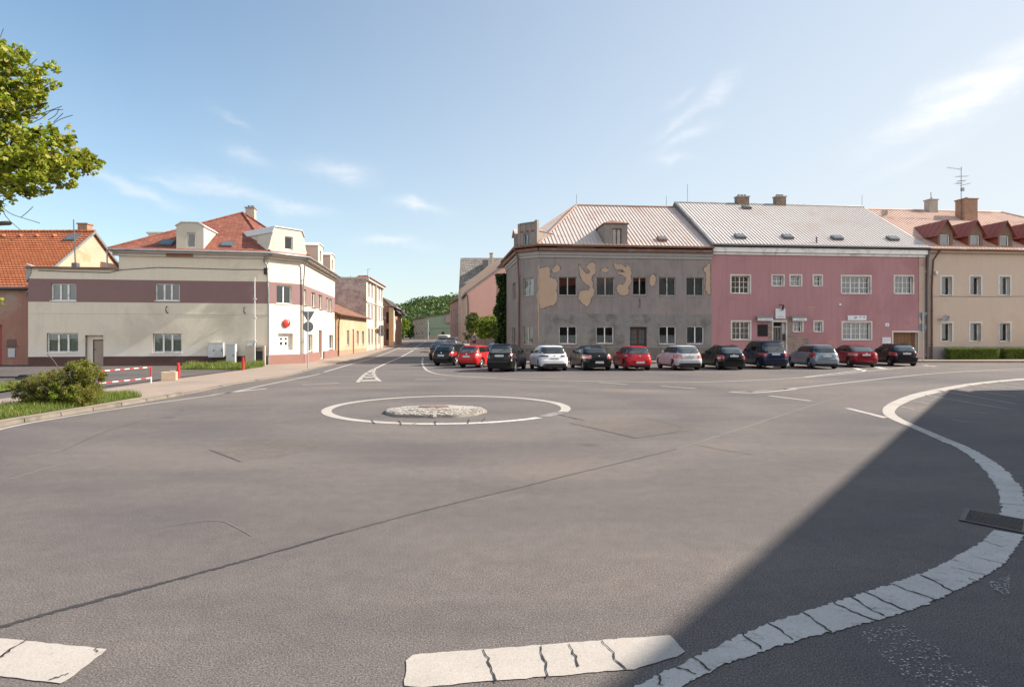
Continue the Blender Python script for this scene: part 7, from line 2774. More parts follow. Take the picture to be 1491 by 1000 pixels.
# trees at the street's end and the wooded hill
for px, py, rx_, rz_, Y, lab in ((588, 475, 8, 10, 150, 'bright light green tree at the end of the far street'), (598, 482, 6, 9, 160, 'darker green round tree left of the tan brick wing'), (583.5, 484, 5, 9, 143, 'small green tree beside the last yellow house')):
    c = at(px, py, Y)
    tr = thing('street_tree', lab, 'tree', (c.x, c.y, g(Y)), 'trees at the end of the street')
    k = Y / F
    mb = MB()
    mb.tube([(c.x, c.y, g(Y) - 0.2), (c.x, c.y, c.z - rz_ * k * 0.4), (c.x + 0.2, c.y, c.z + rz_ * k * 0.5)], [0.2, 0.14, 0.04], 8)
    mb.build('trunk', BARK, tr)
    lm = [[YG1, HG2], [FW2, HG2], [HG1, FW2]][(588, 598, 583.5).index(px)]
    leaf_mesh('crown', clumps(c, (rx_ * k, rx_ * k, rz_ * k), 60, 40, (0.5, 0.5, 0.4)), 0.4, lm, [2, 1], tr, up=0.6)


def hillz(x, y):
    px = CX + F * x / y
    prof = np.interp(px, [480, 560, 580, 600, 615, 630, 645, 665, 700, 760, 840, 950], [486, 464, 456, 450, 446, 444, 443, 441, 440, 446, 470, 505])
    top = H - (prof - HY) * 380 / F
    t = min(1.0, max(0.0, (y - 190) / 190))
    return max(1.0, 2.0 + (top - 2.0) * (t * t * (3 - 2 * t)))


mb = MB()
mb.grid([[(x, y, hillz(x, y) - (40 if y > 480 else 0)) for x in np.linspace(-150, 90, 40)] for y in np.linspace(185, 520, 26)])
tag(mb.build('hill', SOIL), kind='structure')
P, Q = [], []
for k in range(620):
    y = rnd.uniform(200, 392)
    x = rnd.uniform((555 - CX) * y / F, (780 - CX) * y / F)
    r = rnd.uniform(2.4, 4.6)
    z = hillz(x, y) + r * 0.45
    dd = blob((x, y, z), (r, r, r * 0.85), 85, 0.3)
    (P if rnd.random() < 0.6 else Q).append(dd)
allp = np.concatenate(P)
ob = leaf_mesh('forest', np.concatenate(P + Q), 1.25, [FW1, FW2, FW3], [3, 3, 1.3], None, (0, 0, 0), up=0.8)
tag(ob, kind='stuff')
# ================================================================ parked cars
def paintm(name, col, metal=0.4, rough=0.32):
    m, nt, b = newmat(name)
    v = coords(nt)
    n1 = noise(nt, v, 1.2, 4)
    co = ramp(nt, n1, [(0.3, c4(col, 0.92)), (0.7, c4(col, 1.08))])
    sx = node(nt, 'ShaderNodeSeparateXYZ')
    nt.links.new(v, sx.inputs[0])
    dn = noise(nt, v, 5, 5)
    mr = node(nt, 'ShaderNodeMapRange')
    mr.inputs['From Min'].default_value = 0.15
    mr.inputs['From Max'].default_value = 0.65
    mr.inputs['To Min'].default_value = 0.16
    mr.inputs['To Max'].default_value = 0.0
    nt.links.new(sx.outputs['Z'], mr.inputs['Value'])
    ml = node(nt, 'ShaderNodeMath', operation='MULTIPLY')
    nt.links.new(mr.outputs[0], ml.inputs[0])
    nt.links.new(dn, ml.inputs[1])
    co = mixc(nt, ml.outputs[0], co, (0.16, 0.135, 0.11, 1))
    nt.links.new(co, b.inputs['Base Color'])
    b.inputs['Metallic'].default_value = metal
    b.inputs['Roughness'].default_value = rough
    b.inputs['Coat Weight'].default_value = 0.22
    b.inputs['Specular IOR Level'].default_value = 0.22
    b.inputs['Coat Roughness'].default_value = 0.06
    return m


TYRE = M('tyre_rubber', (0.016, 0.016, 0.016), 0.85, 0.15, 8, 0.1)
ALLOY = M('alloy_wheel', (0.42, 0.42, 0.43), 0.35, 0.1, 6, 0, metal=0.7)
CARGL = M('car_glass', (0.016, 0.020, 0.022), 0.03, 0.1, 2, 0, spec=1.0, coat=0.6, fine=0)
CARGL_S = M('car_side_glass', (0.010, 0.012, 0.013), 0.06, 0.1, 2, 0, spec=0.45, fine=0)
CARGL_L = M('car_glass_light', (0.05, 0.065, 0.07), 0.04, 0.2, 1.5, 0, spec=1.0, coat=0.8, fine=0)
TRIMB = M('black_plastic', (0.022, 0.022, 0.023), 0.6, 0.1, 5, 0.05)
LIGHTR = M('tail_light_red', (0.33, 0.012, 0.014), 0.12, 0.1, 4, 0, spec=0.8, coat=0.8)
LIGHTC = M('tail_light_clear', (0.50, 0.16, 0.13), 0.12, 0.15, 9, 0, spec=0.8, coat=0.8)
LIGHTD = M('tail_light_dark', (0.05, 0.012, 0.014), 0.15, 0.15, 9, 0, spec=0.8, coat=0.6)
PLATE = M('plate_white', (0.66, 0.67, 0.68), 0.4, 0.03, 4, 0)
CHROME = M('chrome', (0.62, 0.62, 0.63), 0.15, 0.04, 4, 0, metal=1.0)
PC = {'black': paintm('paint_black', (0.004, 0.004, 0.005), 0.0), 'navy': paintm('paint_navy', (0.012, 0.019, 0.045), 0.2), 'white': paintm('paint_white', (0.74, 0.75, 0.76), 0.0, 0.35),
      'red': paintm('paint_red', (0.48, 0.015, 0.018), 0.0), 'crimson': paintm('paint_crimson', (0.42, 0.018, 0.03), 0.1), 'wine': paintm('paint_wine', (0.22, 0.012, 0.022), 0.35), 'silver': paintm('paint_silver', (0.50, 0.50, 0.51), 0.08),
      'steel': paintm('paint_steel_blue', (0.25, 0.29, 0.33), 0.45), 'beige': paintm('paint_beige', (0.5, 0.47, 0.42), 0.1), 'brown': paintm('paint_dark_brown', (0.04, 0.027, 0.022), 0.3), 'grey': paintm('paint_grey', (0.12, 0.13, 0.15), 0.4)}

CS = 0.92          # cars measured against the doors behind them
# wheel meshes, shared by every car
mb = MB()
mb.lathe((0, 0, 0), (1, 0, 0), [(0.215, -0.09), (0.27, -0.105), (0.305, -0.09), (0.318, -0.05), (0.318, 0.05), (0.305, 0.09), (0.27, 0.105), (0.215, 0.09)], 30)
W_TYRE = mb.mesh('wheel', Vector((0, 0, 0)), [TYRE], 35)
mb = MB()
mb.lathe((0, 0, 0), (1, 0, 0), [(0.216, -0.085), (0.205, -0.092), (0.19, -0.06), (0.19, 0.06), (0.205, 0.092), (0.216, 0.085)], 30)
for sgn in (-1, 1):
    mb.lathe((sgn * 0.075, 0, 0), (sgn, 0, 0), [(0.06, -0.02), (0.06, 0.012), (0.035, 0.018)], 12)
    for k in range(5):
        t = 6.283 * k / 5
        for dt in (-0.13, 0.13):
            a, b_ = Vector((sgn * 0.078, math.cos(t) * 0.04, math.sin(t) * 0.04)), Vector((sgn * 0.07, math.cos(t + dt) * 0.2, math.sin(t + dt) * 0.2))
            mb.tube([a, b_], [0.022, 0.017], 6)
mb.lathe((0, 0, 0), (1, 0, 0), [(0.19, -0.03), (0.19, 0.03)], 24, 1)
W_RIM = mb.mesh('rim', Vector((0, 0, 0)), [ALLOY, TRIMB], 35)


def unit_ring(n, asp, N=80):
    """superellipse outline, points spread evenly along its length"""
    t = np.linspace(0, 2 * math.pi, 4001)
    x = np.sign(np.sin(t)) * np.abs(np.sin(t)) ** (2 / n)
    y = np.sign(np.cos(t)) * np.abs(np.cos(t)) ** (2 / n)
    d = np.concatenate([[0], np.cumsum(np.hypot(np.diff(x), np.diff(y) * asp))])
    q = np.linspace(0, d[-1], N, endpoint=False)
    return np.interp(q, d, x), np.interp(q, d, y)


KINDS = {
    # L, W, H, belt rear, hood rear, boot kind: glass base rear inset, roof rear inset, hatch
    'hatch': dict(L=4.15, W=1.74, H=1.47, belt=0.98, gb=0.12, gt=0.52, cowl=1.05, wf=1.75, tum=0.17, bum=0.62),
    'small': dict(L=3.7, W=1.63, H=1.44, belt=0.95, gb=0.10, gt=0.40, cowl=0.9, wf=1.55, tum=0.15, bum=0.60),
    'wagon': dict(L=4.6, W=1.76, H=1.49, belt=0.99, gb=0.10, gt=0.62, cowl=1.2, wf=1.95, tum=0.18, bum=0.62),
    'suv': dict(L=4.65, W=1.84, H=1.66, belt=1.10, gb=0.10, gt=0.40, cowl=1.1, wf=1.75, tum=0.16, bum=0.70),
    'sedan': dict(L=4.6, W=1.78, H=1.46, belt=0.99, gb=0.62, gt=1.30, cowl=1.15, wf=1.95, tum=0.19, bum=0.64),
    'lift': dict(L=4.6, W=1.77, H=1.46, belt=1.0, gb=0.30, gt=1.20, cowl=1.15, wf=1.95, tum=0.19, bum=0.64),
    'van': dict(L=4.65, W=1.81, H=1.73, belt=1.05, gb=0.08, gt=0.48, cowl=0.75, wf=1.55, tum=0.16, bum=0.66),
    'cargo': dict(L=4.9, W=1.9, H=1.95, belt=1.1, gb=0.05, gt=0.14, cowl=0.8, wf=1.4, tum=0.10, bum=0.6),
}


def make_car(label, kind, col, px, pyw, head, light=LIGHTR, lz=(0.62, 0.92), lx=(0.62, 0.99), plate_z=0.80, rails=False, glass=None, clad=False, scale=(1, 1, 1), plate_low=False, roofcol=None, rim=True, black_b=False, name='parked_car', side_windows=3, chrome=False):
    k = KINDS[kind]
    L, Wd, Hh = k['L'] * scale[1], k['W'] * scale[0], k['H'] * scale[2]
    belt = k['belt'] * scale[2]
    hl, hw = L / 2, Wd / 2
    root = thing(name, label, 'car' if kind != 'cargo' else 'van', (0, 0, 0), 'cars parked round the square')
    hf = 0.80 if kind not in ('suv', 'van', 'cargo') else 0.92
    # loops: z rear, z front, y rear, y front, half width, exponent
    Lp = [(0.20, 0.20, -hl + 0.16, hl - 0.14, hw - 0.07, 7), (0.30, 0.28, -hl + 0.05, hl - 0.04, hw - 0.02, 7), (0.50, 0.46, -hl, hl, hw, 7.5), (0.64, 0.58, -hl + 0.005, hl - 0.01, hw, 7.5),
          (0.67, 0.62, -hl + 0.045, hl - 0.03, hw, 7.5), (belt - 0.12, hf - 0.10, -hl + 0.07, hl - 0.10, hw - 0.012, 7), (belt - 0.02, hf - 0.02, -hl + 0.11, hl - 0.22, hw - 0.045, 6.5),
          (belt, belt + 0.02, -hl + k['gb'] + 0.05, hl - k['cowl'], hw - 0.075, 6.5),
          (belt + (Hh - belt) * 0.55, belt + (Hh - belt) * 0.55, -hl + k['gb'] * 0.5 + k['gt'] * 0.5 - 0.03, hl - k['cowl'] * 0.45 - k['wf'] * 0.55 + 0.02, hw - 0.075 - k['tum'] * 0.42, 6),
          (Hh - 0.075, Hh - 0.085, -hl + k['gt'], hl - k['wf'], hw - 0.07 - k['tum'], 5.5), (Hh - 0.025, Hh - 0.035, -hl + k['gt'] + 0.09, hl - k['wf'] - 0.12, hw - 0.13 - k['tum'], 5),
          (Hh, Hh - 0.005, -hl + k['gt'] + 0.32, hl - k['wf'] - 0.42, hw - 0.30 - k['tum'], 4.5)]
    N = 88

    def zat(i, y):
        zr, zf, yr, yf = Lp[i][:4]
        t = (y - yr) / (yf - yr)
        if i < 7:
            t = max(0.0, (t - 0.70) / 0.30) ** 1.3
        return zr + (zf - zr) * t
    mb = MB()
    rings = []
    for i, (zr, zf, yr, yf, w, n) in enumerate(Lp):
        ux, uy = unit_ring(n, L / Wd, N)
        c, a = (yr + yf) / 2, (yf - yr) / 2
        rings.append([(w * x, c + a * y, zat(i, c + a * y)) for x, y in zip(ux, uy)])
    mb.grid(rings, wrap=True)
    mb.poly(rings[0])
    mb.poly(rings[-1])
    ym = [-hl + 0.80, hl - 0.86]
    rw = 0.318
    me = mb.mesh('body', Vector((0, 0, 0)), [PC[col], TRIMB], 32)
    body = bpy.data.objects.new('body', me)
    COL.objects.link(body)
    cm = MB()
    for y in ym:
        cm.lathe((0, y, rw + 0.01), (1, 0, 0), [(rw + 0.055, -hw - 0.2), (rw + 0.055, hw + 0.2)], 36)
    cut = bpy.data.objects.new('cutter', cm.mesh('cutter', Vector((0, 0, 0)), [TRIMB]))
    COL.objects.link(cut)
    md = body.modifiers.new('arch', 'BOOLEAN')
    md.operation = 'DIFFERENCE'
    md.solver = 'EXACT'
    md.object = cut
    dg = bpy.context.evaluated_depsgraph_get()
    nm = bpy.data.meshes.new_from_object(body.evaluated_get(dg))
    body.modifiers.clear()
    body.data = nm
    nm.name = 'body'
    bpy.data.objects.remove(cut)
    mats = [m_ for m_ in nm.materials]
    while len(nm.materials) < 2:
        nm.materials.append(TRIMB)
    nm.materials[0], nm.materials[1] = PC[col], TRIMB
    for p in nm.polygons:
        c = p.center
        p.material_index = 0
        for y in ym:
            if math.hypot(c.y - y, c.z - rw - 0.01) < rw + 0.052 and abs(p.normal.x) < 0.6:
                p.material_index = 1
        if c.z < 0.215:
            p.material_index = 1
        if (clad or black_b) and c.z < (0.40 if clad else 0.29):
            p.material_index = 1
        p.use_smooth = True
    bm = bmesh.new()
    bm.from_mesh(nm)
    for e in bm.edges:
        e.smooth = not (len(e.link_faces) != 2 or e.calc_face_angle(0) > R(33))
    bm.to_mesh(nm)
    bm.free()
    body.parent = root

    def lerpL(v):
        i = min(len(Lp) - 2, max(0, int(v)))
        return i, v - i

    def s_rear(x, v):
        i, t = lerpL(v)
        P = []
        for j in (i, i + 1):
            zr, zf, yr, yf, w, n = Lp[j]
            c, a = (yr + yf) / 2, (yf - yr) / 2
            q = min(0.992, abs(x) / w)
            P.append(Vector((math.copysign(q * w, x), c - a * (1 - q ** n) ** (1 / n), zr)))
        return P[0].lerp(P[1], t)

    def s_side(q, v, sg):
        i, t = lerpL(v)
        P = []
        for j in (i, i + 1):
            zr, zf, yr, yf, w, n = Lp[j]
            c, a = (yr + yf) / 2, (yf - yr) / 2
            P.append(Vector((sg * w * (1 - abs(q) ** n) ** (1 / n), c + a * q, zat(j, c + a * q))))
        return P[0].lerp(P[1], t)

    def s_front(x, v):
        i, t = lerpL(v)
        P = []
        for j in (i, i + 1):
            zr, zf, yr, yf, w, n = Lp[j]
            c, a = (yr + yf) / 2, (yf - yr) / 2
            q = min(0.992, abs(x) / w)
            y = c + a * (1 - q ** n) ** (1 / n)
            P.append(Vector((math.copysign(q * w, x), y, zat(j, y))))
        return P[0].lerp(P[1], t)

    def vz(z):
        for i in range(len(Lp) - 1):
            if Lp[i][0] <= z <= Lp[i + 1][0]:
                return i + (z - Lp[i][0]) / max(1e-6, Lp[i + 1][0] - Lp[i][0])
        return 0

    def patch(name, fn, u0, u1, v0, v1, mat, off=0.012, nu=14, nv=6, rnd_=0.0, parent=None, th=0.02):
        rows = []
        for b in range(nv + 1):
            vv = v0 + (v1 - v0) * b / nv
            e = 0.0
            if rnd_:
                tt = abs(2 * b / nv - 1)
                e = rnd_ * (u1 - u0) * max(0, tt - 0.5) ** 2 * 2
            row = []
            for a in range(nu + 1):
                uu = u0 + e + (u1 - u0 - 2 * e) * a / nu
                row.append(fn(uu, vv))
            rows.append(row)
        nr, nc = nv + 1, nu + 1
        ctr = Vector((0, 0, 0.7))
        out = []
        for b in range(nr):
            ro = []
            for a in range(nc):
                du = rows[b][min(a + 1, nc - 1)] - rows[b][max(a - 1, 0)]
                dv = rows[min(b + 1, nr - 1)][a] - rows[max(b - 1, 0)][a]
                n_ = du.cross(dv)
                if n_.length < 1e-9:
                    n_ = rows[b][a] - ctr
                n_.normalize()
                if n_.dot(rows[b][a] - ctr) < 0:
                    n_ = -n_
                ro.append((rows[b][a] + n_ * off, rows[b][a] + n_ * (off - th)))
            out.append(ro)
        q = MB()
        q.grid([[p[0] for p in r] for r in out])
        ringp = [out[0][a] for a in range(nc)] + [out[b][-1] for b in range(1, nr)] + [out[-1][a] for a in range(nc - 2, -1, -1)] + [out[b][0] for b in range(nr - 2, 0, -1)]
        q.grid([[p[0] for p in ringp], [p[1] for p in ringp]], wrap=True)
        return q.build(name, mat, parent or root, smooth=40)

    gl = glass or CARGL
    wr = Lp[7][4]
    # rear glass follows the hatch
    patch('rear_window', s_rear, -wr * 0.88, wr * 0.88, 7.12, 8.86, gl, 0.016, 18, 8, 0.14, th=0.03)
    patch('windscreen', s_front, -wr * 0.90, wr * 0.90, 7.10, 8.9, CARGL, 0.008, 18, 6, 0.08)
    for sg in (-1, 1):
        segs = {3: ((-0.86, -0.52), (-0.48, 0.10), (0.14, 0.74)), 2: ((-0.66, 0.10), (0.15, 0.74)), 1: ((0.2, 0.75),)}[side_windows]
        for a, b in segs:
            patch('side_window', lambda q_, v_, sg=sg: s_side(q_, v_, sg), a, b, 7.16, 8.84, CARGL_S, 0.012, 12, 5, th=0.03)
        for a, b, in ((-0.35, 0.10), (0.11, 0.56)) if kind != 'cargo' else ((0.15, 0.6),):
            d = patch('door', lambda q_, v_, sg=sg: s_side(q_ * 1.0, v_, sg), a, b, 1.3, 6.8, PC[col], 0.007, 10, 8, th=0.015)
            q = MB()
            h = s_side(a + 0.06, 5.6, sg)
            q.box(h.x - 0.03, h.x + 0.03, h.y - 0.09, h.y + 0.09, h.z - 0.015, h.z + 0.02)
            q.build('handle', TRIMB if col in ('black', 'navy') else PC[col], d)
        m_ = s_side(0.40, 6.9, sg)
        q = MB()
        q.lathe(m_ + Vector((sg * 0.13, 0.04, 0.08)), (0, 1, 0), [(0.03, -0.07), (0.085, -0.05), (0.09, 0.02), (0.05, 0.08)], 12)
        q.tube([m_, m_ + Vector((sg * 0.12, 0.02, 0.05))], 0.025, 6)
        q.build('mirror', TRIMB if col in ('white', 'black') else PC[col], root, smooth=50)
        x0, x1 = sorted((sg * hw * lx[0], sg * hw * lx[1]))
        patch('tail_light', s_rear, x0, x1, vz(lz[0]), vz(lz[1]), light, 0.010, 12, 6)
        if rails:
            a, b = s_side(-0.72, 9.6, sg), s_side(0.72, 9.6, sg)
            q = MB()
            q.tube(smooth([a, a.lerp(b, 0.08) + Vector((0, 0, 0.06)), a.lerp(b, 0.5) + Vector((0, 0, 0.075)), a.lerp(b, 0.92) + Vector((0, 0, 0.06)), b], 1), 0.019, 6)
            q.build('roof_rail', CHROME if rails == 'chrome' else TRIMB, root, smooth=50)
        for y in ym:
            w = bpy.data.objects.new('wheel', W_TYRE)
            COL.objects.link(w)
            w.parent = root
            w.location = (sg * (hw - 0.125), y, rw)
            w.rotation_euler = (rnd.uniform(0, 6), 0, 0)
            r_ = bpy.data.objects.new('rim', W_RIM)
            COL.objects.link(r_)
            r_.parent = w
    # bumper with a dark lower lip
    patch('bumper', s_rear, -hw * 0.985, hw * 0.985, 1.25, vz(k['bum'] * 0.98), PC[col], 0.010, 26, 6)
    patch('bumper_lip', s_rear, -hw * 0.80, hw * 0.80, 0.05, 1.2 if not black_b else 1.75, TRIMB, 0.012, 20, 3)
    pz = 0.50 if plate_low else plate_z
    c = s_rear(0, vz(pz))
    q = MB()
    q.box(-0.26, 0.26, c.y - 0.030, c.y + 0.03, pz - 0.058, pz + 0.058)
    q.box(-0.225, -0.20, c.y - 0.034, c.y - 0.0305, pz - 0.04, pz + 0.04, 1)
    for j in range(7):
        x = -0.17 + j * 0.056 + (0.03 if j > 2 else 0)
        q.box(x, x + 0.012, c.y - 0.033, c.y - 0.0305, pz - 0.03, pz + 0.03, 1)
        q.box(x + 0.024, x + 0.032, c.y - 0.033, c.y - 0.0305, pz - 0.03, pz + rnd.choice((0.0, 0.03)), 1)
    q.build('number_plate', [PLATE, CLOTHG], root)
    zb_ = min(belt - 0.06, (0.90 if not plate_low else 0.86))
    c = s_rear(0, vz(zb_))
    q = MB()
    q.lathe(c, (0, -1, 0.1), [(0.045, -0.01), (0.045, 0.012), (0.02, 0.02)], 16)
    q.build('badge', CHROME, root, smooth=50)
    a, b = s_rear(0.02, 7.25), s_rear(0.34, 7.75)
    q = MB()
    q.tube([a + Vector((0, -0.02, 0.01)), b + Vector((0, -0.025, 0.01))], [0.016, 0.008], 6)
    if kind not in ('sedan', 'lift', 'cargo'):
        q.build('rear_wiper', TRIMB, root)
        patch('spoiler', s_rear, -wr * 0.72, wr * 0.72, 8.95, 9.35, PC[col], 0.03, 14, 3, th=0.04)
    patch('third_brake_light', s_rear, -0.16, 0.16, 8.80, 8.90, LIGHTD, 0.016, 6, 2)
    if chrome:
        patch('chrome_strip', s_rear, -hw * 0.55, hw * 0.55, vz(belt - 0.04), vz(belt - 0.015), CHROME, 0.014, 14, 2)
    q = MB()
    p = s_side(-0.35, 10.9, 1)
    p.x = 0
    q.tube([(0, p.y, Hh - 0.03), (0, p.y - 0.16, Hh + 0.1)], [0.012, 0.006], 5)
    q.build('aerial', TRIMB, root)
    # park it: rear wheels on the spot seen in the photo
    h = R(head)
    sp = GP(px, pyw)
    d = Vector((math.sin(h), math.cos(h), 0))
    cpos = sp + d * ((hl - 0.80 + 0.16) * CS)
    root.scale = (0.88, 0.90, 0.925)
    root.location = (cpos.x, cpos.y, g(cpos.y))
    root.rotation_euler = (math.atan2(g(cpos.y + 1) - g(cpos.y - 1), 2), 0, -h)
    return root


make_car('navy blue minivan with red tail lights parked before the pink house doorway', 'van', 'navy', 1125, 537, 1, LIGHTR, (0.80, 1.0), (0.58, 0.99), 0.92, rails='chrome', chrome=True)
make_car('pale metallic blue estate car parked between the navy minivan and the dark red liftback', 'wagon', 'steel', 1199, 537, 3, LIGHTR, (0.72, 1.02), (0.78, 0.99), 0.80)
make_car('dark wine red liftback with silver alloy wheels parked under the wide pink house window', 'lift', 'wine', 1256, 534.6, 5, LIGHTC, (0.76, 0.94), (0.62, 0.99), 0.82, glass=CARGL_L, chrome=False)
make_car('black estate car at the right end of the row beside the garage door', 'wagon', 'black', 1315, 533, 7, LIGHTR, (0.72, 0.96), (0.72, 0.99), 0.86, glass=CARGL_L, rails=True)
make_car('old black estate car with thin roof rails parked left of the navy minivan', 'wagon', 'black', 1064, 538.3, -3, LIGHTR, (0.66, 0.90), (0.74, 0.99), 0.84, glass=CARGL_L, rails=True, scale=(0.96, 0.96, 0.97))
make_car('silver hatchback with red and clear tail lights parked by the grey and pink wall joint', 'hatch', 'silver', 1000, 539, -6, LIGHTC, (0.74, 0.94), (0.58, 0.99), 0.82, black_b=True, glass=CARGL_L)
make_car('small bright red hatchback parked before the dark door of the grey house', 'small', 'crimson', 928, 539.3, -6, LIGHTR, (0.80, 0.92), (0.84, 0.99), 0.50, plate_low=True, glass=CARGL)
make_car('black saloon with wide pale red tail lights parked before the grey house', 'sedan', 'black', 869, 539.3, -8, LIGHTC, (0.72, 0.92), (0.55, 0.99), 0.54, plate_low=True)
make_car('white hatchback with slim dark tail lights parked before the grey house', 'hatch', 'white', 805, 540, -8, LIGHTD, (0.84, 0.93), (0.42, 0.99), 0.74, black_b=True, scale=(1.04, 1.05, 1.0))
make_car('black sport utility car with silver roof rails at the corner of the grey house', 'suv', 'black', 730, 541, 13, LIGHTD, (0.78, 1.02), (0.66, 0.99), 0.92, rails='chrome', clad=True, scale=(0.94, 0.93, 0.95))
make_car('bright red two box hatchback with white wheels angled beside the black sport utility', 'small', 'red', 685, 535.5, 25, LIGHTC, (0.72, 0.90), (0.76, 0.99), 0.74, side_windows=2)
make_car('black estate car with a chrome edged side window left of the bright red hatchback', 'wagon', 'black', 648, 532.5, 24, LIGHTR, (0.70, 0.94), (0.72, 0.99), 0.72, rails=True, side_windows=2)
make_car('dark brown estate car leading the row up the far street', 'wagon', 'brown', 639, 524.5, 10, LIGHTC, (0.66, 0.90), (0.72, 0.99), 0.75, glass=CARGL_L)
make_car('low dark red car whose roof shows behind the bright red hatchback', 'sedan', 'wine', 712, 521, 55, LIGHTR)
make_car('grey blue saloon with a light rear window further up the far street', 'sedan', 'grey', 640, 513, 4, LIGHTR, glass=CARGL_L)
make_car('pale beige box van standing farthest up the far street', 'cargo', 'beige', 645, 508.3, 2, LIGHTR, (0.8, 1.2), (0.86, 0.99), 0.6, side_windows=1)
make_car('dark high car parked beside the pale van by the houses', 'suv', 'grey', 657, 509.5, 4, LIGHTD)

# ================================================================ the person by the cars
SKIN = M('skin', (0.50, 0.30, 0.21), 0.55, 0.05, 6, 0)
HAIR = M('dark_hair', (0.018, 0.014, 0.012), 0.6, 0.2, 20, 0.2)
SHIRT = M('blue_grey_shirt', (0.12, 0.16, 0.26), 0.9, 0.12, 4, 0.2, 40)
SHORTS = M('dark_red_shorts', (0.26, 0.03, 0.04), 0.9, 0.12, 4, 0.2, 40)
SHOE = M('dark_shoes', (0.03, 0.03, 0.03), 0.7, 0.1, 4, 0)


def skin_mesh(name, joints, edges, mat, parent, levels=2, o=Vector((0, 0, 0))):
    me = bpy.data.meshes.new(name)
    me.from_pydata([Vector(j[:3]) for j in joints], edges, [])
    ob = bpy.data.objects.new(name, me)
    COL.objects.link(ob)
    sk = ob.modifiers.new('skin', 'SKIN')
    sk.use_smooth_shade = True
    if not me.skin_vertices:
        ob.data.skin_vertices.new() if hasattr(ob.data.skin_vertices, 'new') else None
    for i, j in enumerate(joints):
        sv = me.skin_vertices[0].data[i]
        sv.radius = (j[3], j[4] if len(j) > 4 else j[3])
        sv.use_root = (i == 0)
    sb = ob.modifiers.new('sub', 'SUBSURF')
    sb.levels = sb.render_levels = levels
    dg = bpy.context.evaluated_depsgraph_get()
    nm = bpy.data.meshes.new_from_object(ob.evaluated_get(dg))
    nm.name = name
    nm.materials.clear()
    nm.materials.append(mat)
    for p in nm.polygons:
        p.use_smooth = True
    bpy.data.objects.remove(ob)
    o2 = bpy.data.objects.new(name, nm)
    COL.objects.link(o2)
    o2.parent = parent
    return o2


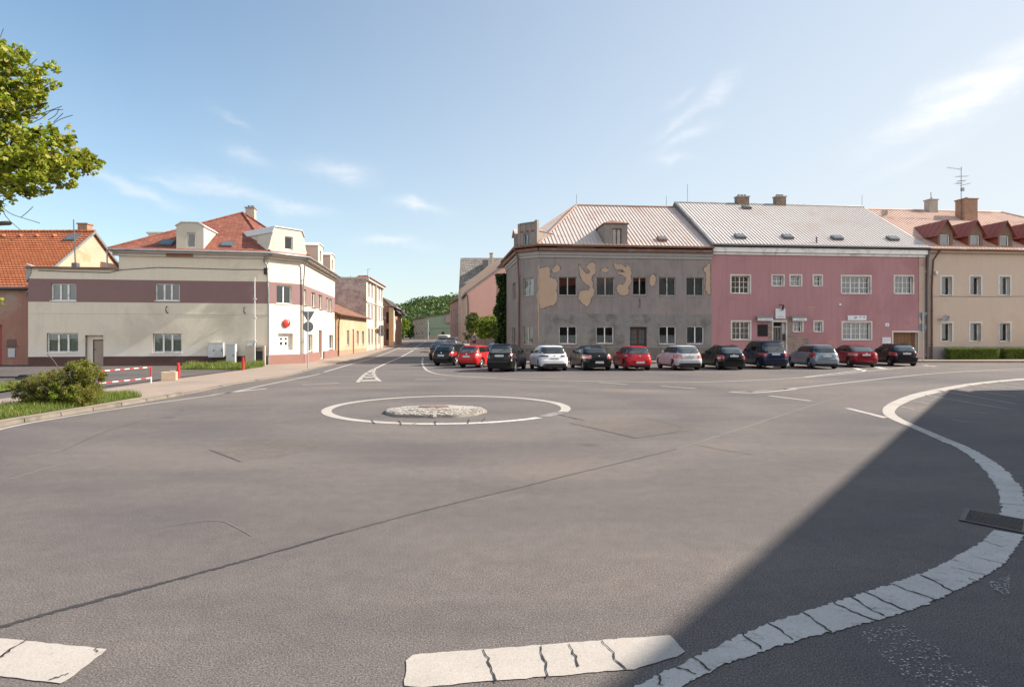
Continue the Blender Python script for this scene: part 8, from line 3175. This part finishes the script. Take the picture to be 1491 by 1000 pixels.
def person_parts(pr):
    j = [(0, 0, 0.95, 0.13, 0.10), (0, 0, 1.10, 0.125, 0.09), (0, 0.01, 1.28, 0.15, 0.10), (0, 0.01, 1.42, 0.13, 0.085), (0, 0, 1.50, 0.055), (0, -0.01, 1.56, 0.055), (0, -0.01, 1.66, 0.078, 0.095), (0, 0, 1.73, 0.055, 0.07)]
    e = [(0, 1), (1, 2), (2, 3), (3, 4), (4, 5), (5, 6), (6, 7)]
    for sg in (-1, 1):
        i = len(j)
        j += [(sg * 0.17, 0, 1.41, 0.055), (sg * 0.22, 0.01, 1.16, 0.043), (sg * 0.24, -0.10, 0.93, 0.034), (sg * 0.24, -0.14, 0.86, 0.028, 0.038)]
        e += [(3, i), (i, i + 1), (i + 1, i + 2), (i + 2, i + 3)]
        for f in range(4):
            q = len(j)
            fx = sg * (0.235 + 0.0) + 0
            off = (f - 1.5) * 0.018
            j += [(sg * 0.24, -0.155 + off, 0.82, 0.009), (sg * 0.235, -0.16 + off, 0.775 + 0.006 * abs(f - 1), 0.008)]
            e += [(i + 3, q), (q, q + 1)]
        q = len(j)
        j += [(sg * 0.215, -0.19, 0.84, 0.010), (sg * 0.205, -0.20, 0.80, 0.008)]
        e += [(i + 3, q), (q, q + 1)]
        k = len(j)
        j += [(sg * 0.09, 0, 0.86, 0.085), (sg * 0.10, -0.01 + 0.03 * sg, 0.48, 0.055), (sg * 0.10, 0.01 + 0.08 * sg, 0.10, 0.038), (sg * 0.105, -0.14 + 0.08 * sg, 0.04, 0.036)]
        e += [(0, k), (k, k + 1), (k + 1, k + 2), (k + 2, k + 3)]
    skin_mesh('body', j, e, SKIN, pr, 2)
    j = [(0, 0, 0.98, 0.15, 0.115), (0, 0, 1.12, 0.145, 0.11), (0, 0.01, 1.28, 0.168, 0.118), (0, 0.01, 1.43, 0.145, 0.095)]
    e = [(0, 1), (1, 2), (2, 3)]
    for sg in (-1, 1):
        i = len(j)
        j += [(sg * 0.175, 0, 1.41, 0.070), (sg * 0.20, 0.005, 1.25, 0.062)]
        e += [(3, i), (i, i + 1)]
    skin_mesh('shirt', j, e, SHIRT, pr, 2)
    j = [(0, 0, 0.97, 0.15, 0.12)]
    e = []
    for sg in (-1, 1):
        i = len(j)
        j += [(sg * 0.09, 0, 0.85, 0.105), (sg * 0.10, -0.01 + 0.02 * sg, 0.55, 0.09)]
        e += [(0, i), (i, i + 1)]
    skin_mesh('shorts', j, e, SHORTS, pr, 2)
    mb = MB()
    rows = []
    for a in range(7):
        th_ = a / 6 * math.pi * 0.62
        row = []
        for b in range(18):
            ph = 6.283 * b / 18
            cut_ = 1.0 if math.sin(ph) > -0.25 else 0.72
            row.append((0.090 * math.sin(th_ * cut_) * math.cos(ph), -0.005 + 0.108 * math.sin(th_ * cut_) * math.sin(ph), 1.665 + 0.108 * math.cos(th_ * cut_)))
        rows.append(row)
    mb.grid(rows, wrap=True)
    mb.build('hair', HAIR, pr, smooth=80)
    for sg in (-1, 1):
        mb = MB()
        y = -0.06 + 0.08 * sg
        mb.lathe((sg * 0.105, y, 0.0), (0, 0, 1), [(0.055, 0), (0.06, 0.04), (0.05, 0.085), (0.04, 0.11)], 12)
        mb.lathe((sg * 0.107, y - 0.10, 0.0), (0, 0, 1), [(0.05, 0), (0.055, 0.03), (0.03, 0.065)], 12)
        mb.build('shoe', SHOE, pr, smooth=60)
    for sg in (-1, 1):
        mb = MB()
        mb.lathe((sg * 0.033, -0.098, 1.655), (0, -1, 0), [(0.013, -0.004), (0.011, 0.006), (0.004, 0.009)], 8)
        mb.build('eye', BLACKM, pr)
    mb = MB()
    mb.prism([(-0.014, -0.098, 1.615), (0.014, -0.098, 1.615), (0, -0.098, 1.66)], (0, -0.022, -0.004))
    mb.build('nose', SKIN, pr, smooth=60)
    mb = MB()
    mb.box(-0.024, 0.024, -0.104, -0.09, 1.588, 1.597)
    mb.build('mouth', M('lips', (0.33, 0.13, 0.11), 0.6, 0.05, 4, 0), pr)
    for sg in (-1, 1):
        mb = MB()
        mb.lathe((sg * 0.083, 0.0, 1.64), (sg, 0, 0), [(0.03, -0.01), (0.028, 0.012), (0.012, 0.016)], 10)
        mb.build('ear', SKIN, pr, smooth=60)


pr = thing('person', 'person in a blue grey shirt and dark red shorts beyond the parked cars', 'person', (0, 0, 0))
person_parts(pr)
pp_ = at(690.5, 490, 61.0)
pr.location = (pp_.x, pp_.y, 0.60)
pr.rotation_euler = (0, 0, R(150))
